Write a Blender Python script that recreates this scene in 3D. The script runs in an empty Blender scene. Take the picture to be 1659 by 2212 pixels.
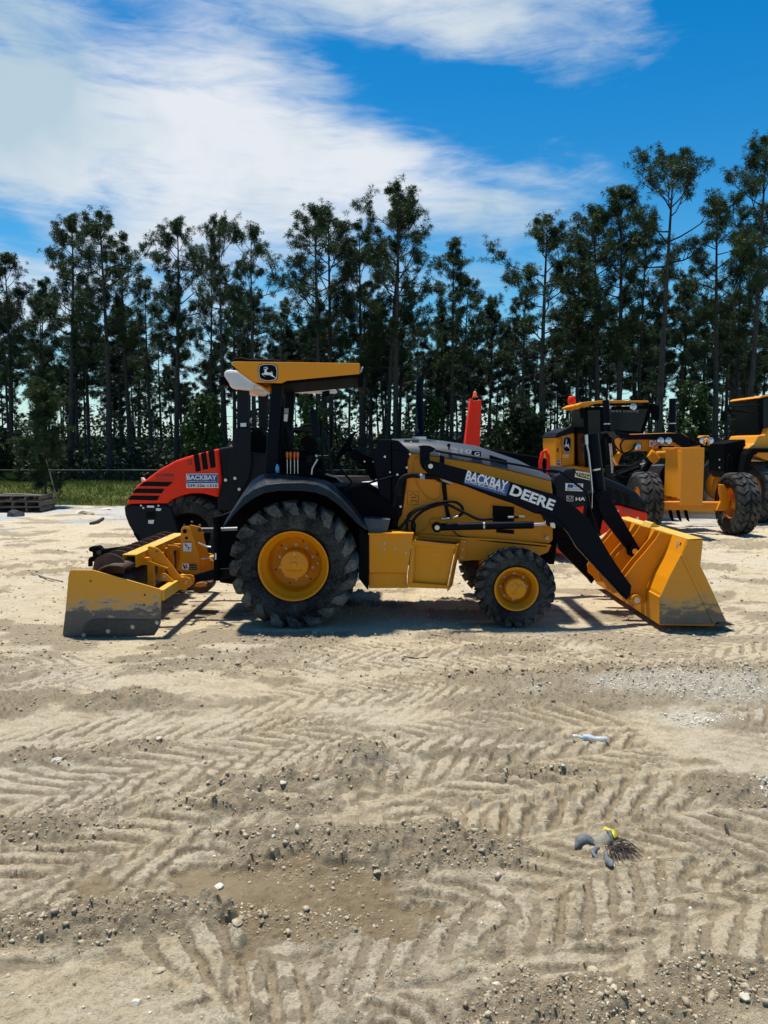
import bpy, bmesh, math, random
import numpy as np
from mathutils import Vector, Matrix, Quaternion
from math import radians, sin, cos, tan, pi, atan, atan2, sqrt

sc = bpy.context.scene
col = sc.collection
R_ = random.Random(7)

# ---------------------------------------------------------------- camera
CAM_H = 2.0
F = 1661.0                      # focal length in photo pixels (photo read at 1659 x 2212)
CX, CY = 829.5, 1106.0
PITCH = radians(4.95)
cd = bpy.data.cameras.new("camera")
cam = bpy.data.objects.new("camera", cd)
col.objects.link(cam)
cam.location = (0, 0, CAM_H)
cam.rotation_euler = (pi / 2 - PITCH, 0, 0)
cd.sensor_fit = 'HORIZONTAL'
cd.sensor_width = 36.0
cd.lens = 36.0 * F / 1659.0
cd.clip_end = 3000
cd.clip_start = 0.05
sc.camera = cam

# ---------------------------------------------------------------- sun, exposure
SUN_EL, SUN_AZ = radians(76), radians(-35)     # azimuth from +Y, positive towards +X
sd = bpy.data.lights.new("sun", 'SUN')
sun = bpy.data.objects.new("sun", sd)
col.objects.link(sun)
sun.location = (0, 0, 30)
_d = Vector((sin(SUN_AZ) * cos(SUN_EL), cos(SUN_AZ) * cos(SUN_EL), sin(SUN_EL)))
sun.rotation_euler = _d.to_track_quat('Z', 'Y').to_euler()
sd.energy = 4.7
sd.angle = radians(3.5)
sd.color = (1.0, 0.95, 0.865)
sc.view_settings.view_transform = 'Standard'
sc.view_settings.look = 'None'
sc.view_settings.exposure = 0.40
sc.view_settings.gamma = 1.0
sc.view_settings.use_curve_mapping = False
try:
    sc.cycles.max_bounces = 6
    sc.cycles.diffuse_bounces = 3
    sc.cycles.transparent_max_bounces = 8
except Exception:
    pass

# ---------------------------------------------------------------- sky
world = bpy.data.worlds.new("World")
sc.world = world
world.use_nodes = True
wt = world.node_tree
wt.nodes.clear()
WN = wt.nodes
def wn(kind, **kw):
    n = WN.new(kind)
    for k, v in kw.items():
        setattr(n, k, v)
    return n
def wl(a, b):
    wt.links.new(a, b)
def wm(op, a, b=None, c=None, clamp=False):
    n = WN.new('ShaderNodeMath'); n.operation = op; n.use_clamp = clamp
    for i, x in enumerate((a, b, c)):
        if x is None:
            continue
        if isinstance(x, (int, float)):
            n.inputs[i].default_value = x
        else:
            wl(x, n.inputs[i])
    return n.outputs[0]
wout = wn('ShaderNodeOutputWorld')
bg = wn('ShaderNodeBackground')
bg.inputs['Strength'].default_value = 0.11
wl(bg.outputs[0], wout.inputs[0])
skyt = wn('ShaderNodeTexSky')
skyt.sky_type = 'NISHITA'
skyt.sun_disc = False
skyt.sun_elevation = SUN_EL
skyt.sun_rotation = SUN_AZ
skyt.air_density = 1.0
skyt.dust_density = 0.35
skyt.ozone_density = 2.5
tc = wn('ShaderNodeTexCoord')
sx = wn('ShaderNodeSeparateXYZ'); wl(tc.outputs['Generated'], sx.inputs[0])
AZ = wm('ARCTAN2', sx.outputs[0], sx.outputs[1])
EL = wm('ARCSINE', sx.outputs[2])
# turbulence that bends the cloud field; stretched along the wind like cirrus
mp = wn('ShaderNodeMapping'); wl(tc.outputs['Generated'], mp.inputs[0])
mp.inputs['Rotation'].default_value = (0.0, radians(14), 0.0)
mp.inputs['Scale'].default_value = (1.6, 1.6, 5.5)
nz = wn('ShaderNodeTexNoise'); wl(mp.outputs[0], nz.inputs['Vector'])
nz.inputs['Scale'].default_value = 3.2; nz.inputs['Detail'].default_value = 7; nz.inputs['Roughness'].default_value = 0.56
nz.inputs['Distortion'].default_value = 0.5
nz2 = wn('ShaderNodeTexNoise'); wl(tc.outputs['Generated'], nz2.inputs['Vector'])
nz2.inputs['Scale'].default_value = 5.0; nz2.inputs['Detail'].default_value = 4; nz2.inputs['Roughness'].default_value = 0.5
nsep = wn('ShaderNodeSeparateColor'); wl(nz2.outputs['Color'], nsep.inputs[0])
mp5 = wn('ShaderNodeMapping'); wl(tc.outputs['Generated'], mp5.inputs[0])
mp5.inputs['Rotation'].default_value = (0.0, radians(-10), radians(8)); mp5.inputs['Scale'].default_value = (2.0, 2.0, 11.0)
nz5 = wn('ShaderNodeTexNoise'); wl(mp5.outputs[0], nz5.inputs['Vector']); nz5.inputs['Scale'].default_value = 5.5; nz5.inputs['Detail'].default_value = 9; nz5.inputs['Roughness'].default_value = 0.62; nz5.inputs['Distortion'].default_value = 1.2
n1 = wm('SUBTRACT', nz.outputs[0], 0.5)
U = wm('ADD', AZ, wm('MULTIPLY', wm('SUBTRACT', nsep.outputs[0], 0.5), 0.16))
V = wm('ADD', EL, wm('MULTIPLY', wm('SUBTRACT', nsep.outputs[1], 0.5), 0.10))
def blob(px, py, sw, sh, rot, amp):
    """one soft cloud (amp > 0) or opening in the cloud (amp < 0), by direction"""
    az = atan((px - CX) / F)
    el = atan((962 - py) / F * cos(az))
    su, sv = sw / F, sh / F
    c, s = cos(radians(rot)), sin(radians(rot))
    du = wm('SUBTRACT', U, az); dv = wm('SUBTRACT', V, el)
    a = wm('DIVIDE', wm('ADD', wm('MULTIPLY', du, c), wm('MULTIPLY', dv, s)), su)
    b = wm('DIVIDE', wm('SUBTRACT', wm('MULTIPLY', dv, c), wm('MULTIPLY', du, s)), sv)
    r = wm('ADD', wm('MULTIPLY', a, a), wm('MULTIPLY', b, b))
    return wm('MULTIPLY', wm('EXPONENT', wm('MULTIPLY', r, -1.0)), amp)
field = None
for bl in [(100, 360, 560, 240, 0, 1.0), (620, 70, 420, 130, 0, 0.75), (1060, 70, 330, 95, 0, 0.70), (285, 190, 90, 190, -12, -0.40),
           (560, 400, 420, 125, -14, 0.85), (930, 440, 330, 70, -16, 0.7), (1180, 405, 130, 26, -5, 0.42),
           (-150, 100, 300, 250, 0, 0.8), (0, 500, 110, 45, -20, -1.0), (900, 222, 330, 48, -9, -0.75),
           (1330, 330, 330, 60, -20, -0.35), (1560, 250, 160, 500, 0, -0.6),
           (60, 640, 190, 90, 0, 0.7), (430, 800, 260, 110, 0, 0.6), (1560, 640, 220, 80, 0, 0.6),
           (1180, 760, 160, 50, 0, 0.4), (1640, 212, 90, 20, 12, 0.5), (1330, 30, 110, 120, 40, 0.25)]:
    b_ = blob(*bl)
    field = b_ if field is None else wm('ADD', field, b_)
# the rest of the sky: broken thin cloud of the same kind
aaz = wm('ABSOLUTE', AZ)
away = wm('MULTIPLY', wm('SUBTRACT', aaz, 0.5), 3.0, clamp=True)
up = wm('MULTIPLY', wm('SUBTRACT', EL, 0.5), 4.0, clamp=True)
outside = wm('MAXIMUM', away, up)
nz3 = wn('ShaderNodeTexNoise'); wl(tc.outputs['Generated'], nz3.inputs['Vector'])
nz3.inputs['Scale'].default_value = 1.7; nz3.inputs['Detail'].default_value = 3
gen = wm('MULTIPLY', wm('SUBTRACT', nz3.outputs[0], 0.53), 4.0)
field = wm('ADD', field, wm('MULTIPLY', outside, gen))
field = wm('ADD', field, wm('MULTIPLY', n1, 2.4))
field = wm('ADD', field, wm('MULTIPLY', wm('SUBTRACT', nz5.outputs[0], 0.5), 1.0))
dens = wn('ShaderNodeMapRange'); dens.interpolation_type = 'SMOOTHSTEP'
wl(field, dens.inputs[0]); dens.inputs[1].default_value = 0.02; dens.inputs[2].default_value = 1.5
dens.inputs[3].default_value = 0.0; dens.inputs[4].default_value = 0.97
# clear-sky colour: the Nishita sky, deepened as through the clean air of the photograph
gm = wn('ShaderNodeGamma'); wl(skyt.outputs[0], gm.inputs[0]); gm.inputs[1].default_value = 1.0
hs = wn('ShaderNodeHueSaturation'); hs.inputs['Saturation'].default_value = 1.5; hs.inputs['Value'].default_value = 0.97
wl(gm.outputs[0], hs.inputs['Color'])
tint = wn('ShaderNodeMixRGB', blend_type='MULTIPLY'); tint.inputs[0].default_value = 1.0
wl(hs.outputs[0], tint.inputs[1]); tint.inputs[2].default_value = (0.62, 0.99, 0.93, 1)
# cloud colour: white with blue-grey thin parts
nz4 = wn('ShaderNodeTexNoise'); wl(tc.outputs['Generated'], nz4.inputs['Vector'])
nz4.inputs['Scale'].default_value = 4.0; nz4.inputs['Detail'].default_value = 5
cr = wn('ShaderNodeValToRGB')
cr.color_ramp.elements[0].position = 0.41; cr.color_ramp.elements[0].color = (3.4, 4.35, 5.0, 1)
cr.color_ramp.elements[1].position = 0.60; cr.color_ramp.elements[1].color = (5.6, 5.85, 6.15, 1)
wl(nz4.outputs[0], cr.inputs[0])
mixs = wn('ShaderNodeMixRGB'); wl(dens.outputs[0], mixs.inputs[0]); wl(tint.outputs[0], mixs.inputs[1]); wl(cr.outputs[0], mixs.inputs[2])
# bright milky air low over the horizon
hz = wm('EXPONENT', wm('DIVIDE', wm('MULTIPLY', wm('MAXIMUM', EL, 0.0), -1.0), 0.075))
hzf = wm('MULTIPLY', hz, 0.85)
mixh = wn('ShaderNodeMixRGB'); wl(hzf, mixh.inputs[0]); wl(mixs.outputs[0], mixh.inputs[1]); mixh.inputs[2].default_value = (5.1, 5.6, 6.0, 1)
wl(mixh.outputs[0], bg.inputs[0])

# ---------------------------------------------------------------- measuring helpers
_up = Vector((0, sin(PITCH), cos(PITCH))); _fw = Vector((0, cos(PITCH), -sin(PITCH)))
def P(px, py, Y):
    """the point at depth Y that the photo shows at (px, py)"""
    v = (CY - py) / F; u = (px - CX) / F
    d = Vector((u, _fw.y + _up.y * v, _fw.z + _up.z * v))
    return Vector((d.x / d.y * Y, Y, CAM_H + d.z / d.y * Y))
def Gd(px, py, z=0.0):
    """point of the level ground (or level z) seen at (px, py)"""
    v = (CY - py) / F; u = (px - CX) / F
    d = Vector((u, _fw.y + _up.y * v, _fw.z + _up.z * v))
    t = (z - CAM_H) / d.z
    return Vector((d.x * t, d.y * t, z))
ZV = {0: (0, 0, 1.0), 1: (119.5, 1061.8, .24), 2: (451.2, 743.2, .24), 3: (451.2, 1021.9, .24),
      4: (783.0, 915.8, .28), 5: (1161.3, 915.8, .26), 6: (1154.7, 836.1, .304), 7: (252.2, 929.0, .168),
      8: (0, 895.9, .184), 9: (730.0, 915.8, .12), 10: (185.8, 1101.6, .16), 11: (584.0, 895.9, .128),
      12: (995.4, 1008.7, .144), 13: (554.1, 779.7, .032)}
def Z(k, x, y, Y):
    a, b, s = ZV[k]
    return P(a + s * x, b + s * y, Y)
def ZL(k, pts, Y):
    return [Z(k, x, y, Y) for x, y in pts]

# ---------------------------------------------------------------- mesh helpers
ORG = {}
class G:
    def __init__(s):
        s.v = []; s.f = []; s.sm = []
    def add(s, vs, fs, smooth=False):
        o = len(s.v)
        s.v += [Vector(p) for p in vs]
        for f in fs:
            s.f.append(tuple(i + o for i in f)); s.sm.append(smooth)
        return s
    def box(s, x0, x1, y0, y1, z0, z1):
        v = [(x, y, z) for z in (z0, z1) for y in (y0, y1) for x in (x0, x1)]
        return s.add(v, [(0, 2, 3, 1), (4, 5, 7, 6), (0, 1, 5, 4), (2, 6, 7, 3), (0, 4, 6, 2), (1, 3, 7, 5)])
    def beam(s, p0, p1, w, h, up=(0, 0, 1)):
        """square bar from p0 to p1; w across, h along up"""
        p0, p1 = Vector(p0), Vector(p1); d = (p1 - p0).normalized()
        a = d.cross(Vector(up)).normalized() * (w / 2); b = a.cross(d).normalized() * (h / 2)
        v = [q + i * a + j * b for q in (p0, p1) for i, j in ((-1, -1), (1, -1), (1, 1), (-1, 1))]
        return s.add(v, [(0, 3, 2, 1), (4, 5, 6, 7), (0, 1, 5, 4), (1, 2, 6, 5), (2, 3, 7, 6), (3, 0, 4, 7)])
    def plate(s, pts, dy):
        """outline pts (at their own depth) pushed back by dy along Y"""
        n = len(pts); v = list(pts) + [Vector((p[0], p[1] + dy, p[2])) for p in pts]
        ar = sum(pts[i][0] * pts[(i + 1) % n][2] - pts[(i + 1) % n][0] * pts[i][2] for i in range(n))
        fs = [tuple(range(n)), tuple(range(2 * n - 1, n - 1, -1))]
        fs += [(i, i + n, (i + 1) % n + n, (i + 1) % n) for i in range(n)]
        if ar < 0:
            fs = [tuple(reversed(f)) for f in fs]
        return s.add(v, fs)
    def cyl(s, p0, p1, r0, r1=None, n=14, cap=True, smooth=True):
        p0, p1 = Vector(p0), Vector(p1); r1 = r0 if r1 is None else r1
        d = (p1 - p0).normalized()
        a = d.orthogonal().normalized(); b = d.cross(a)
        ring = [(cos(2 * pi * i / n), sin(2 * pi * i / n)) for i in range(n)]
        v = [p0 + (a * c + b * t) * r0 for c, t in ring] + [p1 + (a * c + b * t) * r1 for c, t in ring]
        s.add(v, [(i, (i + 1) % n, (i + 1) % n + n, i + n) for i in range(n)], smooth)
        if cap:
            s.add(v[:n], [tuple(range(n - 1, -1, -1))]); s.add(v[n:], [tuple(range(n))])
        return s
    def tube(s, path, r, n=8, cap=True, flat=1.0):
        path = [Vector(p) for p in path]; m = len(path)
        T = []
        for i in range(m):
            T.append((path[min(i + 1, m - 1)] - path[max(i - 1, 0)]).normalized())
        a = T[0].orthogonal().normalized(); v = []
        for i in range(m):
            a = (a - T[i] * a.dot(T[i])).normalized(); b = T[i].cross(a)
            rr = r[i] if isinstance(r, (list, tuple)) else r
            v += [path[i] + (a * cos(2 * pi * k / n) + b * sin(2 * pi * k / n) * flat) * rr for k in range(n)]
        fs = [(i * n + k, i * n + (k + 1) % n, (i + 1) * n + (k + 1) % n, (i + 1) * n + k) for i in range(m - 1) for k in range(n)]
        s.add(v, fs, True)
        if cap:
            s.add(v[:n], [tuple(range(n - 1, -1, -1))]); s.add(v[-n:], [tuple(range(n))])
        return s
    def lathe(s, prof, c, n=48, axis=1, smooth=True, sharp=()):
        """prof: list of (radius, offset along axis); axis 1 = Y, 2 = Z"""
        c = Vector(c); v = []
        for r, a in prof:
            for i in range(n):
                t = 2 * pi * i / n
                if axis == 1: v.append(c + Vector((r * cos(t), a, r * sin(t))))
                elif axis == 2: v.append(c + Vector((r * cos(t), r * sin(t), a)))
                else: v.append(c + Vector((a, r * cos(t), r * sin(t))))
        fs = [(j * n + i, j * n + (i + 1) % n, (j + 1) * n + (i + 1) % n, (j + 1) * n + i) for j in range(len(prof) - 1) for i in range(n)]
        return s.add(v, fs, smooth)
    def loft(s, rows, smooth=True, close=False):
        m = len(rows[0]); v = [p for r in rows for p in r]
        fs = [(j * m + i, j * m + i + 1, (j + 1) * m + i + 1, (j + 1) * m + i) for j in range(len(rows) - 1) for i in range(m - 1)]
        if close:
            fs += [(j * m + m - 1, j * m, (j + 1) * m, (j + 1) * m + m - 1) for j in range(len(rows) - 1)]
        return s.add(v, fs, smooth)
    def xf(s, M):
        s.v = [M @ v for v in s.v]; return s

def mesh_of(name, g, mats, fix=True):
    me = bpy.data.meshes.new(name)
    me.from_pydata([tuple(v) for v in g.v], [], g.f)
    me.polygons.foreach_set('use_smooth', g.sm)
    for m in (mats if isinstance(mats, (list, tuple)) else [mats]):
        me.materials.append(m)
    if fix:
        bm = bmesh.new(); bm.from_mesh(me); bmesh.ops.recalc_face_normals(bm, faces=bm.faces[:]); bm.to_mesh(me); bm.free()
    me.update()
    return me
def put(name, g, mat, parent=None, bevel=0.0, solid=0.0, label=None, kind=None, fix=True):
    o = bpy.data.objects.new(name, None) if g is None else None
    if g is not None:
        if parent is not None:
            og = ORG[parent.name]
            if og.length > 0:
                g.v = [v - og for v in g.v]
        o = bpy.data.objects.new(name, mesh_of(name, g, mat, fix))
    col.objects.link(o)
    if parent is not None:
        o.parent = parent; ORG[o.name] = ORG[parent.name]
    else:
        ORG[o.name] = Vector((0, 0, 0))
    if solid:
        m = o.modifiers.new('solidify', 'SOLIDIFY'); m.thickness = solid; m.offset = 0
    if bevel:
        m = o.modifiers.new('bevel', 'BEVEL'); m.width = bevel; m.segments = 2; m.limit_method = 'ANGLE'; m.angle_limit = radians(35)
        m.harden_normals = False
    if label: o['label'] = label
    if kind: o['kind'] = kind
    return o
def thing(name, label, cat, loc=(0, 0, 0), group=None, rz=0.0, local=False):
    """an Empty at the thing's base; local=True: parts are written in the thing's own metres"""
    o = bpy.data.objects.new(name, None); col.objects.link(o)
    o.empty_display_size = 0.2
    o.location = loc; o.rotation_euler = (0, 0, rz)
    ORG[o.name] = Vector((0, 0, 0)) if local else Vector(loc)
    o['label'] = label; o['category'] = cat
    if group: o['group'] = group
    return o
def tag(o, label, cat, group=None):
    o['label'] = label; o['category'] = cat
    if group: o['group'] = group
    return o
def inst(src, parent, loc, rot=(0, 0, 0), name=None, scale=1.0):
    """another copy of a small piece that shares its mesh"""
    o = bpy.data.objects.new(name or src.name.split('.')[0], src)
    col.objects.link(o); o.parent = parent
    o.location = Vector(loc) - ORG[parent.name]; o.rotation_euler = rot; o.scale = (scale,) * 3
    ORG[o.name] = ORG[parent.name]
    return o
def copy_tree(o, parent=None):
    c = o.copy(); col.objects.link(c); c.parent = parent
    for ch in [x for x in KIDS.get(o.name, [])]:
        copy_tree(ch, c)
    return c
KIDS = {}

_txt_n = [0]
def text(s, parent, mat, p0, width, height=None, rot=0.0, bold=0.0, thick=0.0015, rz=0.0, shear=0.0, name='lettering', center=False, serif=False):
    """flat print facing -Y: left end of the base line at p0, fitted to width (and height), turned by rot in its plane"""
    cu = bpy.data.curves.new('lettering', 'FONT'); cu.body = s; cu.size = 1.0; cu.offset = bold; cu.extrude = 0.0
    cu.resolution_u = 3; cu.shear = shear
    to = bpy.data.objects.new('tmp', cu); me = bpy.data.meshes.new_from_object(to)
    bpy.data.objects.remove(to); bpy.data.curves.remove(cu)
    n = len(me.vertices); a = np.empty(n * 3, dtype=np.float32); me.vertices.foreach_get('co', a); a = a.reshape(-1, 3)
    x0, x1 = a[:, 0].min(), a[:, 0].max(); y0, y1 = a[:, 1].min(), a[:, 1].max()
    k = width / (x1 - x0); ky = (height / (y1 - y0)) if height else k
    X = (a[:, 0] - x0) * k; Yv = (a[:, 1] - y0) * ky
    if center: X -= width / 2
    c, t = cos(rot), sin(rot)
    lx = X * c - Yv * t; lz = X * t + Yv * c
    c2, s2 = cos(rz), sin(rz)
    b = np.stack([lx * c2, lx * s2, lz], 1) + np.array(Vector(p0) - ORG[parent.name])
    me.vertices.foreach_set('co', b.astype(np.float32).ravel())
    me.materials.clear(); me.materials.append(mat); me.update(); me.name = name
    o = bpy.data.objects.new(name, me); col.objects.link(o); o.parent = parent; ORG[o.name] = ORG[parent.name]
    return o
# ---------------------------------------------------------------- materials
def base_mat(name):
    m = bpy.data.materials.new(name); m.use_nodes = True
    t = m.node_tree; b = t.nodes['Principled BSDF']
    return m, t, b
def N(t, kind, **kw):
    n = t.nodes.new(kind)
    for k, v in kw.items(): setattr(n, k, v)
    return n
def noise(t, scale, detail=4, rough=0.55, vec=None, dist=0.0):
    n = N(t, 'ShaderNodeTexNoise'); n.inputs['Scale'].default_value = scale; n.inputs['Detail'].default_value = detail
    n.inputs['Roughness'].default_value = rough; n.inputs['Distortion'].default_value = dist
    if vec is not None: t.links.new(vec, n.inputs['Vector'])
    return n.outputs[0]
def ramp(t, fac, stops):
    r = N(t, 'ShaderNodeValToRGB'); cr_ = r.color_ramp
    cr_.elements[0].position = stops[0][0]; cr_.elements[0].color = tuple(stops[0][1]) + (1,)
    cr_.elements[1].position = stops[-1][0]; cr_.elements[1].color = tuple(stops[-1][1]) + (1,)
    for p, c in stops[1:-1]:
        e = cr_.elements.new(p); e.color = tuple(c) + (1,)
    t.links.new(fac, r.inputs[0]); return r.outputs[0]
def mixc(t, fac, a, b, mode='MIX'):
    m = N(t, 'ShaderNodeMixRGB', blend_type=mode)
    for i, x in ((0, fac), (1, a), (2, b)):
        if isinstance(x, (int, float)): m.inputs[i].default_value = x
        elif isinstance(x, (tuple, list)): m.inputs[i].default_value = tuple(x) + (1,)
        else: t.links.new(x, m.inputs[i])
    return m.outputs[0]
def bump(t, b, h, strength=0.3, dist=0.01):
    n = N(t, 'ShaderNodeBump'); n.inputs['Strength'].default_value = strength; n.inputs['Distance'].default_value = dist
    t.links.new(h, n.inputs['Height']); t.links.new(n.outputs[0], b.inputs['Normal'])
def objvec(t):
    return N(t, 'ShaderNodeTexCoord').outputs['Object']
def geopos(t):
    return N(t, 'ShaderNodeNewGeometry').outputs['Position']
def paint(name, c, rough=0.4, dust=0.25, dust_c=(0.42, 0.36, 0.27), metal=0.0, spec=0.5, scale=6.0, coat=0.0):
    """machine paint with faint mottling, dust film and small scratches"""
    m, t, b = base_mat(name)
    v = geopos(t)
    n1_ = noise(t, scale, 6, 0.6, v); n2_ = noise(t, scale * 9, 4, 0.7, v)
    c2 = tuple(x * 0.86 for x in c)
    cc = mixc(t, n1_, c, c2)
    d = ramp(t, mixc(t, 0.35, n1_, n2_), [(0.50, (0, 0, 0)), (0.78, (dust,) * 3)])
    cc = mixc(t, d, cc, dust_c)
    t.links.new(cc, b.inputs['Base Color'])
    rr = ramp(t, n2_, [(0.3, (rough,) * 3), (0.75, (min(1, rough + 0.22),) * 3)])
    t.links.new(rr, b.inputs['Roughness'])
    b.inputs['Metallic'].default_value = metal
    b.inputs['Specular IOR Level'].default_value = spec
    b.inputs['Coat Weight'].default_value = coat
    b.inputs['Coat Roughness'].default_value = 0.12
    bump(t, b, n2_, 0.05, 0.004)
    return m
def worn_paint(name, c, z0, z1, low=(0.035, 0.04, 0.045), mid=(0.40, 0.33, 0.22)):
    """blade and bucket plate: paint on top, sand film, then bare scraped steel towards the working edge"""
    m, t, b = base_mat(name)
    v = geopos(t)
    s = N(t, 'ShaderNodeSeparateXYZ'); t.links.new(v, s.inputs[0])
    mpn = N(t, 'ShaderNodeMapping'); t.links.new(v, mpn.inputs[0]); mpn.inputs['Scale'].default_value = (4, 4, 9)
    nn = noise(t, 1.6, 7, 0.65, mpn.outputs[0], 0.4)
    fine = noise(t, 60, 3, 0.6, v)
    mm = N(t, 'ShaderNodeMath', operation='MULTIPLY_ADD'); t.links.new(nn, mm.inputs[0]); mm.inputs[1].default_value = 0.62; t.links.new(s.outputs[2], mm.inputs[2])
    mr = N(t, 'ShaderNodeMapRange'); t.links.new(mm.outputs[0], mr.inputs[0]); mr.inputs[1].default_value = z0 + .31; mr.inputs[2].default_value = z1 + .31
    cc = ramp(t, mr.outputs[0], [(0.0, low), (0.28, tuple(x * 1.9 for x in low)), (0.42, mid), (0.62, tuple(x * .75 + y * .25 for x, y in zip(c, mid))), (1.0, c)])
    cc = mixc(t, ramp(t, fine, [(0.35, (0.0,) * 3), (0.8, (0.35,) * 3)]), cc, tuple(x * 0.6 for x in c))
    cc2 = ramp(t, mr.outputs[0], [(0.0, (1, 1, 1)), (0.35, (0.3,) * 3), (0.6, (0,) * 3)])
    cc = mixc(t, mixc(t, 1.0, cc2, fine, 'MULTIPLY'), cc, (0.10, 0.10, 0.10))
    t.links.new(cc, b.inputs['Base Color']); b.inputs['Roughness'].default_value = 0.48
    bump(t, b, fine, 0.15, 0.003)
    return m
def rubber(name, c=(0.008, 0.0095, 0.0105), dusty=(0.13, 0.14, 0.14), amt=0.55):
    m, t, b = base_mat(name)
    v = geopos(t)
    a = noise(t, 3.5, 8, 0.66, v, 0.5); f2 = noise(t, 34, 5, 0.7, v)
    d = ramp(t, mixc(t, 0.4, a, f2), [(0.40, (0, 0, 0)), (0.70, (amt,) * 3)])
    t.links.new(mixc(t, d, c, dusty), b.inputs['Base Color'])
    b.inputs['Roughness'].default_value = 0.72; b.inputs['Specular IOR Level'].default_value = 0.08
    bump(t, b, f2, 0.35, 0.006)
    return m
def simple(name, c, rough=0.5, metal=0.0, spec=0.5, bumpy=0.0, bs=20, var=0.25):
    m, t, b = base_mat(name)
    v = geopos(t); n_ = noise(t, bs, 5, 0.6, v)
    t.links.new(mixc(t, ramp(t, n_, [(0.3, (0,) * 3), (0.75, (1,) * 3)]), c, tuple(x * (1 - var) for x in c)), b.inputs['Base Color'])
    b.inputs['Roughness'].default_value = rough; b.inputs['Metallic'].default_value = metal
    b.inputs['Specular IOR Level'].default_value = spec
    if bumpy: bump(t, b, n_, bumpy, 0.01)
    return m
YEL = (0.74, 0.265, 0.001)
M = {}
M['yellow'] = paint('yellow_paint', YEL, 0.36, 0.08, (0.50, 0.36, 0.16), spec=0.35)
M['yellow_dusty'] = paint('dusty_yellow_paint', (0.70, 0.27, 0.003), 0.5, 0.32, (0.55, 0.42, 0.20), spec=0.3)
M['yellow_grader'] = paint('grader_yellow_paint', (0.78, 0.27, 0.003), 0.35, 0.06, (0.5, 0.4, 0.25), spec=0.35)
M['yellow_loader'] = paint('loader_yellow_paint', (0.78, 0.30, 0.004), 0.4, 0.06, (0.5, 0.4, 0.25))
M['blade'] = worn_paint('worn_blade_paint', (0.70, 0.30, 0.004), 0.16, 0.52)
M['blade_top'] = paint('sandy_blade_paint', (0.62, 0.37, 0.03), 0.5, 0.85, (0.60, 0.50, 0.34), scale=3)
M['bucket'] = worn_paint('worn_bucket_paint', (0.70, 0.27, 0.003), 0.05, 0.62, (0.06, 0.058, 0.052), (0.46, 0.30, 0.10))
M['black'] = paint('black_paint', (0.003, 0.005, 0.010), 0.33, 0.03, (0.04, 0.04, 0.04), spec=0.07)
M['black_matte'] = paint('matte_black_paint', (0.0035, 0.004, 0.005), 0.6, 0.04, (0.05, 0.05, 0.045), spec=0.06)
M['charcoal'] = paint('charcoal_plastic', (0.009, 0.012, 0.017), 0.42, 0.04, (0.09, 0.09, 0.09), spec=0.14)
M['fender'] = paint('scuffed_fender_plastic', (0.012, 0.017, 0.021), 0.40, 0.42, (0.10, 0.12, 0.13), spec=0.22, scale=4)
M['hood_grey'] = paint('hood_grey_paint', (0.045, 0.050, 0.058), 0.36, 0.10, (0.2, 0.2, 0.19), spec=0.45, coat=0.12)
M['red'] = paint('orange_red_paint', (0.92, 0.028, 0.003), 0.32, 0.02, (0.6, 0.15, 0.06), spec=0.25)
M['orange'] = simple('orange_plastic', (0.80, 0.14, 0.01), 0.35)
M['rubber'] = rubber('tyre_rubber')
M['lug'] = rubber('dusty_lug_rubber', (0.020, 0.022, 0.023), (0.22, 0.225, 0.21), 0.9)
M['carcass'] = rubber('dark_sidewall_rubber', (0.007, 0.008, 0.009), (0.13, 0.14, 0.135), 0.6)
M['rubber_grey'] = rubber('dusty_tyre_rubber', (0.018, 0.019, 0.020), (0.20, 0.195, 0.18), 0.65)
M['rubber_sand'] = rubber('sandy_tyre_rubber', (0.022, 0.022, 0.021), (0.15, 0.14, 0.115), 0.8)
M['rubber_black'] = rubber('hose_rubber', (0.008, 0.009, 0.010), (0.05, 0.05, 0.05), 0.25)
M['steel'] = simple('bright_steel', (0.55, 0.55, 0.54), 0.3, 0.9)
M['bolt'] = simple('dull_bolt_steel', (0.45, 0.43, 0.38), 0.45, 0.6)
M['dark_steel'] = simple('dark_steel', (0.06, 0.06, 0.058), 0.5, 0.5, bumpy=0.2)
M['rust'] = simple('rusty_steel', (0.115, 0.055, 0.036), 0.75, 0.1, bumpy=0.3, bs=14, var=0.5)
M['wear'] = simple('scraped_wear_plate', (0.045, 0.052, 0.058), 0.42, 0.4, bumpy=0.1, bs=30, var=0.5)
M['white'] = paint('white_plastic', (0.72, 0.69, 0.63), 0.45, 0.12, (0.5, 0.45, 0.36))
M['decal_white'] = simple('white_print', (0.78, 0.78, 0.78), 0.4, var=0.05)
M['decal_black'] = simple('black_print', (0.003, 0.003, 0.003), 0.5, spec=0.08, var=0.05)
M['decal_blue'] = simple('blue_print', (0.010, 0.060, 0.24), 0.35, var=0.1)
M['decal_red'] = simple('red_print', (0.45, 0.03, 0.015), 0.4, var=0.1)
M['decal_yellow'] = simple('pale_yellow_print', (0.75, 0.72, 0.42), 0.4, var=0.05)
M['decal_dark_red'] = simple('dark_line_print', (0.10, 0.02, 0.01), 0.5, var=0.1)
M['decal_grey'] = simple('grey_print', (0.30, 0.30, 0.32), 0.4, var=0.05)
M['glass_dark'] = simple('dark_cab_glass', (0.003, 0.004, 0.0045), 0.22, 0.0, 0.25)
M['mesh_black'] = simple('black_grille_mesh', (0.004, 0.004, 0.004), 0.6, 0.0, spec=0.15, bumpy=0.8, bs=160, var=0.8)
M['lamp_glass'] = simple('lamp_glass', (0.62, 0.64, 0.66), 0.12, 0.6)
M['grey_box'] = paint('blue_grey_paint', (0.05, 0.065, 0.085), 0.45, 0.3, (0.3, 0.3, 0.3))
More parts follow.
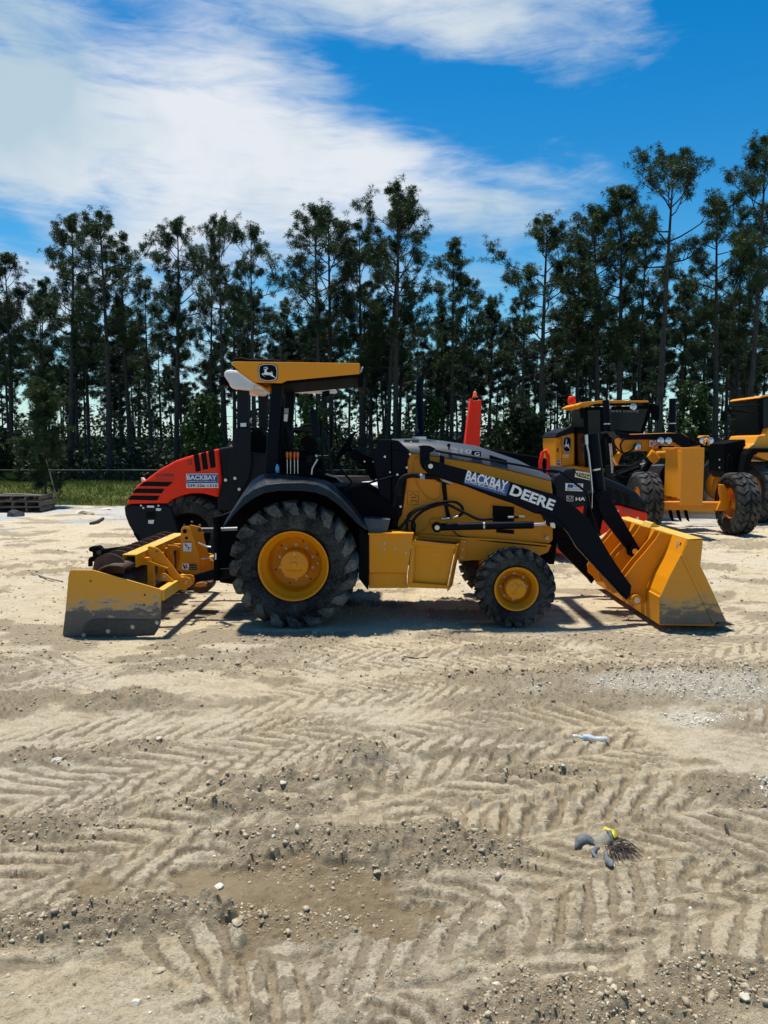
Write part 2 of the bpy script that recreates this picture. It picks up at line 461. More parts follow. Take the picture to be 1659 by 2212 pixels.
M['wood_grey'] = simple('weathered_pallet_wood', (0.15, 0.12, 0.09), 0.85, bumpy=0.4, bs=18, var=0.55)
M['wood_pale'] = simple('pale_fresh_wood', (0.42, 0.34, 0.23), 0.8, bumpy=0.3, bs=18, var=0.4)
M['wood_dark'] = simple('dark_wet_wood', (0.055, 0.038, 0.028), 0.8, bumpy=0.4, bs=18, var=0.5)
M['fence'] = simple('black_fence_coating', (0.008, 0.010, 0.009), 0.45)
M['fence_mesh'] = simple('black_wire', (0.012, 0.014, 0.013), 0.5)

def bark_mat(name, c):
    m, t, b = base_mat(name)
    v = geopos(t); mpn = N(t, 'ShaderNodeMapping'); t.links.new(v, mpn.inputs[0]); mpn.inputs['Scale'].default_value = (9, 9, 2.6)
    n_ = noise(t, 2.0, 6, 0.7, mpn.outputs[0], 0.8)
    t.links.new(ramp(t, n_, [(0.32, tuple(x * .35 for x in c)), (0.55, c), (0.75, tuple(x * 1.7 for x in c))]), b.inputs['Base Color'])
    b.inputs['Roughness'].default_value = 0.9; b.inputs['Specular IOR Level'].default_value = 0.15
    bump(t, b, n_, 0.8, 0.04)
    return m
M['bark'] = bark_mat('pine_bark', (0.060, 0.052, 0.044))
M['bark_dark'] = bark_mat('dark_grey_bark', (0.034, 0.030, 0.026))  # darker grey bark tone for limbs and shrub stems
def leaf_mat(name, c1, c2, trans=0.25, seed=1.0):
    m, t, b = base_mat(name)
    v = geopos(t); n_ = noise(t, 1.3, 4, 0.6, v)
    oi = N(t, 'ShaderNodeObjectInfo')
    c_ = mixc(t, ramp(t, n_, [(0.35, (0,) * 3), (0.68, (1,) * 3)]), c1, c2)
    c_ = mixc(t, mixc(t, 0.35, (0.0, 0.0, 0.0), oi.outputs['Random']), c_, tuple(x * .55 for x in c1))
    t.links.new(c_, b.inputs['Base Color']); b.inputs['Roughness'].default_value = 0.55
    b.inputs['Specular IOR Level'].default_value = 0.3
    tr = N(t, 'ShaderNodeBsdfTranslucent'); t.links.new(c_, tr.inputs[0])
    mx = N(t, 'ShaderNodeMixShader'); mx.inputs[0].default_value = trans
    t.links.new(b.outputs[0], mx.inputs[1]); t.links.new(tr.outputs[0], mx.inputs[2])
    t.links.new(mx.outputs[0], t.nodes['Material Output'].inputs[0])
    return m
M['needles'] = leaf_mat('pine_needles', (0.020, 0.046, 0.014), (0.044, 0.076, 0.020))
M['needles_far'] = leaf_mat('far_pine_needles', (0.015, 0.032, 0.015), (0.028, 0.050, 0.020))
M['scrub'] = leaf_mat('undergrowth_leaves', (0.008, 0.020, 0.005), (0.026, 0.048, 0.010))
M['bright_leaf'] = leaf_mat('light_green_leaves', (0.026, 0.058, 0.012), (0.046, 0.086, 0.018))
M['grass'] = leaf_mat('bank_grass', (0.07, 0.13, 0.014), (0.22, 0.20, 0.04), 0.2)
# ---------------------------------------------------------------- ground
def _hash(ix, iy, seed):
    h = (ix.astype(np.int64) * 374761393 + iy.astype(np.int64) * 668265263 + seed * 974634777) & 0xffffffff
    h = ((h ^ (h >> 13)) * 1274126177) & 0xffffffff
    return ((h ^ (h >> 16)) & 0xffff) / 65535.0
def vnoise(x, y, seed=0):
    ix, iy = np.floor(x), np.floor(y); fx, fy = x - ix, y - iy
    ix = ix.astype(np.int64); iy = iy.astype(np.int64)
    fx = fx * fx * fx * (fx * (fx * 6 - 15) + 10); fy = fy * fy * fy * (fy * (fy * 6 - 15) + 10)
    a, b = _hash(ix, iy, seed), _hash(ix + 1, iy, seed); c, d = _hash(ix, iy + 1, seed), _hash(ix + 1, iy + 1, seed)
    return (a + (b - a) * fx) * (1 - fy) + (c + (d - c) * fx) * fy
def fbm(x, y, oct_=5, seed=0, gain=0.5, lac=2.03):
    s = 0; a = 1; n = 0
    for i in range(oct_):
        s = s + a * vnoise(x * 1.0, y * 1.0, seed + i * 17); n += a
        a *= gain; x = x * lac * 0.97 - y * 0.25 * lac; y = y * lac * 0.97 + x * 0.12
    return s / n
def smst(a, b, x):
    t = np.clip((x - a) / (b - a), 0, 1); return t * t * (3 - 2 * t)

def gpath(pts):
    return np.array([[Gd(x, y).x, Gd(x, y).y] for x, y in pts])
def near_path(x, y, path):
    """distance along and across (signed) to a poly-line"""
    best = np.full(x.shape, 1e9); T = np.zeros(x.shape); S = np.zeros(x.shape); acc = 0.0
    for (ax, ay), (bx, by) in zip(path[:-1], path[1:]):
        dx, dy = bx - ax, by - ay; L = math.hypot(dx, dy); dx /= L; dy /= L
        t = (x - ax) * dx + (y - ay) * dy; tcl = np.clip(t, 0, L)
        px_, py_ = ax + dx * tcl, ay + dy * tcl
        d = np.hypot(x - px_, y - py_); s = (x - ax) * dy - (y - ay) * dx
        m = d < best
        best = np.where(m, d, best); T = np.where(m, acc + tcl, T); S = np.where(m, np.sign(s) * d, S); acc += L
    return best, T, S
def smooth_path(p, n=4):
    p = np.array(p, float)
    for _ in range(n):
        q = np.empty((2 * len(p) - 2, 2)); q[0::2] = p[:-1] * .75 + p[1:] * .25; q[1::2] = p[:-1] * .25 + p[1:] * .75
        p = np.vstack([p[:1], q, p[-1:]])
    return p[::max(1, len(p) // 14)] if len(p) > 18 else p
# tyre tracks: points in the photo, half width, bar pitch, slant, depth
TRACKS = [
    ([(-60, 1580), (300, 1545), (700, 1500), (1150, 1440), (1700, 1380)], .27, .17, .30, .035),
    ([(-80, 1680), (330, 1610), (760, 1560), (1200, 1530), (1720, 1500)], .27, .17, -.30, .040),
    ([(150, 1760), (560, 1650), (900, 1590), (1250, 1560), (1720, 1585)], .30, .18, .32, .045),
    ([(-60, 1870), (200, 1800), (560, 1735), (800, 1700)], .30, .18, -.32, .045),
    ([(820, 1860), (1010, 1770), (1150, 1715), (1420, 1675), (1750, 1650)], .34, .19, .34, .055),
    ([(640, 1790), (880, 1720), (1120, 1660), (1330, 1630), (1720, 1560)], .25, .18, -.30, .045),
    ([(-80, 1960), (150, 1880), (420, 1800), (700, 1750)], .30, .19, .36, .050),
    ([(880, 2260), (960, 2060), (1180, 1960), (1450, 1900), (1740, 1830)], .32, .20, .30, .030),
    ([(640, 2260), (860, 2130), (1100, 2180), (1500, 2300)], .22, .19, -.34, .040),
    ([(1150, 2260), (1280, 2080), (1500, 1990), (1740, 1960)], .26, .19, .34, .035),
    ([(-60, 2140), (160, 2080), (420, 2130), (620, 2260)], .26, .20, .34, .040),
    ([(-60, 1440), (400, 1430), (820, 1400), (1250, 1380), (1720, 1345)], .25, .17, .30, .030),
    ([(-80, 1500), (250, 1470), (620, 1440), (1000, 1410), (1720, 1440)], .26, .17, -.3, .035),
    ([(300, 1900), (600, 1800), (800, 1760), (900, 1780)], .26, .18, -.32, .045),
    ([(-80, 1760), (200, 1700), (520, 1620), (700, 1600)], .24, .17, .30, .040),
    ([(900, 1900), (1250, 1790), (1500, 1760), (1740, 1750)], .28, .18, -.32, .045),
    ([(1000, 2000), (1250, 1890), (1500, 1850), (1740, 1890)], .26, .18, .32, .035),
    ([(-80, 2060), (260, 1950), (420, 1900)], .26, .19, -.34, .045),
    ([(620, 2120), (820, 2010), (1000, 1960)], .24, .19, .34, .035),
    ([(760, 1500), (1050, 1480), (1300, 1440), (1500, 1420)], .24, .17, .3, .035),
    ([(-60, 1250), (140, 1215), (300, 1190)], .3, .2, .3, .03),
    ([(1200, 1240), (1420, 1190), (1700, 1160)], .3, .2, .3, .03),
]
TR = [(smooth_path(gpath(p), 2), w * 1.15, pt * .92, sl * 1.05, dp) for p, w, pt, sl, dp in TRACKS]
# loose ridges, heaps of clods: photo point, radii in metres, height, how broken
HEAPS = [((270, 1520), .42, .30, .13), ((770, 1655), .30, .34, .16), ((20, 1525), .30, .35, .10), ((760, 1850), .55, .30, .10),
         ((960, 1840), .45, .22, .09), ((130, 1640), .55, .14, .07), ((300, 1620), .35, .12, .06), ((60, 1790), .60, .16, .06),
         ((1200, 1530), .70, .13, .07), ((1020, 1640), .5, .1, .05), ((1180, 1680), .5, .12, .05), ((500, 1990), .7, .14, .09), ((180, 2010), .7, .16, .09),
         ((1560, 2130), .4, .14, .05), ((1560, 1720), .4, .2, .05), ((1240, 2190), .6, .2, .05), ((1330, 1480), 1.6, .7, .035),
         ((470, 1745), .7, .12, .06), ((640, 1700), .8, .10, .07), ((590, 1815), .35, .1, .04), ((1080, 1405), .5, .2, .05)]
HP = [(Gd(*p).x, Gd(*p).y, a, b, h) for p, a, b, h in HEAPS]
MUD = [((560, 1930), .50, .24), ((720, 1985), .40, .12)]
MD = [(Gd(*p).x, Gd(*p).y, a, b) for p, a, b in MUD]
GRAVEL = [(Gd(1450, 1480).x, Gd(1450, 1480).y, 1.0, .30), (Gd(1500, 1560).x, Gd(1500, 1560).y, .22, .14), (Gd(1690, 1750).x, Gd(1690, 1750).y, .08, .3), (Gd(1640, 1500).x, Gd(1640, 1500).y, .7, .3)]
def heap_mask(x, y):
    m = 0
    for cx, cy, a, b, h in HP:
        w = (fbm(x * 3.1 + cx, y * 3.1, 3, 5) - .5) * 1.3
        m = np.maximum(m, smst(1.35, .55, np.sqrt(((x - cx) / a) ** 2 + ((y - cy) / b) ** 2) + w))
    return m
def mud_mask(x, y):
    m = 0
    for cx, cy, a, b in MD:
        w = (fbm(x * 3.1 + cx, y * 3.6, 5, 15, .62) - .5) * 3.0
        m = np.maximum(m, smst(1.15, .8, np.sqrt(((x - cx) / a) ** 2 + ((y - cy) / b) ** 2) + w))
    return m
def gravel_mask(x, y):
    m = 0
    for cx, cy, a, b in GRAVEL:
        w = (fbm(x * 2.3 + cx, y * 2.3, 4, 25) - .5) * 1.4
        m = np.maximum(m, smst(1.5, .5, np.sqrt(((x - cx) / a) ** 2 + ((y - cy) / b) ** 2) + w))
    return m * .85
# where machines stand the sand is pressed flat: x, y, rx, ry
FLAT = [(-1.0, 8.55, .9, .45), (1.45, 8.55, .6, .4), (-2.85, 9.1, 1.4, 1.5), (3.0, 9.4, 1.2, 1.7)]
def ground_fields(x, y):
    h = (fbm(x * .45, y * .45, 3, 3) - .5) * .12
    near = smst(30, 14, y)
    loose = fbm(x * 1.1, y * 1.9, 4, 41)
    loose = smst(.53, .70, loose)
    hm = heap_mask(x, y); mm_ = mud_mask(x, y)
    rough = np.clip(np.maximum(loose * .75, hm), 0, 1)
    # broken crumbly relief
    f1 = fbm(x * 9, y * 9, 4, 61) - .5
    f2 = np.abs(fbm(x * 17, y * 17, 3, 71) - .5)
    f3 = fbm(x * 42, y * 42, 3, 81) - .5
    brk = fbm(x * 4.0, y * 4.0, 3, 91)
    h = h + near * (.050 * f1 * (0.42 + .30 * smst(5, 8, y) + rough) + .060 * f2 * (.55 + .35 * smst(5, 8, y) + 1.2 * rough) + .020 * f3 * (.30 + rough * 1.4))
    disturbed = rough.copy()
    xx = x + (fbm(x * 1.3, y * 1.3, 2, 7) - .5) * .12; yy = y + (fbm(x * 1.3 + 9, y * 1.3, 2, 8) - .5) * .12
    keepn = fbm(x * .9 + 31, y * .9, 3, 101); tf = np.zeros_like(h)
    for path, w, pt, sl, dp in TR:
        lo, hi = path.min(0) - w * 1.6 - .3, path.max(0) + w * 1.6 + .3
        if x.size == 1 and not (lo[0] < x[0] < hi[0] and lo[1] < y[0] < hi[1]): continue
        d, T_, S_ = near_path(xx, yy, path)
        sel = d < w * 1.5
        if not np.any(sel):
            continue
        u = np.abs(S_) / w
        ph = T_ / pt + u * abs(sl) / pt * np.sign(sl) + np.where(S_ > 0, .5, 0) + (brk - .5) * .40 + f3 * .30 + f1 * .15
        fr = ph - np.floor(ph)
        bar = smst(.05, .16, fr) * smst(.80, .64, fr)
        win = smst(1.04, .90, u) * smst(.02, .12, u)
        ends = smst(-.02, .3, T_) 
        keep = smst(.80, .54, keepn + hm * .30) * (1 - mm_ * .8)
        inside = smst(1.15, .95, u)
        kk = np.where(sel, inside * keep * ends, 0)
        tf = tf * (1 - kk) + kk * .85 * dp * (bar * win - .45)
        h = h * (1 - kk * .30)
        rim = np.exp(-((u - 1.15) / .13) ** 2) * keep
        tf = tf + np.where(sel, rim * dp * .25 * (0.5 + brk), 0)
        gap = (1 - bar) * win * keep
        disturbed = np.maximum(disturbed * (1 - .5 * inside * keep), np.where(sel, gap * .80 * (.4 + 1.2 * brk), 0))
    tf = tf * (.42 + .75 * fbm(x * 1.7 + 5, y * 1.7, 3, 141)) * (1 + f3 * 1.4)
    h = h + tf
    for cx, cy, a, b, hh in HP:
        r = np.sqrt(((x - cx) / a) ** 2 + ((y - cy) / b) ** 2)
        h = h + hh * .62 * np.exp(-r * r * 1.6) * (.40 + 1.2 * fbm(x * 7, y * 7, 3, 111))
    h = h * (1 - mm_ * .5) - mm_ * .02
    for cx, cy, a, b in FLAT:
        r = np.sqrt(((x - cx) / a) ** 2 + ((y - cy) / b) ** 2)
        k = smst(1.7, .8, r); h = h * (1 - .85 * k) - .012 * k
    edge = fbm(x * .35, y * .0 + 3.3, 3, 121)
    # grassy bank, ditch behind it, forest floor
    y0 = 26.2 + (edge - .5) * 1.4
    bank = smst(0, 4.2, y - y0) * .40 - smst(5.0, 8.5, y - y0) * .55
    far = smst(15, 26, y)
    h = h * (1 - far * .5) + bank + smst(26, 40, y) * (fbm(x * .12, y * .12, 3, 131) - .5) * .5
    return h, disturbed, mm_
def ground_z(x, y):
    h, _, _ = ground_fields(np.array([float(x)]), np.array([float(y)])); return float(h[0])

def _rows():
    ys = [-40, -20, -10, -5, -2, 0, 1.0, 1.6]
    y = 2.0
    while y < 27:
        ys.append(y); y += min(max(y * y / 1538.0 * 1.05, .0058), .11)
    while y < 60: ys.append(y); y += .45
    while y < 900: ys.append(y); y *= 1.25
    return np.array(ys)
ys = _rows(); NC = 980
uu = np.linspace(-1, 1, NC); uu = np.sign(uu) * (np.abs(uu) * .72 + .28 * np.abs(uu) ** 5)
half = np.maximum(ys, 1.9) * .86 + 1.1
half = np.where(ys > 60, ys * 1.6, half); half = np.where(ys < 1.9, 6 - ys * 1.0, half)
XX = uu[None, :] * half[:, None]; YY = np.repeat(ys[:, None], NC, 1)
x_, y_ = XX.ravel(), YY.ravel()
Hh, Dd, Mm = ground_fields(x_, y_)
GRV = gravel_mask(x_, y_)
nr = len(ys)
me = bpy.data.meshes.new('ground')
me.vertices.add(nr * NC)
me.vertices.foreach_set('co', np.stack([x_, y_, Hh], 1).astype(np.float32).ravel())
ii = (np.arange(nr - 1)[:, None] * NC + np.arange(NC - 1)[None, :]).ravel()
quads = np.stack([ii, ii + 1, ii + NC + 1, ii + NC], 1).astype(np.int32)
me.loops.add(quads.size); me.loops.foreach_set('vertex_index', quads.ravel())
me.polygons.add(len(quads)); me.polygons.foreach_set('loop_start', np.arange(0, quads.size, 4, dtype=np.int32))
me.polygons.foreach_set('loop_total', np.full(len(quads), 4, dtype=np.int32))
me.polygons.foreach_set('use_smooth', np.ones(len(quads), dtype=bool))
me.update(calc_edges=True)
for nm, arr in (('loose', Dd), ('mud', Mm), ('gravel', GRV)):
    at = me.attributes.new(nm, 'FLOAT', 'POINT'); at.data.foreach_set('value', np.asarray(arr, dtype=np.float32))
def ground_material():
    m, t, b = base_mat('sandy_ground')
    v = geopos(t)
    sp = N(t, 'ShaderNodeSeparateXYZ'); t.links.new(v, sp.inputs[0])
    A = {}
    for k in ('loose', 'mud', 'gravel'):
        a = N(t, 'ShaderNodeAttribute'); a.attribute_name = k; A[k] = a.outputs['Fac']
    big = noise(t, .55, 6, .6, v, .3); mid = noise(t, 4.5, 7, .68, v, .3); fine = noise(t, 38, 6, .75, v); grit = noise(t, 160, 3, .8, v)
    sand = ramp(t, mid, [(.28, (.50, .395, .235)), (.5, (.63, .515, .335)), (.72, (.71, .61, .435))])
    sand = mixc(t, ramp(t, big, [(.44, (0,) * 3), (.64, (.55,) * 3)]), sand, (.63, .555, .44))
    sand = mixc(t, ramp(t, fine, [(.50, (0,) * 3), (.70, (.5,) * 3)]), sand, (.27, .21, .135))
    mps = N(t, 'ShaderNodeMapping'); t.links.new(v, mps.inputs[0]); mps.inputs['Rotation'].default_value = (0, 0, .06); mps.inputs['Scale'].default_value = (1.0, 3.2, 1.0)
    strk = noise(t, 3.4, 8, .78, mps.outputs[0], .6)
    sand = mixc(t, ramp(t, strk, [(.54, (0,) * 3), (.62, (.42,) * 3), (.67, (.08,) * 3), (.76, (.5,) * 3)]), sand, (.27, .21, .14))
    vor = N(t, 'ShaderNodeTexVoronoi'); vor.feature = 'DISTANCE_TO_EDGE'; vor.inputs['Scale'].default_value = 26; t.links.new(v, vor.inputs['Vector'])
    crk = ramp(t, vor.outputs['Distance'], [(0.0, (1,) * 3), (.035, (0,) * 3)])
    sand = mixc(t, mixc(t, 1.0, crk, ramp(t, noise(t, 2.2, 4, .6, v), [(.50, (0,) * 3), (.62, (.55,) * 3)]), 'MULTIPLY'), sand, (.16, .12, .08))
    g2 = noise(t, 85, 4, .8, v)
    sand = mixc(t, ramp(t, g2, [(.56, (0,) * 3), (.64, (.55,) * 3)]), sand, (.20, .155, .10))
    sand = mixc(t, ramp(t, g2, [(.34, (.4,) * 3), (.40, (0,) * 3)]), sand, (.74, .67, .53))
    soil = ramp(t, fine, [(.3, (.15, .11, .065)), (.55, (.31, .245, .16)), (.8, (.46, .385, .27))])
    lf = N(t, 'ShaderNodeMath', operation='MULTIPLY_ADD'); t.links.new(fine, lf.inputs[0]); lf.inputs[1].default_value = .9; t.links.new(A['loose'], lf.inputs[2]); lf.inputs[1].default_value = 1.1
    c = mixc(t, ramp(t, lf.outputs[0], [(.62, (0,) * 3), (1.2, (.75,) * 3)]), sand, soil)
    mud = ramp(t, mid, [(.3, (.20, .14, .07)), (.6, (.33, .25, .14)), (.8, (.42, .345, .23))])
    c = mixc(t, mixc(t, .85, (0, 0, 0), A['mud']), c, mud)
    grv = ramp(t, grit, [(.35, (.42, .38, .30)), (.6, (.68, .63, .52))])
    c = mixc(t, mixc(t, .3, A['gravel'], (0, 0, 0)), c, grv)
    # pale clay and standing damp near the grass
    fr = N(t, 'ShaderNodeMapRange'); t.links.new(sp.outputs[1], fr.inputs[0]); fr.inputs[1].default_value = 17; fr.inputs[2].default_value = 21
    c = mixc(t, mixc(t, 1.0, fr.outputs[0], ramp(t, noise(t, .5, 5, .6, v, .5), [(.42, (0,) * 3), (.55, (.85,) * 3)]), 'MULTIPLY'), c, (.40, .42, .44))
    # forest floor
    ff = N(t, 'ShaderNodeMapRange'); t.links.new(sp.outputs[1], ff.inputs[0]); ff.inputs[1].default_value = 26; ff.inputs[2].default_value = 27.6
    c = mixc(t, ff.outputs[0], c, ramp(t, mid, [(.35, (.025, .022, .012)), (.6, (.07, .06, .03)), (.8, (.05, .07, .02))]))
    t.links.new(c, b.inputs['Base Color'])
    rg = mixc(t, A['mud'], (.92, .92, .92), (.62, .62, .62)); t.links.new(rg, b.inputs['Roughness'])
    b.inputs['Specular IOR Level'].default_value = .2
    hm = N(t, 'ShaderNodeMath', operation='MULTIPLY_ADD'); t.links.new(grit, hm.inputs[0]); hm.inputs[1].default_value = .5; t.links.new(fine, hm.inputs[2])
    bump(t, b, hm.outputs[0], 1.0, .024)
    return m
M['ground'] = ground_material()
me.materials.append(M['ground'])
g_o = bpy.data.objects.new('ground', me); col.objects.link(g_o); g_o['kind'] = 'structure'; ORG['ground'] = Vector((0, 0, 0))
del x_, y_, quads, ii

# ---- loose pieces of soil and gravel (numbers nobody could count)
def blob_base(kind):
    bm = bmesh.new(); bmesh.ops.create_cube(bm, size=1.25); bmesh.ops.triangulate(bm, faces=bm.faces[:])
    v = np.array([x.co[:] for x in bm.verts]); f = np.array([[q.index for q in p.verts] for p in bm.faces]); bm.free(); return v, f
BV, BF = blob_base(0)
def scatter(name, mat, X, Y, S, seed, sink=.42, flat=.75, zoff=None):
    rg = np.random.RandomState(seed); n = len(X)
    z, _, _ = ground_fields(X, Y)
    vs = np.repeat(BV[None], n, 0) * (1 + rg.uniform(-.5, .35, (n, len(BV), 3)))
    vs *= rg.uniform(.65, 1.25, (n, 1, 3)) * np.array([1, 1, flat])
    a = rg.uniform(0, 2 * pi, n); b = rg.uniform(-.7, .7, n)
    c, s = np.cos(b)[:, None], np.sin(b)[:, None]
    y2 = vs[:, :, 1] * c - vs[:, :, 2] * s; z2 = vs[:, :, 1] * s + vs[:, :, 2] * c
    c, s = np.cos(a)[:, None], np.sin(a)[:, None]
    x3 = vs[:, :, 0] * c - y2 * s; y3 = vs[:, :, 0] * s + y2 * c
    P_ = np.stack([x3, y3, z2], 2) * S[:, None, None]
    P_ += np.stack([X, Y, z + S * (.5 - sink)], 1)[:, None, :]
    F_ = (BF[None] + (np.arange(n) * len(BV))[:, None, None]).reshape(-1, 3).astype(np.int32)
    m_ = bpy.data.meshes.new(name); m_.vertices.add(n * len(BV)); m_.vertices.foreach_set('co', P_.astype(np.float32).ravel())
    m_.loops.add(F_.size); m_.loops.foreach_set('vertex_index', F_.ravel())
    m_.polygons.add(len(F_)); m_.polygons.foreach_set('loop_start', np.arange(0, F_.size, 3, dtype=np.int32)); m_.polygons.foreach_set('loop_total', np.full(len(F_), 3, dtype=np.int32))
    m_.update(calc_edges=True); m_.materials.append(mat)
    o = bpy.data.objects.new(name, m_); col.objects.link(o); o['kind'] = 'stuff'; ORG[o.name] = Vector((0, 0, 0)); return o
def stone_mat(name, c1, c2, sc_=30):
    m, t, b = base_mat(name); v = geopos(t); n_ = noise(t, sc_, 3, .5, v); big = noise(t, 6, 3, .5, v)
    t.links.new(mixc(t, ramp(t, mixc(t, .5, n_, big), [(.38, (0,) * 3), (.62, (1,) * 3)]), c1, c2), b.inputs['Base Color'])
    b.inputs['Roughness'].default_value = .9; b.inputs['Specular IOR Level'].default_value = .2
    bump(t, b, noise(t, 200, 2, .5, v), .4, .003); return m
M['clod'] = stone_mat('dry_soil_clods', (.26, .20, .13), (.50, .425, .30))
M['pebble'] = stone_mat('white_limestone', (.56, .52, .42), (.76, .71, .60), 90)
rg = np.random.RandomState(3)
def sample(n, ymin, ymax, maskf, seed):
    rg = np.random.RandomState(seed)
    Yq = 1 / rg.uniform(1 / ymax, 1 / ymin, n); Xq = rg.uniform(-1, 1, n) * (Yq * .58 + .5)
    k = maskf(Xq, Yq) > rg.uniform(0, 1, n) ** .8; return Xq[k], Yq[k], rg
def clodf(x, y):
    return np.clip(heap_mask(x, y) * .70 + smst(.54, .70, fbm(x * 1.1, y * 1.9, 4, 41)) * .22 + .03, 0, 1)
cx_, cy_, rg = sample(62000, 2.1, 9.0, clodf, 5)
scatter('soil_clods', M['clod'], cx_, cy_, np.clip(rg.lognormal(-5.55, .50, len(cx_)), .0022, .016) * (1 + .05 * cy_), 8)
cx_, cy_, rg = sample(16000, 2.1, 8.0, lambda x, y: smst(.35, .9, heap_mask(x, y)) * (1 - .6 * smst(.5, .6, fbm(x * 2.5, y * 2.5, 3, 55))), 25)
scatter('heaped_clods', M['clod'], cx_, cy_, np.clip(rg.lognormal(-4.95, .50, len(cx_)), .004, .028), 28, sink=.3)
cx_, cy_, rg = sample(42000, 6.5, 24, lambda x, y: clodf(x, y) + .18, 6)
scatter('far_soil_clods', M['clod'], cx_, cy_, np.clip(rg.lognormal(-4.7, .5, len(cx_)), .004, .035), 9)
def gravf(x, y): return gravel_mask(x, y)
cx_, cy_, rg = sample(60000, 3.5, 6.6, gravf, 7)
scatter('gravel', M['pebble'], cx_, cy_, np.clip(rg.lognormal(-5.0, .33, len(cx_)), .004, .014), 10, sink=.1)
cx_, cy_, rg = sample(1500, 2.2, 9, lambda x, y: np.full(x.shape, .35), 17)
scatter('scattered_pebbles', M['pebble'], cx_, cy_, np.clip(rg.lognormal(-5.4, .4, len(cx_)), .003, .010), 11)
# ---------------------------------------------------------------- pines
def tuft_cluster(rg, n_need, L, w):
    """spherical spray of long needles, as thin blades"""
    d = rg.normal(size=(n_need, 3)); d[:, 2] += .35; d /= np.linalg.norm(d, axis=1)[:, None]
    s = np.cross(d, rg.normal(size=(n_need, 3))); s /= np.linalg.norm(s, axis=1)[:, None]
    l = L * rg.uniform(.65, 1.1, n_need)[:, None]
    base = d * l * .08
    tip = d * l; tip[:, 2] -= l[:, 0] * .10
    mid = d * l * .55
    return np.stack([base - s * w * .25, mid - s * w, tip, mid + s * w], 1)     # n,4,3 quads
def make_pine(seed, H, crown0, nb, spread, tufts, need, lean=0.0, tr=.17, dead=5, w=.012, L=.27):
    rr = random.Random(seed); rg = np.random.RandomState(seed)
    tg = G(); bg_ = G()
    path = []; nseg = 14; ax = rr.uniform(0, 6.28)
    wob = rr.uniform(.05, .28)
    for i in range(nseg + 1):
        t = i / nseg
        path.append(Vector((sin(t * 3.1 + seed) * wob * t + lean * t * H * .05, cos(t * 2.3 + seed * 2) * wob * t, t * H * .985)))
    def at(z):
        t = min(max(z / (H * .985), 0), 1) * nseg; i = min(int(t), nseg - 1); return path[i].lerp(path[i + 1], t - i)
    rad = [tr * (1.18 if i == 0 else 1) * (1 - .86 * (i / nseg) ** 1.25) for i in range(nseg + 1)]
    tg.tube(path, rad, 8)
    Q = []
    def branch(p0, d, length, r, depth):
        n = 5 if depth == 0 else 4
        pts = [p0]; p = p0; dd = d.copy()
        for i in range(n):
            dd = (dd + Vector((rr.uniform(-.26, .26), rr.uniform(-.26, .26), rr.uniform(-.08, .30)))).normalized()
            p = p + dd * length / n; pts.append(p)
        bg_.tube(pts, [r * (1 - .75 * i / n) for i in range(n + 1)], 4 if depth else 5, cap=False)
        if depth < 2:
            k = (5 if depth == 0 else 2) + (length > 1.6)
            for j in range(k):
                t = rr.uniform(.35, .98) * n; i = min(int(t), n - 1); q = pts[i].lerp(pts[i + 1], t - i)
                sd_ = dd.cross(Vector((rr.uniform(-1, 1), rr.uniform(-1, 1), rr.uniform(.2, 1)))).normalized() * rr.choice((-1, 1))
                nd = (dd * .9 + sd_ * .8 + Vector((0, 0, .25))).normalized()
                branch(q, nd, length * rr.uniform(.28, .5), r * .5, depth + 1)
        if depth >= 1 or length < 1.2:
            tips.append((pts[-1], dd)); 
            if length > .55: tips.append((pts[-2], dd))
        else:
            tips.append((pts[-1], dd))
    tips = []
    for i in range(nb):
        t = (i + rr.uniform(0, .9)) / nb
        z = H * (crown0 + (1 - crown0) * t ** .9)
        prof = (sin(min(1, (t * .88 + .12)) * pi) ** .65) if t < .75 else (1.08 - t) * 2.0
        ln = spread * max(.28, prof) * rr.uniform(.55, 1.25)
        a = i * 2.4 + rr.uniform(-.7, .7)
        upw = -.12 + t * .95 + rr.uniform(-.15, .2)
        branch(at(z), Vector((cos(a), sin(a), upw)).normalized(), ln, max(.018, tr * .30 * (1 - t * .6)), 0)
    tips.append((path[-1], Vector((0, 0, 1))))
    for _ in range(dead):      # bare snags below the crown
        z = H * rr.uniform(crown0 * .45, crown0); a = rr.uniform(0, 6.28); q = at(z)
        pts = [q]; dd = Vector((cos(a), sin(a), rr.uniform(-.3, .3)))
        for i in range(3):
            dd = (dd + Vector((rr.uniform(-.3, .3), rr.uniform(-.3, .3), rr.uniform(-.2, .3)))).normalized(); pts.append(pts[-1] + dd * rr.uniform(.15, .5))
        bg_.tube(pts, [.025, .018, .012, .006], 4, cap=False)
    rr.shuffle(tips)
    out = []
    per = max(1, tufts // max(1, len(tips)))
    for p, d in tips:
        for j in range(per + (rr.random() < .4)):
            q = np.array(p) + rg.normal(size=3) * (.20 if j else .02) * (1, 1, .8)
            out.append(tuft_cluster(rg, need, L * rr.uniform(.75, 1.2), w) + q)
    A = np.concatenate(out)
    n = len(A)
    cm = bpy.data.meshes.new('crown'); cm.vertices.add(n * 4); cm.vertices.foreach_set('co', A.astype(np.float32).ravel())
    cm.loops.add(n * 4); cm.loops.foreach_set('vertex_index', np.arange(n * 4, dtype=np.int32))
    cm.polygons.add(n); cm.polygons.foreach_set('loop_start', np.arange(0, n * 4, 4, dtype=np.int32)); cm.polygons.foreach_set('loop_total', np.full(n, 4, dtype=np.int32))
    cm.update(calc_edges=True)
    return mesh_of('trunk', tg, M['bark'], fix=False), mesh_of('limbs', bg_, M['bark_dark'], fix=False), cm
random.seed(3)
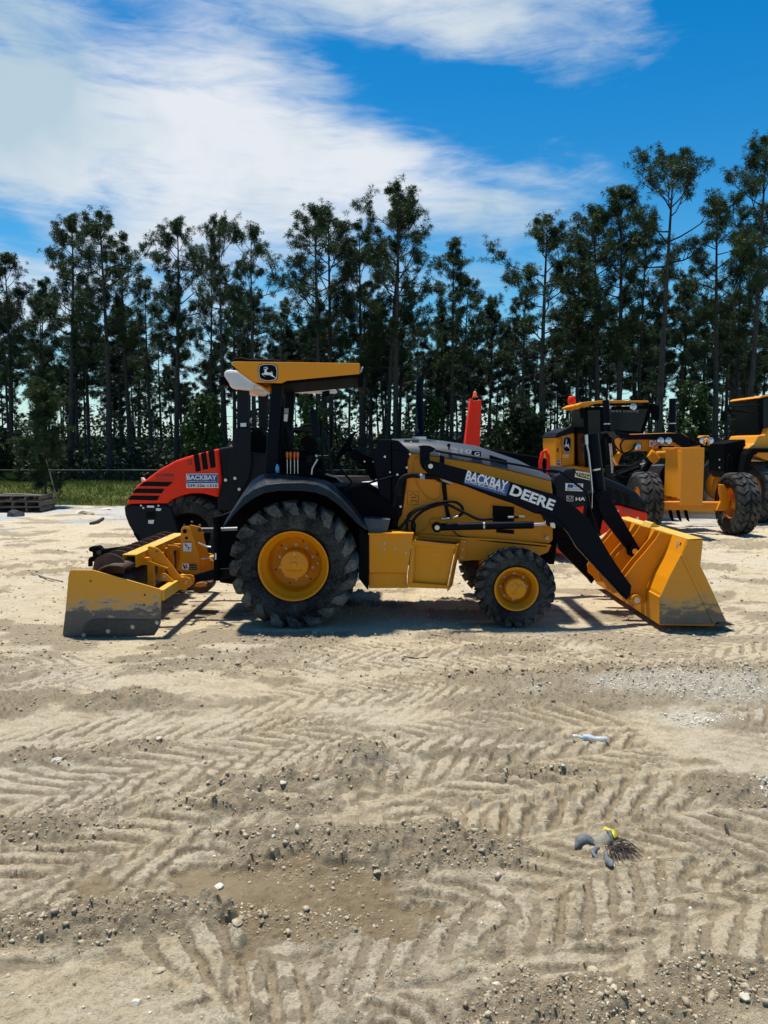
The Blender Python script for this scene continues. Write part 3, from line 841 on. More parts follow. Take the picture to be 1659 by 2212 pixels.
# tall open-crowned pines of the front row (kinds), fuller ones, thin ones
PINES = []
spec = [  # seed, H, crown start, branches, spread, tufts, needles, lean, trunk r
    (11, 15, .50, 22, 2.3, 400, 32, 0, .17), (12, 15, .48, 27, 2.2, 500, 32, .6, .18), (13, 15, .58, 18, 2.0, 330, 32, 0, .15),
    (14, 15, .42, 32, 1.9, 560, 32, -.4, .17), (15, 15, .64, 17, 2.6, 380, 32, 0, .18), (16, 15, .48, 24, 1.8, 400, 32, .5, .15),
    (17, 15, .46, 27, 1.7, 430, 32, 0, .14)]
for s_ in spec:
    k = make_pine(*s_); k[2].materials.append(M['needles']); PINES.append(k)
FAR = []
for s_ in [(31, 15, .60, 20, 1.8, 230, 28, 0, .15), (32, 15, .54, 24, 1.7, 270, 28, .5, .14), (33, 15, .64, 16, 2.0, 200, 28, 0, .16), (34, 15, .56, 22, 1.5, 240, 28, -.5, .13)]:
    k = make_pine(*s_, dead=4, w=.017, L=.33); k[2].materials.append(M['needles_far']); FAR.append(k)
SAP = make_pine(51, 5, .12, 30, 1.0, 230, 30, 0, .05, dead=0, L=.22); SAP[2].materials.append(M['bright_leaf'] if False else M['needles'])

KH = {}
for k_ in PINES + FAR + [SAP]:
    a_ = np.empty(len(k_[2].vertices) * 3, dtype=np.float32); k_[2].vertices.foreach_get('co', a_); KH[id(k_)] = float(np.percentile(a_[2::3], 99.8))
def plant(kind, x, y, h, label, group=None, rz=None, wide=1.0, name='pine_tree', cat='pine tree'):
    tm, lm, cm = kind
    z = ground_z(x, y) - .05
    H0 = KH[id(kind)]
    o = bpy.data.objects.new(name, None); col.objects.link(o); o.empty_display_size = .3
    o.location = (x, y, z); o.rotation_euler = (R_.gauss(0, .018), R_.gauss(0, .018), R_.uniform(0, 6.28) if rz is None else rz)
    s = h / H0; o.scale = (s * wide, s * wide, s)
    tag(o, label, cat, group); ORG[o.name] = Vector((x, y, z))
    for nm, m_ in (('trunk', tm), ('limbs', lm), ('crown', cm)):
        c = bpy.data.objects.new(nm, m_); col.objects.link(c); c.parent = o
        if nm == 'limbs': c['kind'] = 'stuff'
    return o
def by_photo(px, py_top, Y):
    t = P(px, py_top, Y); return t.x, t.z
# front pines measured in the photo: x of the trunk, y of the top, depth, kind, width, label
FRONT = [
    (4, 545, 38, 3, 1.0, 'pine cut by the left edge of the photo with its crown half in view'),
    (86, 598, 40, 6, 1.0, 'slender pine second from the left edge, top below its right neighbour'),
    (132, 462, 36, 1, 1.1, 'tall pine with dense dark top, first peak from the left'),
    (180, 590, 43, 5, .9, 'short round-topped pine between the first two tall pines on the left'),
    (218, 446, 35, 0, 1.15, 'tall pine with wide open crown reaching left, second peak from the left'),
    (272, 500, 38, 5, 1.1, 'pine with drooping boughs right of the wide open pine'),
    (322, 600, 42, 2, 1.0, 'leaning pine above the sloping red engine cover'),
    (368, 468, 37, 1, 1.1, 'bushy pine with forked double top left of the thin straight one'),
    (445, 520, 40, 6, .9, 'thin pine close behind the straight bare-trunked pine'),
    (474, 458, 35, 4, .8, 'straight pine with bare lower trunk and round top left of the canopy'),
    (546, 478, 35, 2, 1.1, 'lone pine with an even round crown standing above the yellow canopy'),
    (602, 640, 45, 5, 1.0, 'low pine filling the gap left of the broad pine'),
    (684, 448, 35, 1, 1.2, 'broad many-branched pine above the middle of the canopy'),
    (712, 438, 37, 0, 1.1, 'long-limbed pine just right of the broad pine over the canopy'),
    (778, 478, 36, 5, 1.2, 'pine with twisted lower limbs left of the tallest middle pine'),
    (836, 420, 36, 3, 1.0, 'pine twinned with the tallest middle pine, on its left'),
    (856, 400, 35, 0, 1.15, 'tallest pine of the middle group with bare limbs on its right side'),
    (906, 690, 40, 4, .8, 'crooked half-dead pine with a few tufts right of the tallest middle pine'),
    (978, 505, 36, 6, 1.1, 'narrow pointed pine standing alone in the blue gap'),
    (1002, 590, 39, 3, .9, 'full dark pine close right of the narrow pointed pine'),
    (1056, 640, 42, 2, 1.0, 'small thin-crowned pine in the dip of the tree line'),
    (1132, 575, 38, 2, 1.1, 'airy pine with long bare trunk left of the tall round-topped pine'),
    (1184, 458, 35, 0, 1.3, 'tall pine with broad round crown at the right of the blue gap'),
    (1262, 500, 38, 3, 1.1, 'dense pine at the left edge of the thick right-hand stand'),
    (1308, 440, 36, 1, 1.1, 'dense pine behind the grader cab, shoulder of the right-hand stand'),
    (1352, 398, 35, 3, 1.15, 'heavy dark pine left of the spreading pine over the grader'),
    (1392, 470, 39, 6, 1.0, 'pine half hidden behind the spreading pine over the grader'),
    (1436, 340, 32, 4, 1.15, 'tall pine with flat spreading crown standing above the grader frame'),
    (1478, 575, 38, 5, 1.0, 'shorter pine in the gap right of the spreading pine'),
    (1532, 640, 41, 2, .9, 'leaning thin pine left of the dense right-edge stand'),
    (1566, 430, 34, 1, 1.1, 'dense pine left of the tallest right-edge pine'),
    (1606, 500, 36, 3, 1.0, 'dark pine between the two tall ones at the right edge'),
    (1632, 312, 31, 0, 1.0, 'tallest pine of all with layered crown at the right edge of the photo'),
    (1690, 420, 33, 1, 1.0, 'pine whose left boughs reach in over the right edge of the photo'),
]
for px, py, Y, k, wd, lab in FRONT:
    x, zt = by_photo(px, py, Y)
    plant(PINES[k], x, Y, zt + .15, lab, rz=R_.uniform(0, 6.28), wide=wd * .88, group='tall pines along the front of the forest')
G1 = 'pines of the middle rows of the forest'; G2 = 'thin pines in the far rows of the forest'
rf = random.Random(21)
def gapfree(px):
    return 1.0
MIDROW = []
for i in range(50):
    Y = rf.uniform(42, 62); px = -60 + (i + rf.random() * 1.8 - .4) / 50 * 1780
    x = (px - CX) / F * Y
    top = 655 - (Y - 50) * -1.5 + rf.uniform(-50, 120)
    if px > 1230: top -= 90 * rf.random()
    if 1060 < px < 1170 or 900 < px < 960: top += 70
    if 560 < px < 640: top += 40
    zt = P(px, top, Y).z
    MIDROW.append((px, top, plant(PINES[rf.randrange(7)] if rf.random() < .5 else FAR[rf.randrange(4)], x, Y, zt, 'middle-row pine', group=G1, wide=rf.uniform(.95, 1.3))))
for i in range(178):
    Y = rf.uniform(62, 120); px = -60 + rf.random() * 1780
    x = (px - CX) / F * Y
    top = 760 + rf.uniform(-75, 130)
    zt = P(px, top, Y).z
    plant(FAR[rf.randrange(4)], x, Y, zt, 'thin pine far back in the forest', group=G2, wide=rf.uniform(1.0, 1.5))

ZONES = [(-999, 0, 'beyond the left edge of the photo'), (0, 110, 'above the pallet stack'), (110, 270, 'between the pallets and the red engine cover'), (270, 380, 'above the front of the red engine cover'), (380, 480, 'above the back of the red engine cover'),
         (480, 560, 'above the left end of the yellow canopy'), (560, 640, 'above the stag badge of the canopy'), (640, 790, 'above the right half of the canopy'), (790, 890, 'above the black cowl'), (890, 960, 'behind the exhaust stack'), (960, 1080, 'behind the red post'),
         (1080, 1230, 'above the dark shrub left of the grader'), (1230, 1320, 'above the left half of the grader cab'), (1320, 1400, 'above the right half of the grader cab'), (1400, 1480, 'above the black grader neck'), (1480, 1560, 'above the grader front block'), (1560, 1659, 'above the wheel loader cab'), (1659, 9999, 'beyond the right edge of the photo')]
RANK = ['tallest', 'second tallest', 'third tallest', 'fourth tallest', 'fifth tallest', 'sixth tallest', 'seventh tallest', 'eighth tallest', 'ninth tallest', 'tenth tallest', 'eleventh tallest', 'twelfth tallest']
for a_, b_, wh in ZONES:
    for i, (px, top, o) in enumerate(sorted([m for m in MIDROW if a_ <= m[0] < b_], key=lambda m: m[1])):
        o['label'] = RANK[i] + ' middle-row pine ' + wh
# ---- undergrowth, shrubs, bank grass
def leafmesh(name, C, R, n, size, seed, mat, blades=False, kind='stuff', parent=None, droop=0.0):
    """n leaves spread through ellipsoids C (k,3) with radii R (k,3)"""
    rg = np.random.RandomState(seed)
    C = np.array(C, float); R = np.array(R, float)
    vol = R.prod(1) ** .67; k = rg.choice(len(C), n, p=vol / vol.sum())
    d = rg.normal(size=(n, 3)); d /= np.linalg.norm(d, axis=1)[:, None]
    r = rg.uniform(.35, 1.0, n)[:, None] ** .6
    p = C[k] + d * r * R[k]
    s = size * rg.uniform(.6, 1.4, n)[:, None]
    if blades:
        a = rg.normal(size=(n, 3)) * .5; a[:, 2] = 1; a /= np.linalg.norm(a, axis=1)[:, None]; b = np.cross(a, rg.normal(size=(n, 3))); b /= np.linalg.norm(b, axis=1)[:, None]
        b *= .10
    else:
        a = rg.normal(size=(n, 3)); a /= np.linalg.norm(a, axis=1)[:, None]; b = np.cross(a, rg.normal(size=(n, 3))); b /= np.linalg.norm(b, axis=1)[:, None]; b *= .38
    Q = np.stack([p - a * s * .5, p + b * s, p + a * s * .5, p - b * s], 1)
    m_ = bpy.data.meshes.new(name); m_.vertices.add(n * 4); m_.vertices.foreach_set('co', Q.astype(np.float32).ravel())
    m_.loops.add(n * 4); m_.loops.foreach_set('vertex_index', np.arange(n * 4, dtype=np.int32)); m_.polygons.add(n)
    m_.polygons.foreach_set('loop_start', np.arange(0, n * 4, 4, dtype=np.int32)); m_.polygons.foreach_set('loop_total', np.full(n, 4, dtype=np.int32))
    m_.update(calc_edges=True); m_.materials.append(mat)
    o = bpy.data.objects.new(name, m_); col.objects.link(o); ORG[o.name] = Vector((0, 0, 0))
    if parent is not None: o.parent = parent
    elif kind: o['kind'] = kind
    return o
rg = np.random.RandomState(77)
nC = 520
Yc_ = rg.uniform(33.5, 60, nC); Xc_ = rg.uniform(-1, 1, nC) * (Yc_ * .58 + 2)
zz = ground_fields(Xc_, Yc_)[0]
hh = rg.uniform(.5, 1.0, nC) ** 1.0 + .7 * (rg.uniform(0, 1, nC) ** 4) * (1 + .3 * (Xc_ > 5) )
leafmesh('undergrowth', np.stack([Xc_, Yc_, zz + hh * .6], 1), np.stack([rg.uniform(.8, 2.0, nC), rg.uniform(.6, 1.2, nC), hh], 1), 150000, .20, 5, M['scrub'])
Yc_ = rg.uniform(70, 125, 260); Xc_ = rg.uniform(-1, 1, 260) * (Yc_ * .58 + 2); zz = ground_fields(Xc_, Yc_)[0]
leafmesh('far_undergrowth', np.stack([Xc_, Yc_, zz + 1.3], 1), np.stack([rg.uniform(2, 5, 260), rg.uniform(1, 2, 260), rg.uniform(.9, 2.2, 260)], 1), 46000, .7, 6, M['scrub'])
rg = np.random.RandomState(99)
Yc_ = rg.uniform(55, 110, 520); Xc_ = rg.uniform(-1, 1, 520) * (Yc_ * .58 + 2)
leafmesh('saplings_and_vines', np.stack([Xc_, Yc_, rg.uniform(.8, 4.2, 520)], 1), np.stack([rg.uniform(.6, 2.2, 520), rg.uniform(.6, 2, 520), rg.uniform(.5, 2.2, 520)], 1), 24000, .30, 16, M['scrub'])
def shrub(px, pyb, pyt, wpx, Y, lab, mat, n=2600, size=.16, seed=1, cat='shrub', name='shrub'):
    b = P(px, pyb, Y); t = P(px, pyt, Y); w = wpx / F * Y / 2; h = t.z - b.z
    z0 = ground_z(b.x, Y); root = thing(name, lab, cat, (b.x, Y, z0), local=True)
    rr = random.Random(seed); C = []; Rr = []
    top = t.z - z0
    for i in range(26):
        f = rr.random(); C.append((rr.uniform(-1, 1) * w * (1.15 - f * .8), rr.uniform(-.7, .7) * w, top * (.12 + .80 * f))); k_ = rr.uniform(.16, .38); Rr.append((w * k_, w * k_, top * k_ * .5))
    leafmesh('foliage', C, Rr, n, size, seed, mat, parent=root)
    g = G()
    for i in range(5):
        a = rr.uniform(0, 6.28); g.tube([(0, 0, 0), (cos(a) * w * .25, sin(a) * w * .25, top * .4), (cos(a) * w * .5, sin(a) * w * .5, top * .8)], [.04, .025, .01], 5)
    put('stems', g, M['bark_dark'], root, fix=False)
    return root
shrub(440, 1010, 850, 90, 33.2, 'pale green bushy sapling behind the red engine cover', M['bright_leaf'], 3200, .18, 3)
shrub(925, 1000, 855, 100, 34, 'light green bush right of the exhaust pipe', M['bright_leaf'], 3600, .18, 4)
shrub(1110, 1010, 875, 150, 34, 'large dark shrub between the red post and the grader', M['scrub'], 5200, .2, 5)
shrub(1500, 960, 830, 90, 36, 'light green shrub behind the black hood of the grader', M['bright_leaf'], 3000, .18, 6)
shrub(675, 1000, 850, 120, 34, 'green bush seen through the open operator station', M['bright_leaf'], 3600, .18, 7)
shrub(20, 1010, 930, 120, 33.5, 'low dark bush at the left edge behind the wire fence', M['scrub'], 2600, .18, 8)

# grassy bank
bx = np.linspace(-26, 26, 420); by = np.linspace(-1.0, 5.4, 60)
BX, BYl = np.meshgrid(bx, by); edge = fbm(BX * .35, BX * 0 + 3.3, 3, 121); BY = BYl + 26.2 + (edge - .5) * 1.4
BZ = ground_fields(BX.ravel(), BY.ravel())[0].reshape(BX.shape)
lift = smst(-1.0, -.2, BYl + (fbm(BX * 2, BY * 2, 3, 9) - .5) * 1.2) * .05 - .008
BZ = BZ + lift + fbm(BX * 5, BY * 5, 3, 12) * .05 * (lift > 0)
g = G(); g.v = [Vector(p) for p in np.stack([BX, BY, BZ], 2).reshape(-1, 3)]
g.f = [(j * 420 + i, j * 420 + i + 1, (j + 1) * 420 + i + 1, (j + 1) * 420 + i) for j in range(59) for i in range(419)]; g.sm = [True] * len(g.f)
def bank_mat():
    m, t, b = base_mat('grass_bank_turf'); v = geopos(t)
    n_ = noise(t, .9, 6, .65, v, .4); f_ = noise(t, 14, 5, .75, v)
    c = ramp(t, n_, [(.32, (.030, .065, .012)), (.5, (.085, .105, .022)), (.62, (.17, .15, .045)), (.75, (.15, .105, .06))])
    c = mixc(t, ramp(t, f_, [(.4, (0,) * 3), (.7, (.7,) * 3)]), c, (.02, .03, .01)); t.links.new(c, b.inputs['Base Color'])
    b.inputs['Roughness'].default_value = .95; b.inputs['Specular IOR Level'].default_value = .1; bump(t, b, f_, .9, .05); return m
M['bank'] = bank_mat()
put('grass_bank', g, M['bank'], kind='structure', fix=False)
nG = 60000
gx = rg.uniform(-25, 25, nG); gyl = rg.uniform(-.8, 5.2, nG); gy = gyl + 26.2 + (fbm(gx * .35, gx * 0 + 3.3, 3, 121) - .5) * 1.4
gz = ground_fields(gx, gy)[0] + .07
gh = rg.uniform(.05, .16, nG) * (.5 + fbm(gx * 1.4, gy * 1.4, 3, 19))
a = rg.uniform(0, 6.28, nG); dx, dy = np.cos(a) * .018, np.sin(a) * .018; lx, ly = rg.normal(0, .05, (2, nG))
Q = np.stack([np.stack([gx - dx, gy - dy, gz - .04], 1), np.stack([gx + dx, gy + dy, gz - .04], 1), np.stack([gx + lx, gy + ly, gz + gh], 1)], 1)
m_ = bpy.data.meshes.new('grass'); m_.vertices.add(nG * 3); m_.vertices.foreach_set('co', Q.astype(np.float32).ravel())
m_.loops.add(nG * 3); m_.loops.foreach_set('vertex_index', np.arange(nG * 3, dtype=np.int32)); m_.polygons.add(nG)
m_.polygons.foreach_set('loop_start', np.arange(0, nG * 3, 3, dtype=np.int32)); m_.polygons.foreach_set('loop_total', np.full(nG, 3, dtype=np.int32))
m_.update(calc_edges=True); m_.materials.append(M['grass'])
o = bpy.data.objects.new('grass', m_); col.objects.link(o); o['kind'] = 'stuff'

# palmetto fans along the ditch
def palmetto(px, py, Y, s, lab, seed):
    b = P(px, py, Y); z0 = ground_z(b.x, Y); root = thing('palmetto', lab, 'palmetto', (b.x, Y, z0), local=True, group='palmettos behind the wire fence')
    rr = random.Random(seed); g = G(); top = b.z - z0
    for i in range(9):
        a = rr.uniform(0, 6.28); e = rr.uniform(.2, 1.2); c = Vector((cos(a) * cos(e), sin(a) * cos(e), sin(e))) * top * .75
        g.tube([(0, 0, 0), c * .6 + Vector((0, 0, .1)), c], [.012, .01, .008], 4)
        u = c.normalized(); w = u.cross(Vector((0, 0, 1))).normalized()
        for j in range(13):
            th = (j - 6) / 6 * 1.35; d = (u * cos(th) + w * sin(th)) * s * rr.uniform(.8, 1.1); n_ = d.cross(u.cross(w)).normalized() * s * .05
            g.add([c, c + d * .5 + n_, c + d + Vector((0, 0, -.05)), c + d * .5 - n_], [(0, 1, 2, 3)])
    put('fronds', g, M['bright_leaf'], root, fix=False)
palmetto(378, 1022, 32.0, .55, 'spiky palmetto fan behind the fence above the bank, right one', 1)
palmetto(346, 1028, 32.2, .45, 'smaller palmetto fan behind the fence, left one', 2)
palmetto(30, 1026, 32.4, .5, 'palmetto fan near the left edge behind the fence', 3)

# ---- wire fence
FY = 31.9
ftop = P(400, 1016, FY).z
froot = thing('wire_fence', 'black chain-link fence with a top rail behind the grass bank', 'fence', (0, FY, 0))
put('top_rail', G().cyl((-24, FY, ftop), (24, FY, ftop), .03, n=8), M['fence'], froot)
pm = mesh_of('post', G().cyl((0, 0, -1.2), (0, 0, ftop + .02), .035, n=8), M['fence'])
for i in range(20):
    x = P(117, 1030, FY).x + (i - 4) * 2.9
    if abs(x) < 24: inst(pm, froot, (x, FY, 0))
zb = -.25; st = .11; g = G()
def wire(p, q, r=.004):
    d = (q - p).normalized(); s = d.cross(Vector((0, 1, 0))) * r
    g.add([p - s, q - s, q + s, p + s], [(0, 1, 2, 3)])
hgt = ftop - zb
for i in range(int(48 / st)):
    x = -24 + i * st
    wire(Vector((x, FY - .03, zb)), Vector((x + hgt * .55, FY - .03, ftop))); wire(Vector((x, FY - .035, ftop)), Vector((x + hgt * .55, FY - .035, zb)))
put('wire_mesh', g, M['fence_mesh'], froot, fix=False, kind='stuff')
# ---------------------------------------------------------------- wheels
def arc(n, a0, a1): return [a0 + (a1 - a0) * i / (n - 1) for i in range(n)]
def tyre_geo(R, rr_, W, bulge=.06):
    """carcass without lugs, axis Y, centred"""
    h = W / 2; s = R - rr_
    prof = [(rr_, -h * .62), (rr_ + .02, -h * .80), (rr_ + s * .22, -h * .98), (rr_ + s * .48, -h * (1 + bulge)), (rr_ + s * .72, -h * 1.0), (R * .955, -h * .90), (R * .985, -h * .74), (R, -h * .4), (R * 1.003, 0),
            (R, h * .4), (R * .985, h * .74), (R * .955, h * .90), (rr_ + s * .72, h), (rr_ + s * .48, h * (1 + bulge)), (rr_ + s * .22, h * .98), (rr_ + .02, h * .80), (rr_, h * .62)]
    return G().lathe(prof, (0, 0, 0), 64)
def lug(g, stations, th0, slant, hw, sgn):
    """stations: (a, r_in, r_out, widthfactor) from the middle of the tread to the shoulder and down the side"""
    vs = []
    for k, (a, ri, ro, wf) in enumerate(stations):
        f = abs(a) / abs(stations[-1][0]) if stations[-1][0] else 0
        th = th0 + slant * k / (len(stations) - 1)
        for dth, r in ((-hw * wf * 1.12, ri), (-hw * wf * .82, ro), (hw * wf * .82, ro), (hw * wf * 1.12, ri)):
            vs.append((r * cos(th + dth), a * sgn, r * sin(th + dth)))
    n = len(stations); fs = []
    for k in range(n - 1):
        for j in range(3):
            fs.append((k * 4 + j, k * 4 + j + 1, k * 4 + 4 + j + 1, k * 4 + 4 + j))
    fs += [(0, 1, 2, 3), tuple(range(4 * n - 1, 4 * n - 5, -1))]
    g.add(vs, fs)
def r4_tyre(R, rr_, W, n, lh, hw, side=.30):
    g = tyre_geo(R - lh, rr_, W); h = W / 2; Rc = R - lh; g.n0 = len(g.f)
    for sg, off in ((1, 0), (-1, .5)):
        for i in range(n):
            st = [(-h * .06, Rc - .01, R * .995, .75), (h * .35, Rc - .01, R, .9), (h * .72, Rc - .02, R * .992, 1.0), (h * .97, Rc * .955, R * .968, 1.05),
                  (h * 1.06, Rc * .92, R * .90, 1.0), (h * 1.075, Rc * .87, R * (1 - side * .52), .85), (h * 1.0, Rc * .84, R * (1 - side * .60), .55)]
            lug(g, st, 2 * pi * (i + off) / n, .30 * sg * .9, hw, sg)
    return g
def block_tyre(R, rr_, W, n, lh, rows, hw):
    """tread blocks in staggered rows"""
    g = tyre_geo(R - lh, rr_, W, .05); h = W / 2; Rc = R - lh; g.n0 = len(g.f)
    for k, (a0, a1, wf, sl) in enumerate(rows):
        for i in range(n):
            th = 2 * pi * (i + (k % 2) * .5) / n
            out = abs(a1) > h * .8 or abs(a0) > h * .8
            s = 1 if (a0 + a1) > 0 else -1
            if out:
                st = [(min(abs(a0), abs(a1)), Rc - .01, R, 1), (h * .86, Rc - .02, R * .992, 1), (h * 1.0, Rc * .95, R * .955, 1), (h * 1.055, Rc * .88, R * .89, .9)]
                lug(g, st, th, sl, hw * wf, s)
            else:
                st = [(a0, Rc - .01, R, 1), (a1, Rc - .01, R, 1)]
                lug(g, st, th, sl, hw * wf, 1)
    return g
def tyre_mesh(g, carc, lugm):
    me_ = mesh_of('tyre', g, [M[carc], M[lugm]]); a_ = np.zeros(len(me_.polygons), dtype=np.int32); a_[g.n0:] = 1; me_.polygons.foreach_set('material_index', a_); return me_
bolt_me = {}
def bolt_mesh(r, mat='bolt'):
    k = (round(r, 4), mat)
    if k not in bolt_me:
        g = G().cyl((0, 0, 0), (0, -r * .35, 0), r * 1.35, n=10).cyl((0, -r * .3, 0), (0, -r * 1.0, 0), r * .95, n=6, smooth=False)
        bolt_me[k] = mesh_of('bolt', g, M[mat])
    return bolt_me[k]
def wheel(root, c, R, W, rr_, tyre, rimprof, hubprof, mats, nb, rb, yb, br, flip=1):
    """c: centre; profiles run in (radius, offset along Y); near face is -Y"""
    c = Vector(c)
    w = bpy.data.objects.new('wheel', None); col.objects.link(w); w.parent = root; w.location = c - ORG[root.name]
    ORG[w.name] = Vector((0, 0, 0)); w.empty_display_size = .2
    if flip < 0: w.rotation_euler = (0, 0, pi)
    o = bpy.data.objects.new('tyre', tyre); col.objects.link(o); o.parent = w; ORG[o.name] = Vector((0, 0, 0))
    put('rim', G().lathe(rimprof, (0, 0, 0), 56), M[mats[0]], w)
    put('hub', G().lathe(hubprof, (0, 0, 0), 32), M[mats[1]], w, bevel=.004)
    for i in range(nb):
        a = 2 * pi * i / nb + pi / 2
        inst(bolt_mesh(br), w, (rb * cos(a), yb, rb * sin(a)), name='bolt')
    return w

def deer_badge(parent, org, sx, sz, rz=0.0, tall=False):
    """black rounded shield with a white outline and a white leaping stag; org = lower left corner, facing -Y"""
    out = [(110, 700), (130, 520), (180, 320), (230, 260), (400, 200), (560, 175), (800, 168), (1000, 180), (1180, 220), (1330, 270), (1390, 360), (1440, 560), (1460, 760), (1450, 960), (1420, 1150), (1370, 1270), (1200, 1340), (1000, 1385), (800, 1405), (600, 1385), (400, 1330), (230, 1270), (170, 1150), (125, 950)]
    white = [(150, 700), (170, 540), (215, 345), (245, 310), (410, 245), (560, 215), (800, 205), (1000, 218), (1180, 262), (1300, 320), (1340, 390), (1390, 570), (1408, 760), (1398, 950), (1368, 1130), (1320, 1235), (1180, 1295), (1000, 1340), (800, 1360), (600, 1340), (410, 1290), (250, 1225), (200, 1110), (165, 930)]
    deer = [(345, 875), (430, 835), (530, 830), (550, 740), (575, 640), (500, 600), (510, 575), (600, 560), (680, 540), (690, 500), (620, 470), (560, 475), (480, 510), (515, 465), (490, 430), (545, 450), (605, 440), (575, 380), (630, 420), (650, 455), (705, 465), (715, 415), (680, 340), (725, 380), (745, 440), (735, 490), (720, 530), (825, 515), (760, 570), (705, 580), (690, 650), (685, 720), (730, 770), (860, 780), (960, 785), (1040, 800), (990, 670), (1095, 780), (1060, 825), (1090, 880), (1130, 990), (1160, 1030), (1230, 1070), (1310, 1190), (1290, 1200), (1205, 1110), (1130, 1085), (1000, 1030), (920, 960), (760, 955), (640, 950), (530, 915), (425, 895), (480, 970), (600, 1080), (450, 990)]
    def mk(pts, off, k=1.0):
        cx, cy = 780, 785; v = []
        for x, y in pts:
            x = (x - cx) * k + cx; y = (y - cy) * k + cy
            a = (x - 110) / 1350 * sx; b = (1405 - y) / 1237 * sz
            v.append(Vector(org) + Vector((a * cos(rz) + off * sin(rz), a * sin(rz) - off * cos(rz), b)))
        return v
    b = put('badge', G().add(mk(out, .003), [tuple(range(len(out)))]), M['decal_black'], parent, fix=False)
    put('badge_border', G().add(mk(white, .005), [tuple(range(len(white)))]), M['decal_white'], b, fix=False)
    put('badge_field', G().add(mk(white, .007, .935), [tuple(range(len(white)))]), M['decal_black'], b, fix=False)
    if False:
        # the upright version of the mark on the grader: same stag, steeper
        deer = [(780 + (x - 780) * .62 + (y - 785) * -.55, 785 + (y - 785) * .86 + (x - 780) * .52) for x, y in deer]
    put('badge_stag', G().add(mk(deer, .009), [tuple(range(len(deer)))]), M['decal_white'], b, fix=False)
    return b

# ---------------------------------------------------------------- the tractor loader
YC = 9.4
def mir(y): return 2 * YC - y
def shift(pts, y): return [Vector((p.x, y, p.z)) for p in pts]
tr = thing('tractor_loader', 'yellow and black tractor loader with open canopy standing side-on in the middle', 'tractor', P(829, 1300, YC) * 1.0)
tr.location = (0, YC, 0); ORG[tr.name] = Vector((0, YC, 0))
# rear wheels
RR = .715; RY = 8.30
rc = P(638, 1214, RY + .22); rc.z = RR - .03
rear_t = tyre_mesh(r4_tyre(RR, .375, .43, 20, .060, .082, .36), 'carcass', 'lug')
rimp = [(.372, -.20), (.388, -.205), (.385, -.19), (.366, -.185), (.358, -.16), (.352, -.14), (.318, -.10), (.300, -.06), (.296, .09), (.270, .115), (.0, .115)]
hubp = [(0, -.135), (.030, -.135), (.034, -.120), (.150, -.112), (.156, -.10), (.158, .03), (.165, .115)]
for y, fl in ((RY + .22, 1), (mir(RY + .22), -1)):
    w = wheel(tr, (rc.x, y, rc.z), RR, .43, .375, rear_t, rimp, hubp, ('yellow', 'yellow'), 10, .195, .112, .013, fl)
    if fl > 0:
        g = G()
        for a in (.35, 1.25, 2.3, 3.5, 4.4, 5.4):
            g.cyl((.25 * cos(a), .112, .25 * sin(a)), (.25 * cos(a), .106, .25 * sin(a)), .009, n=10)
        put('rim_holes', g, M['decal_black'], w, kind='stuff')
        g = G()
        for a in (pi / 2 + 2.4, pi / 2 - 2.4 + 1.1, -pi / 2):
            g.cyl((.082 * cos(a), -.108, .082 * sin(a)), (.082 * cos(a), -.122, .082 * sin(a)), .020, .014, n=12)
        g.tube([(-.085, -.117, -.055), (-.07, -.122, -.07), (0, -.122, -.062), (.07, -.122, -.07), (.085, -.117, -.055)], .004, 5)
        g.tube([(-.045, -.117, .02), (0, -.117, .115), (.045, -.117, .02)], .003, 5)
        put('hub_relief', g, M['yellow'], w, kind='stuff')
        put('plug', G().cyl((0, -.108, .118), (0, -.12, .118), .014, n=6, smooth=False), M['bolt'], w)
        put('valve_stem', G().tube([(.285, .0, .02), (.27, -.05, .018), (.262, -.09, .016)], .006, 6), M['steel'], w)
# front wheels
FR = .445; FYw = 8.34
fc = P(1111, 1268, FYw + .15); fc.z = FR - .02
front_t = tyre_mesh(r4_tyre(FR, .235, .30, 21, .038, .074, .30), 'carcass', 'rubber_grey')
rimf = [(.228, -.135), (.246, -.14), (.243, -.125), (.226, -.12), (.215, -.09), (.195, -.06), (.180, -.02), (.178, .04), (.16, .05), (0, .05)]
hubf = [(0, -.135), (.105, -.130), (.116, -.118), (.120, -.05), (.128, .05)]
for y, fl in ((FYw + .15, 1), (mir(FYw + .15), -1)):
    w = wheel(tr, (fc.x, y, fc.z), FR, .30, .235, front_t, rimf, hubf, ('yellow_dusty', 'yellow_dusty'), 8, .148, .046, .012, fl)
    if fl > 0:
        g = G()
        for a in (.6, 2.5, 4.6):
            g.cyl((.06 * cos(a), -.13, .06 * sin(a)), (.06 * cos(a), -.142, .06 * sin(a)), .014, .010, n=12)
        g.tube([(-.05, -.136, -.06), (.0, -.139, -.01), (.02, -.139, .04), (-.03, -.139, .08)], .003, 5)
        put('hub_relief', g, M['yellow_dusty'], w, kind='stuff')
put('front_axle', G().beam((fc.x, FYw + .35, FR), (fc.x, mir(FYw + .35), FR), .16, .16), M['black_matte'], tr, bevel=.02)
put('rear_axle', G().cyl((rc.x, RY + .40, rc.z), (rc.x, mir(RY + .40), rc.z), .15, n=20).box(rc.x - .3, rc.x + .4, YC - .28, YC + .28, .35, .95), M['black_matte'], tr, bevel=.02, kind='stuff')

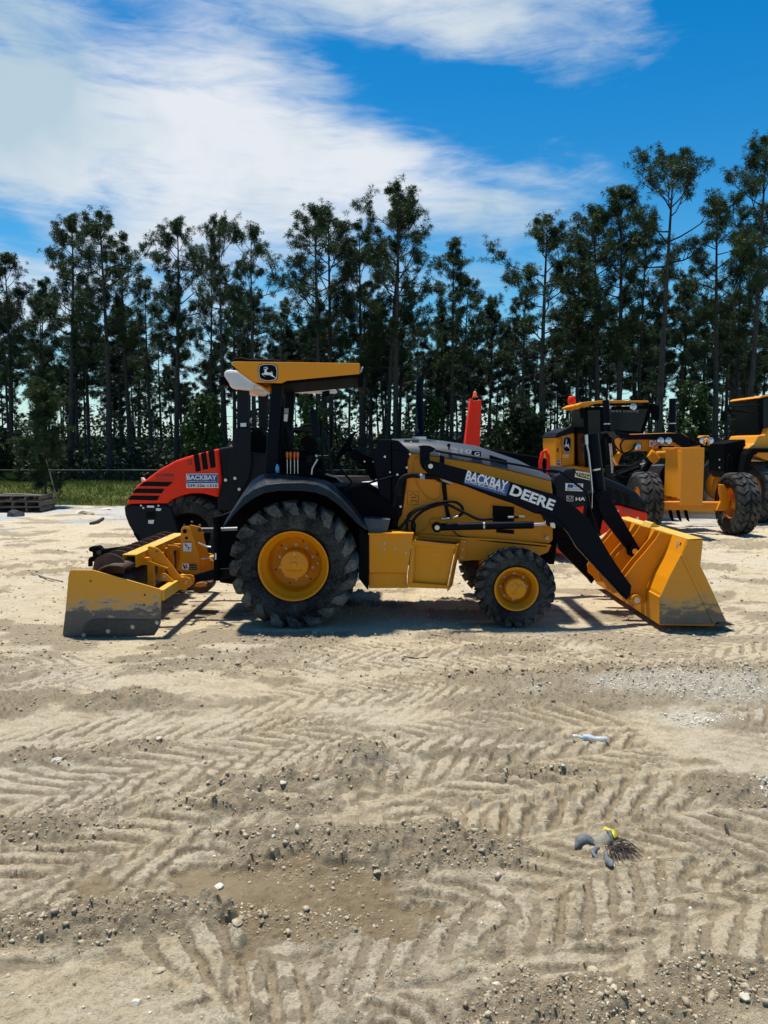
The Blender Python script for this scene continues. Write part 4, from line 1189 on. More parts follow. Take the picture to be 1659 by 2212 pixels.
# rear fenders: lip, crown and inner edge curves
lip = [(125, 497), (200, 400), (300, 300), (400, 228), (500, 180), (640, 158), (850, 160), (960, 175), (1060, 210), (1160, 280), (1240, 355), (1330, 450), (1420, 520)]
cre = [(140, 460), (215, 350), (318, 215), (410, 150), (520, 108), (660, 92), (850, 90), (975, 108), (1080, 155), (1185, 235), (1265, 320), (1350, 420), (1424, 505)]
top = [(150, 440), (225, 320), (310, 185), (400, 62), (490, 12), (640, 22), (860, 50), (960, 62), (1060, 95), (1180, 190), (1270, 280), (1355, 395), (1424, 500)]
for k, sgn in ((0, 1), (1, -1)):
    A_ = ZL(3, lip, 8.22); B_ = ZL(3, cre, 8.235); C_ = ZL(3, top, 8.50)
    D_ = [Vector((p.x, 8.85, p.z)) for p in C_]
    A0 = [Vector((p.x, 8.24, p.z + .006)) for p in A_]
    rows = [A_, B_, C_, D_]
    if k: rows = [[Vector((p.x, mir(p.y), p.z)) for p in r] for r in rows]
    put('fender', G().loft(rows, smooth=False), M['fender'], tr, solid=.012, bevel=.006)
inner = [(490, 12), (640, 22), (860, 50), (960, 62), (1060, 95), (1180, 190), (1270, 280), (1355, 395), (1424, 500), (1400, 800), (300, 800), (260, 300), (400, 62)]
put('inner_fender', G().plate(ZL(3, inner, 8.86), .03), M['black_matte'], tr)
put('inner_fender', G().plate([Vector((p.x, mir(p.y) - .03, p.z)) for p in ZL(3, inner, 8.86)], .03), M['black_matte'], tr)
# chassis, transmission hump, operator floor
put('chassis', G().plate(ZL(4, [(-700, 700), (250, 700), (300, 860), (420, 1080), (200, 1120), (-100, 1060), (-400, 1000), (-750, 950)], 8.95), .9), M['black_matte'], tr, bevel=.01)
put('floor', G().plate([P(612, 1052, 8.8), P(790, 1052, 8.8), P(858, 1095, 8.8), P(858, 1125, 8.8), P(612, 1105, 8.8)], 1.2), M['black_matte'], tr, bevel=.01)
put('platform', G().plate(ZL(4, [(8, 728), (215, 738), (188, 838), (50, 838), (28, 800)], 8.55), .5), M['grey_box'], tr, bevel=.006)
# front frame and engine panels
eng = [(350, 222), (440, 232), (630, 262), (900, 305), (1200, 375), (1455, 440), (1467, 528), (1470, 700), (1468, 895), (1440, 922), (1100, 898), (800, 872), (440, 850), (282, 836), (268, 775), (312, 640), (335, 480), (345, 390)]
put('engine_panel', G().plate(ZL(4, eng, 8.88), 1.04), M['yellow'], tr, bevel=.008)
put('frame_rail', G().plate(ZL(4, [(400, 846), (800, 885), (1100, 905), (1456, 938), (1432, 990), (1360, 1018), (1000, 1046), (780, 1056), (735, 1052), (735, 1000), (400, 1000)], 8.84), 1.12), M['yellow'], tr, bevel=.006)
put('frame_flange', G().plate(ZL(4, [(440, 850), (800, 876), (1100, 893), (1456, 932), (1456, 944), (1100, 908), (800, 890), (440, 866)], 8.80), .06), M['yellow'], tr, bevel=.003)
put('side_opening', G().plate(ZL(4, [(1003, 628), (1170, 640), (1170, 762), (1003, 752)], 8.874), .01), M['decal_black'], tr)
put('side_opening', G().plate(ZL(4, [(1032, 812), (1170, 818), (1170, 850), (1032, 838)], 8.874), .01), M['decal_black'], tr)
put('panel_edge', G().tube(ZL(4, [(985, 765), (985, 660), (990, 628), (1003, 622), (1100, 622)], 8.875), .006, 6), M['yellow'], tr)
put('panel_edge', G().tube(ZL(4, [(390, 385), (385, 300), (400, 268), (440, 250)], 8.87), .008, 6), M['yellow'], tr)
put('panel_edge', G().tube(ZL(4, [(520, 770), (520, 745), (545, 728), (590, 728), (600, 745)], 8.87), .008, 6), M['yellow'], tr)
put('panel_edge', G().tube(ZL(4, [(430, 845), (500, 800), (530, 760)], 8.87), .006, 6), M['yellow'], tr)
put('wiring', G().tube(ZL(4, [(408, 430), (440, 500), (500, 570), (560, 595), (600, 560), (608, 450)], 8.865), .006, 6), M['decal_red'] if False else M['yellow_dusty'], tr)
put('front_grille', G().plate(ZL(4, [(1470, 445), (1500, 500), (1506, 900), (1480, 1085), (1440, 1085), (1375, 1030), (1440, 985), (1470, 930)], 8.92), .96), M['black_matte'], tr, bevel=.01)
# grey hood: side edge, shoulder, ridge
L_ = [(228, 195), (360, 218), (500, 240), (632, 260), (900, 302), (1200, 372), (1455, 438)]
T_h = [(228, 122), (360, 119), (500, 124), (632, 136), (900, 176), (1200, 278), (1440, 398)]
rL = ZL(4, L_, 8.86); rM = ZL(4, [(a, b * .55 + c * .45) for (a, c), (_, b) in zip(L_, T_h)], 8.90); rT = ZL(4, T_h, 9.10)
rC = [Vector((p.x, YC, p.z + .012)) for p in rT]
rows = [rL, rM, rT, rC] + [[Vector((p.x, mir(p.y), p.z)) for p in r] for r in (rT, rM, rL)]
g = G().loft(rows, smooth=True)
n7 = 7
g.add([r[-1] for r in rows], [tuple(range(7))]); g.add([r[0] for r in rows], [tuple(range(6, -1, -1))])
put('hood', g, M['hood_grey'], tr, fix=True)
put('hood_seam', G().tube(ZL(4, [(586, 128), (582, 190), (596, 262)], 8.87), .007, 5), M['decal_white'], tr)
put('hood_strap', G().plate(ZL(4, [(596, 240), (630, 250), (636, 400), (604, 400)], 8.86), .012), M['black'], tr)
put('panel_strap', G().plate(ZL(4, [(610, 450), (645, 455), (660, 640), (685, 735), (650, 735), (628, 620)], 8.862), .014), M['black'], tr)
put('hood_hatch', G().plate(ZL(4, [(318, 120), (435, 118), (435, 150), (330, 156)], 9.00), .02), M['hood_grey'], tr, bevel=.004)
put('knob', G().cyl(Z(4, 374, 138, 8.995), Z(4, 374, 138, 8.98), .012, n=12), M['steel'], tr)
vent = mesh_of('vent_slot', G().plate([Vector((-.010, 0, .034)), Vector((.004, 0, .034)), Vector((.012, 0, -.034)), Vector((-.002, 0, -.034))], .01), M['decal_black'])
for i in range(14):
    inst(vent, tr, Z(4, 985 + i * 9.8, 262 + i * 3.1, 8.885), rot=(0, 0, 0), name='vent_slot')
q0 = Z(4, 684, 214, 8.884)
text('210', tr, M['decal_white'], Z(4, 684, 218, 8.880), .235, .052, rot=-radians(5), bold=.02, name='model_number')
put('model_plate', G().plate(ZL(4, [(818, 204), (915, 212), (915, 252), (850, 240)], 8.884), .003), M['decal_grey'] if False else M['black'], tr)
text('G', tr, M['decal_white'], Z(4, 862, 244, 8.878), .060, .045, rot=-radians(8), bold=.02, name='model_letter')
put('hood_latch', G().cyl(Z(4, 666, 165, 8.90), Z(4, 666, 165, 8.86), .022, n=10).plate(ZL(4, [(660, 168), (674, 168), (673, 200), (663, 200)], 8.875), .01), M['black'], tr, kind='stuff')
# black cowl and dash
put('cowl', G().plate(ZL(9, [(742, 280), (966, 278), (966, 1700), (800, 1700), (735, 1250), (700, 1000), (640, 690), (615, 620), (620, 450), (690, 430)], 8.87), 1.06), M['black'], tr, bevel=.01)
put('cowl_side', G().plate(ZL(9, [(974, 283), (1090, 300), (1290, 485), (1300, 560), (1240, 700), (1235, 800), (1225, 900), (1245, 960), (1150, 1640), (1080, 1750), (1060, 1880), (960, 1880), (974, 1700)], 8.845), 1.1), M['charcoal'] if False else M['black'], tr, bevel=.01)
put('cowl_seam', G().tube(ZL(9, [(972, 462), (1130, 478), (1262, 498)], 8.842), .004, 5), M['decal_black'], tr)
put('dash', G().plate(ZL(9, [(300, 437), (470, 545), (640, 625), (690, 760), (720, 1010), (600, 1010), (440, 740), (210, 590), (240, 480)], 9.15), .5), M['black_matte'], tr, bevel=.02)
# steering wheel, seen nearly edge-on
sc_ = Z(9, 130, 410, YC); ax = Vector((-.83, -.10, .55)).normalized(); aa = ax.orthogonal().normalized(); bb = ax.cross(aa)
ring = [sc_ + (aa * cos(t) + bb * sin(t)) * .205 for t in arc(33, 0, 2 * pi)]
sw = put('steering_wheel', G().tube(ring, .015, 8, cap=False), M['black_matte'], tr)
put('spokes', G().tube([sc_ + aa * .2, sc_ - ax * .05, sc_ - aa * .2], .012, 6).tube([sc_ + bb * .2, sc_ - ax * .05, sc_ - bb * .2], .012, 6).cyl(sc_ - ax * .05, sc_ - ax * .32, .03, n=10), M['black_matte'], sw, kind='stuff')
for a, b, r in ((845, 590, .010), (937, 868, .008), (1070, 912, .014), (1128, 1488, .014), (1297, 545, .013), (1240, 785, .012), (928, 1528, .007), (478, 677, .006), (640, 678, .006), (686, 1000, .005)):
    inst(bolt_mesh(.010 if r > .009 else .007, 'steel'), tr, Z(9, a, b, 8.835 if a > 700 else 8.9), name='bolt')
put('hood_prop', G().cyl(Z(9, 105, 1190, 8.5), Z(9, 1010, 938, 8.80), .012, n=8), M['black'], tr)
put('grab_loop', G().tube(ZL(9, [(-330, 830), (-150, 835), (-20, 900), (90, 1030), (180, 1160), (250, 1060 + 40), (240, 1085), (160, 1145)], 8.6), .011, 8), M['black'], tr) if False else None
put('grab_loop', G().tube(ZL(11, [(600, 712), (720, 722), (850, 740), (980, 775), (1090, 835), (1180, 910), (1260, 1010), (1340, 1090), (1375, 1140), (1370, 1170), (1300, 1230)], 8.62), .011, 8), M['black'], tr)
# exhaust stack
ex = P(906, 946, 9.25)
put('exhaust_stack', G().tube([ex, ex + Vector((0, 0, .10)), ex + Vector((0, 0, .101)), ex + Vector((0, 0, .52)), ex + Vector((.003, 0, .62)), ex + Vector((.010, .01, .70)), ex + Vector((.035, .03, .745))], [.058, .058, .044, .044, .044, .044, .040], 14), M['black'], tr)
put('exhaust_collar', G().cyl(ex - Vector((0, 0, .02)), ex + Vector((0, 0, .015)), .085, n=16), M['steel'], tr)
# canopy
cn = [(215, 156), (1356, 172), (1356, 268), (700, 330), (655, 352), (415, 345), (258, 228), (212, 192)]
can = put('canopy', G().plate(ZL(2, cn, 8.62), .03), M['yellow'], tr, bevel=.004)
far_ = [Vector((p.x, mir(8.62) - .03, p.z)) for p in ZL(2, cn, 8.62)]
put('canopy_far_side', G().plate(far_, .03), M['yellow'], can, bevel=.004)
tp = Z(2, 215, 156, 8.65); tq = Z(2, 1356, 172, 8.65)
put('canopy_top', G().add([Vector((tp.x, 8.64, tp.z - .012)), Vector((tq.x, 8.64, tq.z - .012)), Vector((tq.x, mir(8.64), tq.z - .012)), Vector((tp.x, mir(8.64), tp.z - .012)),
                           Vector((tp.x, 8.64, tp.z - .035)), Vector((tq.x, 8.64, tq.z - .035)), Vector((tq.x, mir(8.64), tq.z - .035)), Vector((tp.x, mir(8.64), tp.z - .035))],
                          [(0, 1, 2, 3), (7, 6, 5, 4), (0, 4, 5, 1), (1, 5, 6, 2), (2, 6, 7, 3), (3, 7, 4, 0)]), M['yellow'], can)
un = [(560, 250), (1365, 225), (1365, 300), (640, 362), (560, 380)]
put('canopy_liner', G().plate(ZL(2, un, 8.70), mir(8.70) - 8.70), M['black_matte'], can, bevel=.01)
put('canopy_rear', G().plate([Z(2, 262, 232, 8.66), Z(2, 415, 346, 8.66), Z(2, 400, 350, 8.66), Z(2, 250, 240, 8.66)], mir(8.66) - 8.66), M['yellow'], can)
put('canopy_brace', G().plate(ZL(2, [(415, 347), (525, 350), (552, 390), (545, 440)], 9.6), .5), M['yellow'], can)
put('front_box', G().plate(ZL(2, [(1358, 218), (1368, 222), (1396, 262), (1388, 385), (1345, 392), (1345, 270), (1358, 268)], 8.8), 1.2), M['black_matte'], can, bevel=.015)
put('work_lamp', G().cyl(Z(2, 1366, 240, 8.75), Z(2, 1376, 244, 8.75), .05, n=14), M['lamp_glass'], can)
put('roof_vent', G().loft([[Vector((Z(2, x, 0, YC).x, YC + dy, Z(2, 0, z, YC).z)) for x, z in ((722, 152), (735, 118), (790, 114), (832, 124), (848, 155))] for dy in (-.2, 0, .2)], smooth=False).box(Z(2, 725, 0, YC).x, Z(2, 846, 0, YC).x, YC - .2, YC + .2, Z(2, 0, 160, YC).z, Z(2, 0, 150, YC).z), M['black_matte'], can, solid=.01, kind='stuff')
put('roof_hose', G().tube(ZL(2, [(215, 160), (240, 140), (290, 134), (350, 148), (450, 150), (560, 152), (640, 158)], 9.2), .02, 8), M['black_matte'], can)
# badge on canopy side
b0 = Z(13, 110, 1405, 8.62); b1 = Z(13, 1460, 168, 8.62)
deer_badge(can, b0, b1.x - b0.x, b1.z - b0.z)
# posts of the roll bar
for yy in (8.74, mir(8.74) - .12):
    dy = yy - 8.74
    pp = ZL(2, [(566, 352), (660, 352), (637, 700), (612, 1160), (500, 1160), (530, 800)], 8.74)
    po = put('roll_bar_post', G().plate([Vector((p.x, p.y + dy, p.z)) for p in pp], .12), M['black'], tr, bevel=.01)
pl = put('post_plate', G().plate(ZL(2, [(660, 560), (668, 560), (640, 1160), (612, 1160)], 8.80), .10), M['black_matte'], tr)
sp_ = ZL(2, [(680, 578), (718, 580), (716, 628), (679, 626)], 9.93); put('sticker', G().plate(sp_, .004), M['decal_grey'], tr)
sp_ = ZL(2, [(678, 630), (713, 632), (706, 698), (674, 694)], 9.93); put('sticker', G().plate(sp_, .004), M['decal_white'], tr)
# seat, console, levers
st_ = put('seat', G().plate(ZL(2, [(640, 960), (700, 950), (840, 955), (880, 975), (878, 1050), (800, 1190), (640, 1190), (610, 1050)], 9.05), .7), M['black_matte'], tr, bevel=.03)
put('seat_back', G().plate(ZL(2, [(630, 760), (690, 740), (720, 850), (700, 990), (640, 1000), (615, 880)], 9.15), .5), M['black_matte'], st_, bevel=.04)
put('console', G().plate(ZL(2, [(615, 1050), (860, 1060), (1020, 1150), (1035, 1190), (620, 1190)], 8.88), .18), M['black_matte'], tr, bevel=.01)
put('armrest', G().plate(ZL(2, [(605, 850), (640, 845), (700, 950), (620, 960)], 8.9), .1), M['black_matte'], tr, bevel=.01)
knob_me = mesh_of('knob', G().lathe([(0, 0), (.010, 0), (.012, .02), (.016, .055), (.017, .075), (.012, .09), (0, .094)], (0, 0, 0), 12, axis=2), M['orange'])
for x in (705, 735, 770, 800):
    a, b = Z(2, x, 1168, 8.86), Z(2, x, 1040, 8.86)
    lv = put('control_lever', G().cyl(a, b, .0065, n=8), M['steel'], tr)
    k_ = inst(knob_me, lv, b, name='knob')
put('gear_lever', G().tube(ZL(2, [(924, 1175), (930, 1120), (955, 1075), (976, 1040), (966, 996)], 8.86), .012, 8), M['steel'], tr)
put('gear_knob', G().lathe([(0, -.03), (.035, -.02), (.042, .0), (.03, .02), (0, .025)], Z(2, 965, 965, 8.86), 14, axis=2), M['black_matte'], tr)
put('display_unit', G().plate(ZL(2, [(820, 860), (880, 825), (960, 860), (985, 930), (940, 1010), (870, 985)], 9.1), .22), M['black_matte'], tr, bevel=.02)
put('lever_boot', G().lathe([(.09, 0), (.08, .02), (.07, .025), (.065, .05), (.055, .055), (.045, .08), (.03, .085), (.02, .16)], Z(2, 1000, 1165, 9.2), 16, axis=2), M['black_matte'], tr)
mr_ = put('mirror', G().plate(ZL(2, [(905, 612), (915, 600), (962, 602), (972, 615), (1003, 820), (1000, 838), (945, 834), (930, 815)], 8.80), .05), M['black'], tr, bevel=.015)
put('mirror_arm', G().tube(ZL(2, [(975, 705), (1002, 700), (1012, 800), (1020, 1000), (1040, 1190)], 8.86), .013, 8), M['black'], mr_)
mr_ = put('mirror', G().plate(ZL(2, [(1090, 655), (1098, 645), (1112, 650), (1118, 700), (1112, 930), (1095, 960), (1086, 930)], 9.9), .20), M['black'], tr, bevel=.012)
put('mirror_arm', G().tube(ZL(2, [(1110, 960), (1156, 935), (1156, 890), (1140, 780), (1138, 700)], 9.9).__class__([*ZL(2, [(1110, 960), (1156, 935), (1156, 890), (1140, 780), (1138, 700)], 9.9)]) if False else ZL(2, [(1110, 960), (1156, 935), (1156, 890), (1140, 780), (1138, 700)], 9.9), .010, 6), M['black'], mr_)
put('bottle_on_fender', G().lathe([(0, 0), (.022, 0), (.023, .06), (.012, .085), (.010, .1), (0, .1)], Z(2, 617, 1160, 8.7), 12, axis=2), simple('blue_bottle_plastic', (.12, .45, .7), .3), tr)

# step, toolbox, mud flap
tb = put('toolbox', G().plate(ZL(4, [(50, 850), (392, 850), (345, 1150), (52, 1148)], 8.47), .35), M['yellow_dusty'], tr, bevel=.004)
put('lid', G().plate(ZL(4, [(40, 843), (396, 843), (394, 856), (46, 856)], 8.45), .39), M['yellow_dusty'], tb, bevel=.002)
put('toolbox_base', G().plate(ZL(4, [(50, 1150), (344, 1152), (344, 1266), (50, 1268)], 8.52), .30), M['yellow_dusty'], tb, bevel=.004)
for x, y in ((168, 920), (168, 968), (249, 960), (335, 993)):
    inst(bolt_mesh(.009), tb, Z(4, x, y, 8.47), name='bolt')
stp = put('step', G().plate(ZL(4, [(400, 935), (720, 935), (655, 1250), (385, 1236)], 8.50), .012), M['yellow_dusty'], tr)
put('step_side', G().add([Z(4, 397, 850, 8.80), Z(4, 444, 840, 8.85), Z(4, 444, 905, 8.85), Z(4, 402, 912, 8.46), Z(4, 385, 1240, 8.46), Z(4, 345, 1268, 8.46), Z(4, 352, 1150, 8.47), Z(4, 385, 900, 8.47)], [tuple(range(8))]), M['yellow_dusty'], stp, solid=.01)
put('step_side', G().add([Z(4, 757, 902, 8.78), Z(4, 730, 930, 8.46), Z(4, 655, 1290, 8.46), Z(4, 690, 1245, 8.78)], [(0, 1, 2, 3)]), M['yellow_dusty'], stp, solid=.012)
put('step_tread', G().plate([Z(4, 400, 906, 8.46), Z(4, 722, 938, 8.46), Z(4, 716, 966, 8.46), Z(4, 400, 934, 8.46)], .02), M['yellow_dusty'], stp)
put('step_top', G().add([Z(4, 402, 906, 8.46), Z(4, 722, 938, 8.46), Z(4, 735, 915, 8.78), Z(4, 460, 897, 8.78)], [(0, 1, 2, 3)]), M['dark_steel'], stp, solid=.01)
put('step_tread', G().plate([Z(4, 352, 1225, 8.46), Z(4, 660, 1250, 8.46), Z(4, 655, 1272, 8.46), Z(4, 346, 1262, 8.46)], .03), M['yellow_dusty'], stp)
tooth = mesh_of('tread_tooth', G().plate([Vector((-.010, 0, 0)), Vector((0, 0, .013)), Vector((.010, 0, 0))], .02), M['yellow_dusty'])
for i in range(24):
    f = i / 23
    inst(tooth, stp, Z(4, 404 + 312 * f, 908 + 31 * f, 8.45), name='tread_tooth'); inst(tooth, stp, Z(4, 356 + 298 * f, 1227 + 24 * f, 8.45), name='tread_tooth')
put('step_badge', G().plate(ZL(4, [(520, 989), (608, 992), (608, 1028), (520, 1024)], 8.496), .003), M['yellow'], stp)
put('mud_flap', G().plate(ZL(4, [(-25, 800), (14, 832), (50, 876), (46, 1278), (38, 1278), (-30, 1190)], 8.45), .42), M['black_matte'], tr)
for x, y in ((786, 906), (774, 968), (766, 1030)):
    inst(bolt_mesh(.012, 'bolt'), tr, Z(4, x, y, 8.82), name='bolt')
put('bracket', G().plate(ZL(4, [(750, 892), (805, 900), (800, 945), (806, 1000), (790, 1040), (740, 1048)], 8.81), .02), M['yellow'], tr, bevel=.003)
for x, y, r in ((1424, 878, .018), (1037, 942, .006)):
    inst(bolt_mesh(r), tr, Z(4, x, y, 8.83), name='bolt')

# loader tower
tw = put('loader_tower', G().plate(ZL(4, [(428, 172), (470, 164), (520, 168), (565, 190), (548, 212), (520, 222), (520, 285), (555, 330), (555, 372), (505, 382), (462, 340), (444, 300), (444, 185)], 8.70), .10), M['black'], tr, bevel=.006)
put('loader_tower_far', G().plate([Vector((p.x, mir(p.y) - .1, p.z)) for p in ZL(4, [(428, 172), (565, 190), (520, 222), (555, 372), (505, 382), (444, 300)], 8.70)], .10), M['black'], tw)
arm_pts = [Z(4, 484, 325, 8.5), Z(4, 500, 292, 8.5), Z(4, 540, 284, 8.5), Z(4, 600, 300, 8.5), Z(4, 830, 362, 8.5), Z(4, 1150, 448, 8.5), Z(4, 1480, 545, 8.5)] + \
    ZL(5, [(40, 545), (150, 590), (250, 645), (330, 705), (400, 772), (460, 850), (520, 945), (600, 1085), (700, 1235), (780, 1345), (770, 1420), (742, 1462), (700, 1430), (500, 1212), (395, 1100), (330, 1030), (262, 915), (220, 865), (150, 850), (90, 850), (60, 800), (40, 755)], 8.5) + \
    ZL(4, [(1330, 690), (1150, 610), (1000, 560), (800, 480), (640, 430), (560, 400), (500, 372)], 8.5)
arm = put('loader_arm', G().plate(arm_pts, .09), M['black'], tr, bevel=.010)
arm2 = put('loader_arm', G().plate([Vector((p.x, mir(8.5) - .09, p.z)) for p in arm_pts], .09), M['black'], tr, bevel=.010)
cross = Z(5, 450, 830, 8.6)
put('arm_cross_tube', G().cyl(Vector((cross.x - .1, 8.55, cross.z)), Vector((cross.x - .1, mir(8.55), cross.z)), .09, n=18), M['black'], arm)
put('arm_rib', G().tube([Z(4, 560, 398, 8.495), Z(4, 640, 428, 8.495), Z(4, 800, 478, 8.495), Z(4, 1000, 556, 8.495), Z(4, 1150, 606, 8.495), Z(4, 1330, 686, 8.495), Z(5, 45, 742, 8.495), Z(5, 150, 775, 8.495), Z(5, 240, 860, 8.495), Z(5, 330, 1020, 8.495), Z(5, 400, 1090, 8.495), Z(5, 520, 1215, 8.495), Z(5, 742, 1450, 8.495)], .007, 6), M['black'], arm)
pv = Z(4, 523, 325, 8.5)
put('pivot_boss', G().cyl(pv + Vector((0, .02, 0)), pv - Vector((0, .045, 0)), .062, n=24).cyl(pv - Vector((0, .045, 0)), pv - Vector((0, .05, 0)), .042, n=24), M['black'], arm, kind='stuff')
put('pivot_pin', G().cyl(pv - Vector((0, .05, 0)), pv - Vector((0, .062, 0)), .026, n=18), M['steel'], arm)
put('arm_rod', G().cyl(Z(4, 610, 350, 8.49), Z(4, 780, 400, 8.49), .008, n=8), M['black_matte'], arm)
# print on the arm, along its slope
dl = ZL(12, [(92, 68), (740, 245), (680, 438), (42, 245)], 8.497)
dec = put('company_decal', G().plate(dl, .002), M['decal_blue'], arm)
e1 = (dl[1] - dl[0]); ra = atan2(e1.z, e1.x)
wd = e1.length
def on(k, x, y, Y): return Z(k, x, y, Y)
text('BACKBAY', dec, M['decal_white'], Z(12, 62, 196, 8.4945), wd * .95, .112, rot=ra, bold=.028, name='lettering', shear=.0)
text('CONSTRUCTION, INC.', dec, M['decal_white'], Z(12, 55, 232, 8.4945), wd * .93, .040, rot=ra, bold=.012, name='lettering')
d0 = Z(12, 725, 412, 8.4955); d1 = Z(12, 1372, 655, 8.4955)
text('DEERE', arm, M['decal_white'], d0, (d1 - d0).length, .118, rot=atan2((d1 - d0).z, (d1 - d0).x), bold=.035, name='lettering')
# serifs of the big word
# lift cylinder
pa = Z(4, 573, 795, 8.60); pb = Z(4, 1318, 778, 8.60); pc = Z(4, 1450, 772, 8.60)
cy = put('lift_cylinder', G().cyl(pa, pb, .043, n=20).cyl(pa + Vector((0, .06, 0)), pa - Vector((0, .06, 0)), .056, n=20), M['black'], tr, kind='stuff')
put('rod', G().cyl(pb, pc, .020, n=14), M['steel'], cy)
put('clamp', G().cyl(Z(4, 928, 787, 8.6), Z(4, 942, 787, 8.6), .047, n=20), M['steel'], cy)
put('pin', G().cyl(pa - Vector((0, .055, 0)), pa - Vector((0, .075, 0)), .027, n=16), M['steel'], cy)
put('pin', G().cyl(pc - Vector((0, .09, 0)), pc - Vector((0, .12, 0)), .027, n=16), M['steel'], cy)
put('pin_clip', G().plate(ZL(4, [(1445, 765), (1462, 762), (1490, 795), (1482, 806), (1462, 798)], 8.485), .006), M['steel'], cy)
# hoses
def spl(pts, n=6):
    out = []
    P_ = [pts[0]] + list(pts) + [pts[-1]]
    for i in range(1, len(P_) - 2):
        a, b, c, d = P_[i - 1], P_[i], P_[i + 1], P_[i + 2]
        for j in range(n):
            t = j / n
            out.append(0.5 * ((2 * b) + (c - a) * t + (2 * a - 5 * b + 4 * c - d) * t * t + (3 * b - a - 3 * c + d) * t ** 3))
    return out + [pts[-1]]
def hose(k, pts, Y, r, parent=tr, name='hose', mat='rubber_black'):
    return put(name, G().tube(spl(ZL(k, pts, Y)), r, 8), M[mat], parent)
hose(4, [(282, 812), (345, 738), (362, 700), (430, 655), (560, 615), (690, 598), (762, 632), (768, 690), (700, 728)], 8.74, .017)
hose(4, [(345, 835), (348, 745), (400, 680), (470, 648), (560, 628), (650, 622), (780, 680), (900, 735), (1010, 730)], 8.70, .017)
hose(4, [(392, 838), (385, 762), (440, 690), (520, 645), (600, 622)], 8.72, .017)
hose(4, [(285, 818), (330, 760), (385, 748), (405, 780), (400, 838)], 8.68, .012)
hose(4, [(280, 560), (300, 430), (380, 395), (480, 405), (600, 412)], 8.70, .030)
hose(4, [(240, 640), (270, 480), (330, 415), (430, 400), (520, 395), (600, 440), (680, 458)], 8.74, .018)
hose(4, [(700, 825), (740, 860), (820, 882), (1000, 905), (1200, 925), (1420, 945)], 8.82, .007)
put('hose_sleeve', G().cyl(Z(4, 442, 408, 8.69), Z(4, 480, 410, 8.69), .036, n=14), M['decal_grey'], tr)
for a, b in (((608, 734), (675, 728)), ((700, 726), (738, 712)), ((1122, 720), (1165, 720)), ((1205, 716), (1250, 718)), ((618, 432), (686, 460))):
    put('hose_fitting', G().cyl(Z(4, *a, 8.66), Z(4, *b, 8.66), .014, n=8), M['steel'], tr)
put('hose', G().cyl(Z(4, 1165, 720, 8.66), Z(4, 1205, 716, 8.66), .016, n=8), M['rubber_black'], tr)
put('loader_line', G().tube(spl([Z(4, 560, 205, 8.62), Z(4, 640, 222, 8.6), Z(4, 900, 266, 8.56), Z(4, 1200, 316, 8.5), Z(4, 1400, 358, 8.5), Z(4, 1510, 375, 8.5), Z(5, 60, 382, 8.5), Z(5, 170, 395, 8.5), Z(5, 230, 425, 8.5), Z(5, 320, 500, 8.5), Z(5, 390, 555, 8.5), Z(5, 418, 600, 8.55), Z(5, 440, 720, 8.7), Z(5, 520, 925, 8.8)], 4), .013, 7), M['black'], tr)
dcl = ZL(4, [(350, 518), (434, 520), (432, 622), (348, 618)], 8.876)
for i in range(4):
    put('warning_decal', G().tube([dcl[i], dcl[(i + 1) % 4]], .0025, 4), M['decal_dark_red'], tr)
put('warning_decal', G().tube(ZL(4, [(360, 555), (375, 548), (390, 530), (405, 550), (425, 560)], 8.876), .003, 4).tube(ZL(4, [(372, 568), (410, 568)], 8.876), .006, 4).tube(ZL(4, [(370, 600), (385, 590), (412, 592), (420, 605)], 8.876), .006, 4), M['decal_dark_red'], tr, kind='stuff')
# tilt cylinder, bell crank and link (in the middle plane)
YK = YC + .0
k0, k1 = Z(5, 455, 78, YK), Z(5, 482, 370, YK); k2 = Z(5, 512, 560, YK)
tc_ = put('tilt_cylinder', G().cyl(k0, k2, .075, n=20), M['black'], tr)
put('clamp', G().cyl(k1, k1 + (k2 - k1).normalized() * .02, .080, n=20), M['steel'], tc_)
put('cylinder_line', G().tube(ZL(5, [(404, 98), (408, 160), (425, 250), (440, 400), (455, 560), (450, 700)], YK - .09), .012, 7), M['steel'], tc_)
put('hose_fitting', G().cyl(Z(5, 404, 90, YK - .09), Z(5, 408, 170, YK - .09), .022, n=8), M['steel'], tc_)
bc = put('bell_crank', G().plate(ZL(5, [(440, 570), (510, 545), (572, 570), (580, 630), (560, 760), (545, 800), (520, 920), (450, 900), (400, 800), (415, 700), (430, 620)], YK - .10), .20), M['black_matte'], tr, bevel=.02)
pk = Z(5, 535, 610, YK - .1); put('pivot_boss', G().cyl(pk + Vector((0, .2, 0)), pk - Vector((0, .05, 0)), .085, n=22).cyl(pk - Vector((0, .05, 0)), pk - Vector((0, .065, 0)), .055, n=18), M['black'], bc, kind='stuff')
lk = put('bucket_link', G().plate(ZL(5, [(505, 590), (580, 570), (835, 1010), (830, 1080), (795, 1105), (748, 1085), (740, 1040), (545, 790), (500, 700)], YK - .12), .07), M['black'], tr, bevel=.01)
pk = Z(5, 798, 1055, YK - .12); put('pivot_boss', G().cyl(pk + Vector((0, .02, 0)), pk - Vector((0, .04, 0)), .075, n=24), M['black'], lk)
put('pin', G().cyl(pk - Vector((0, .04, 0)), pk - Vector((0, .055, 0)), .034, n=20), M['steel'], lk)
put('lower_link', G().plate(ZL(5, [(160, 960), (250, 960), (480, 1190), (500, 1260), (450, 1330), (420, 1290), (170, 1040)], mir(8.62)), .08), M['black'], tr, bevel=.01)

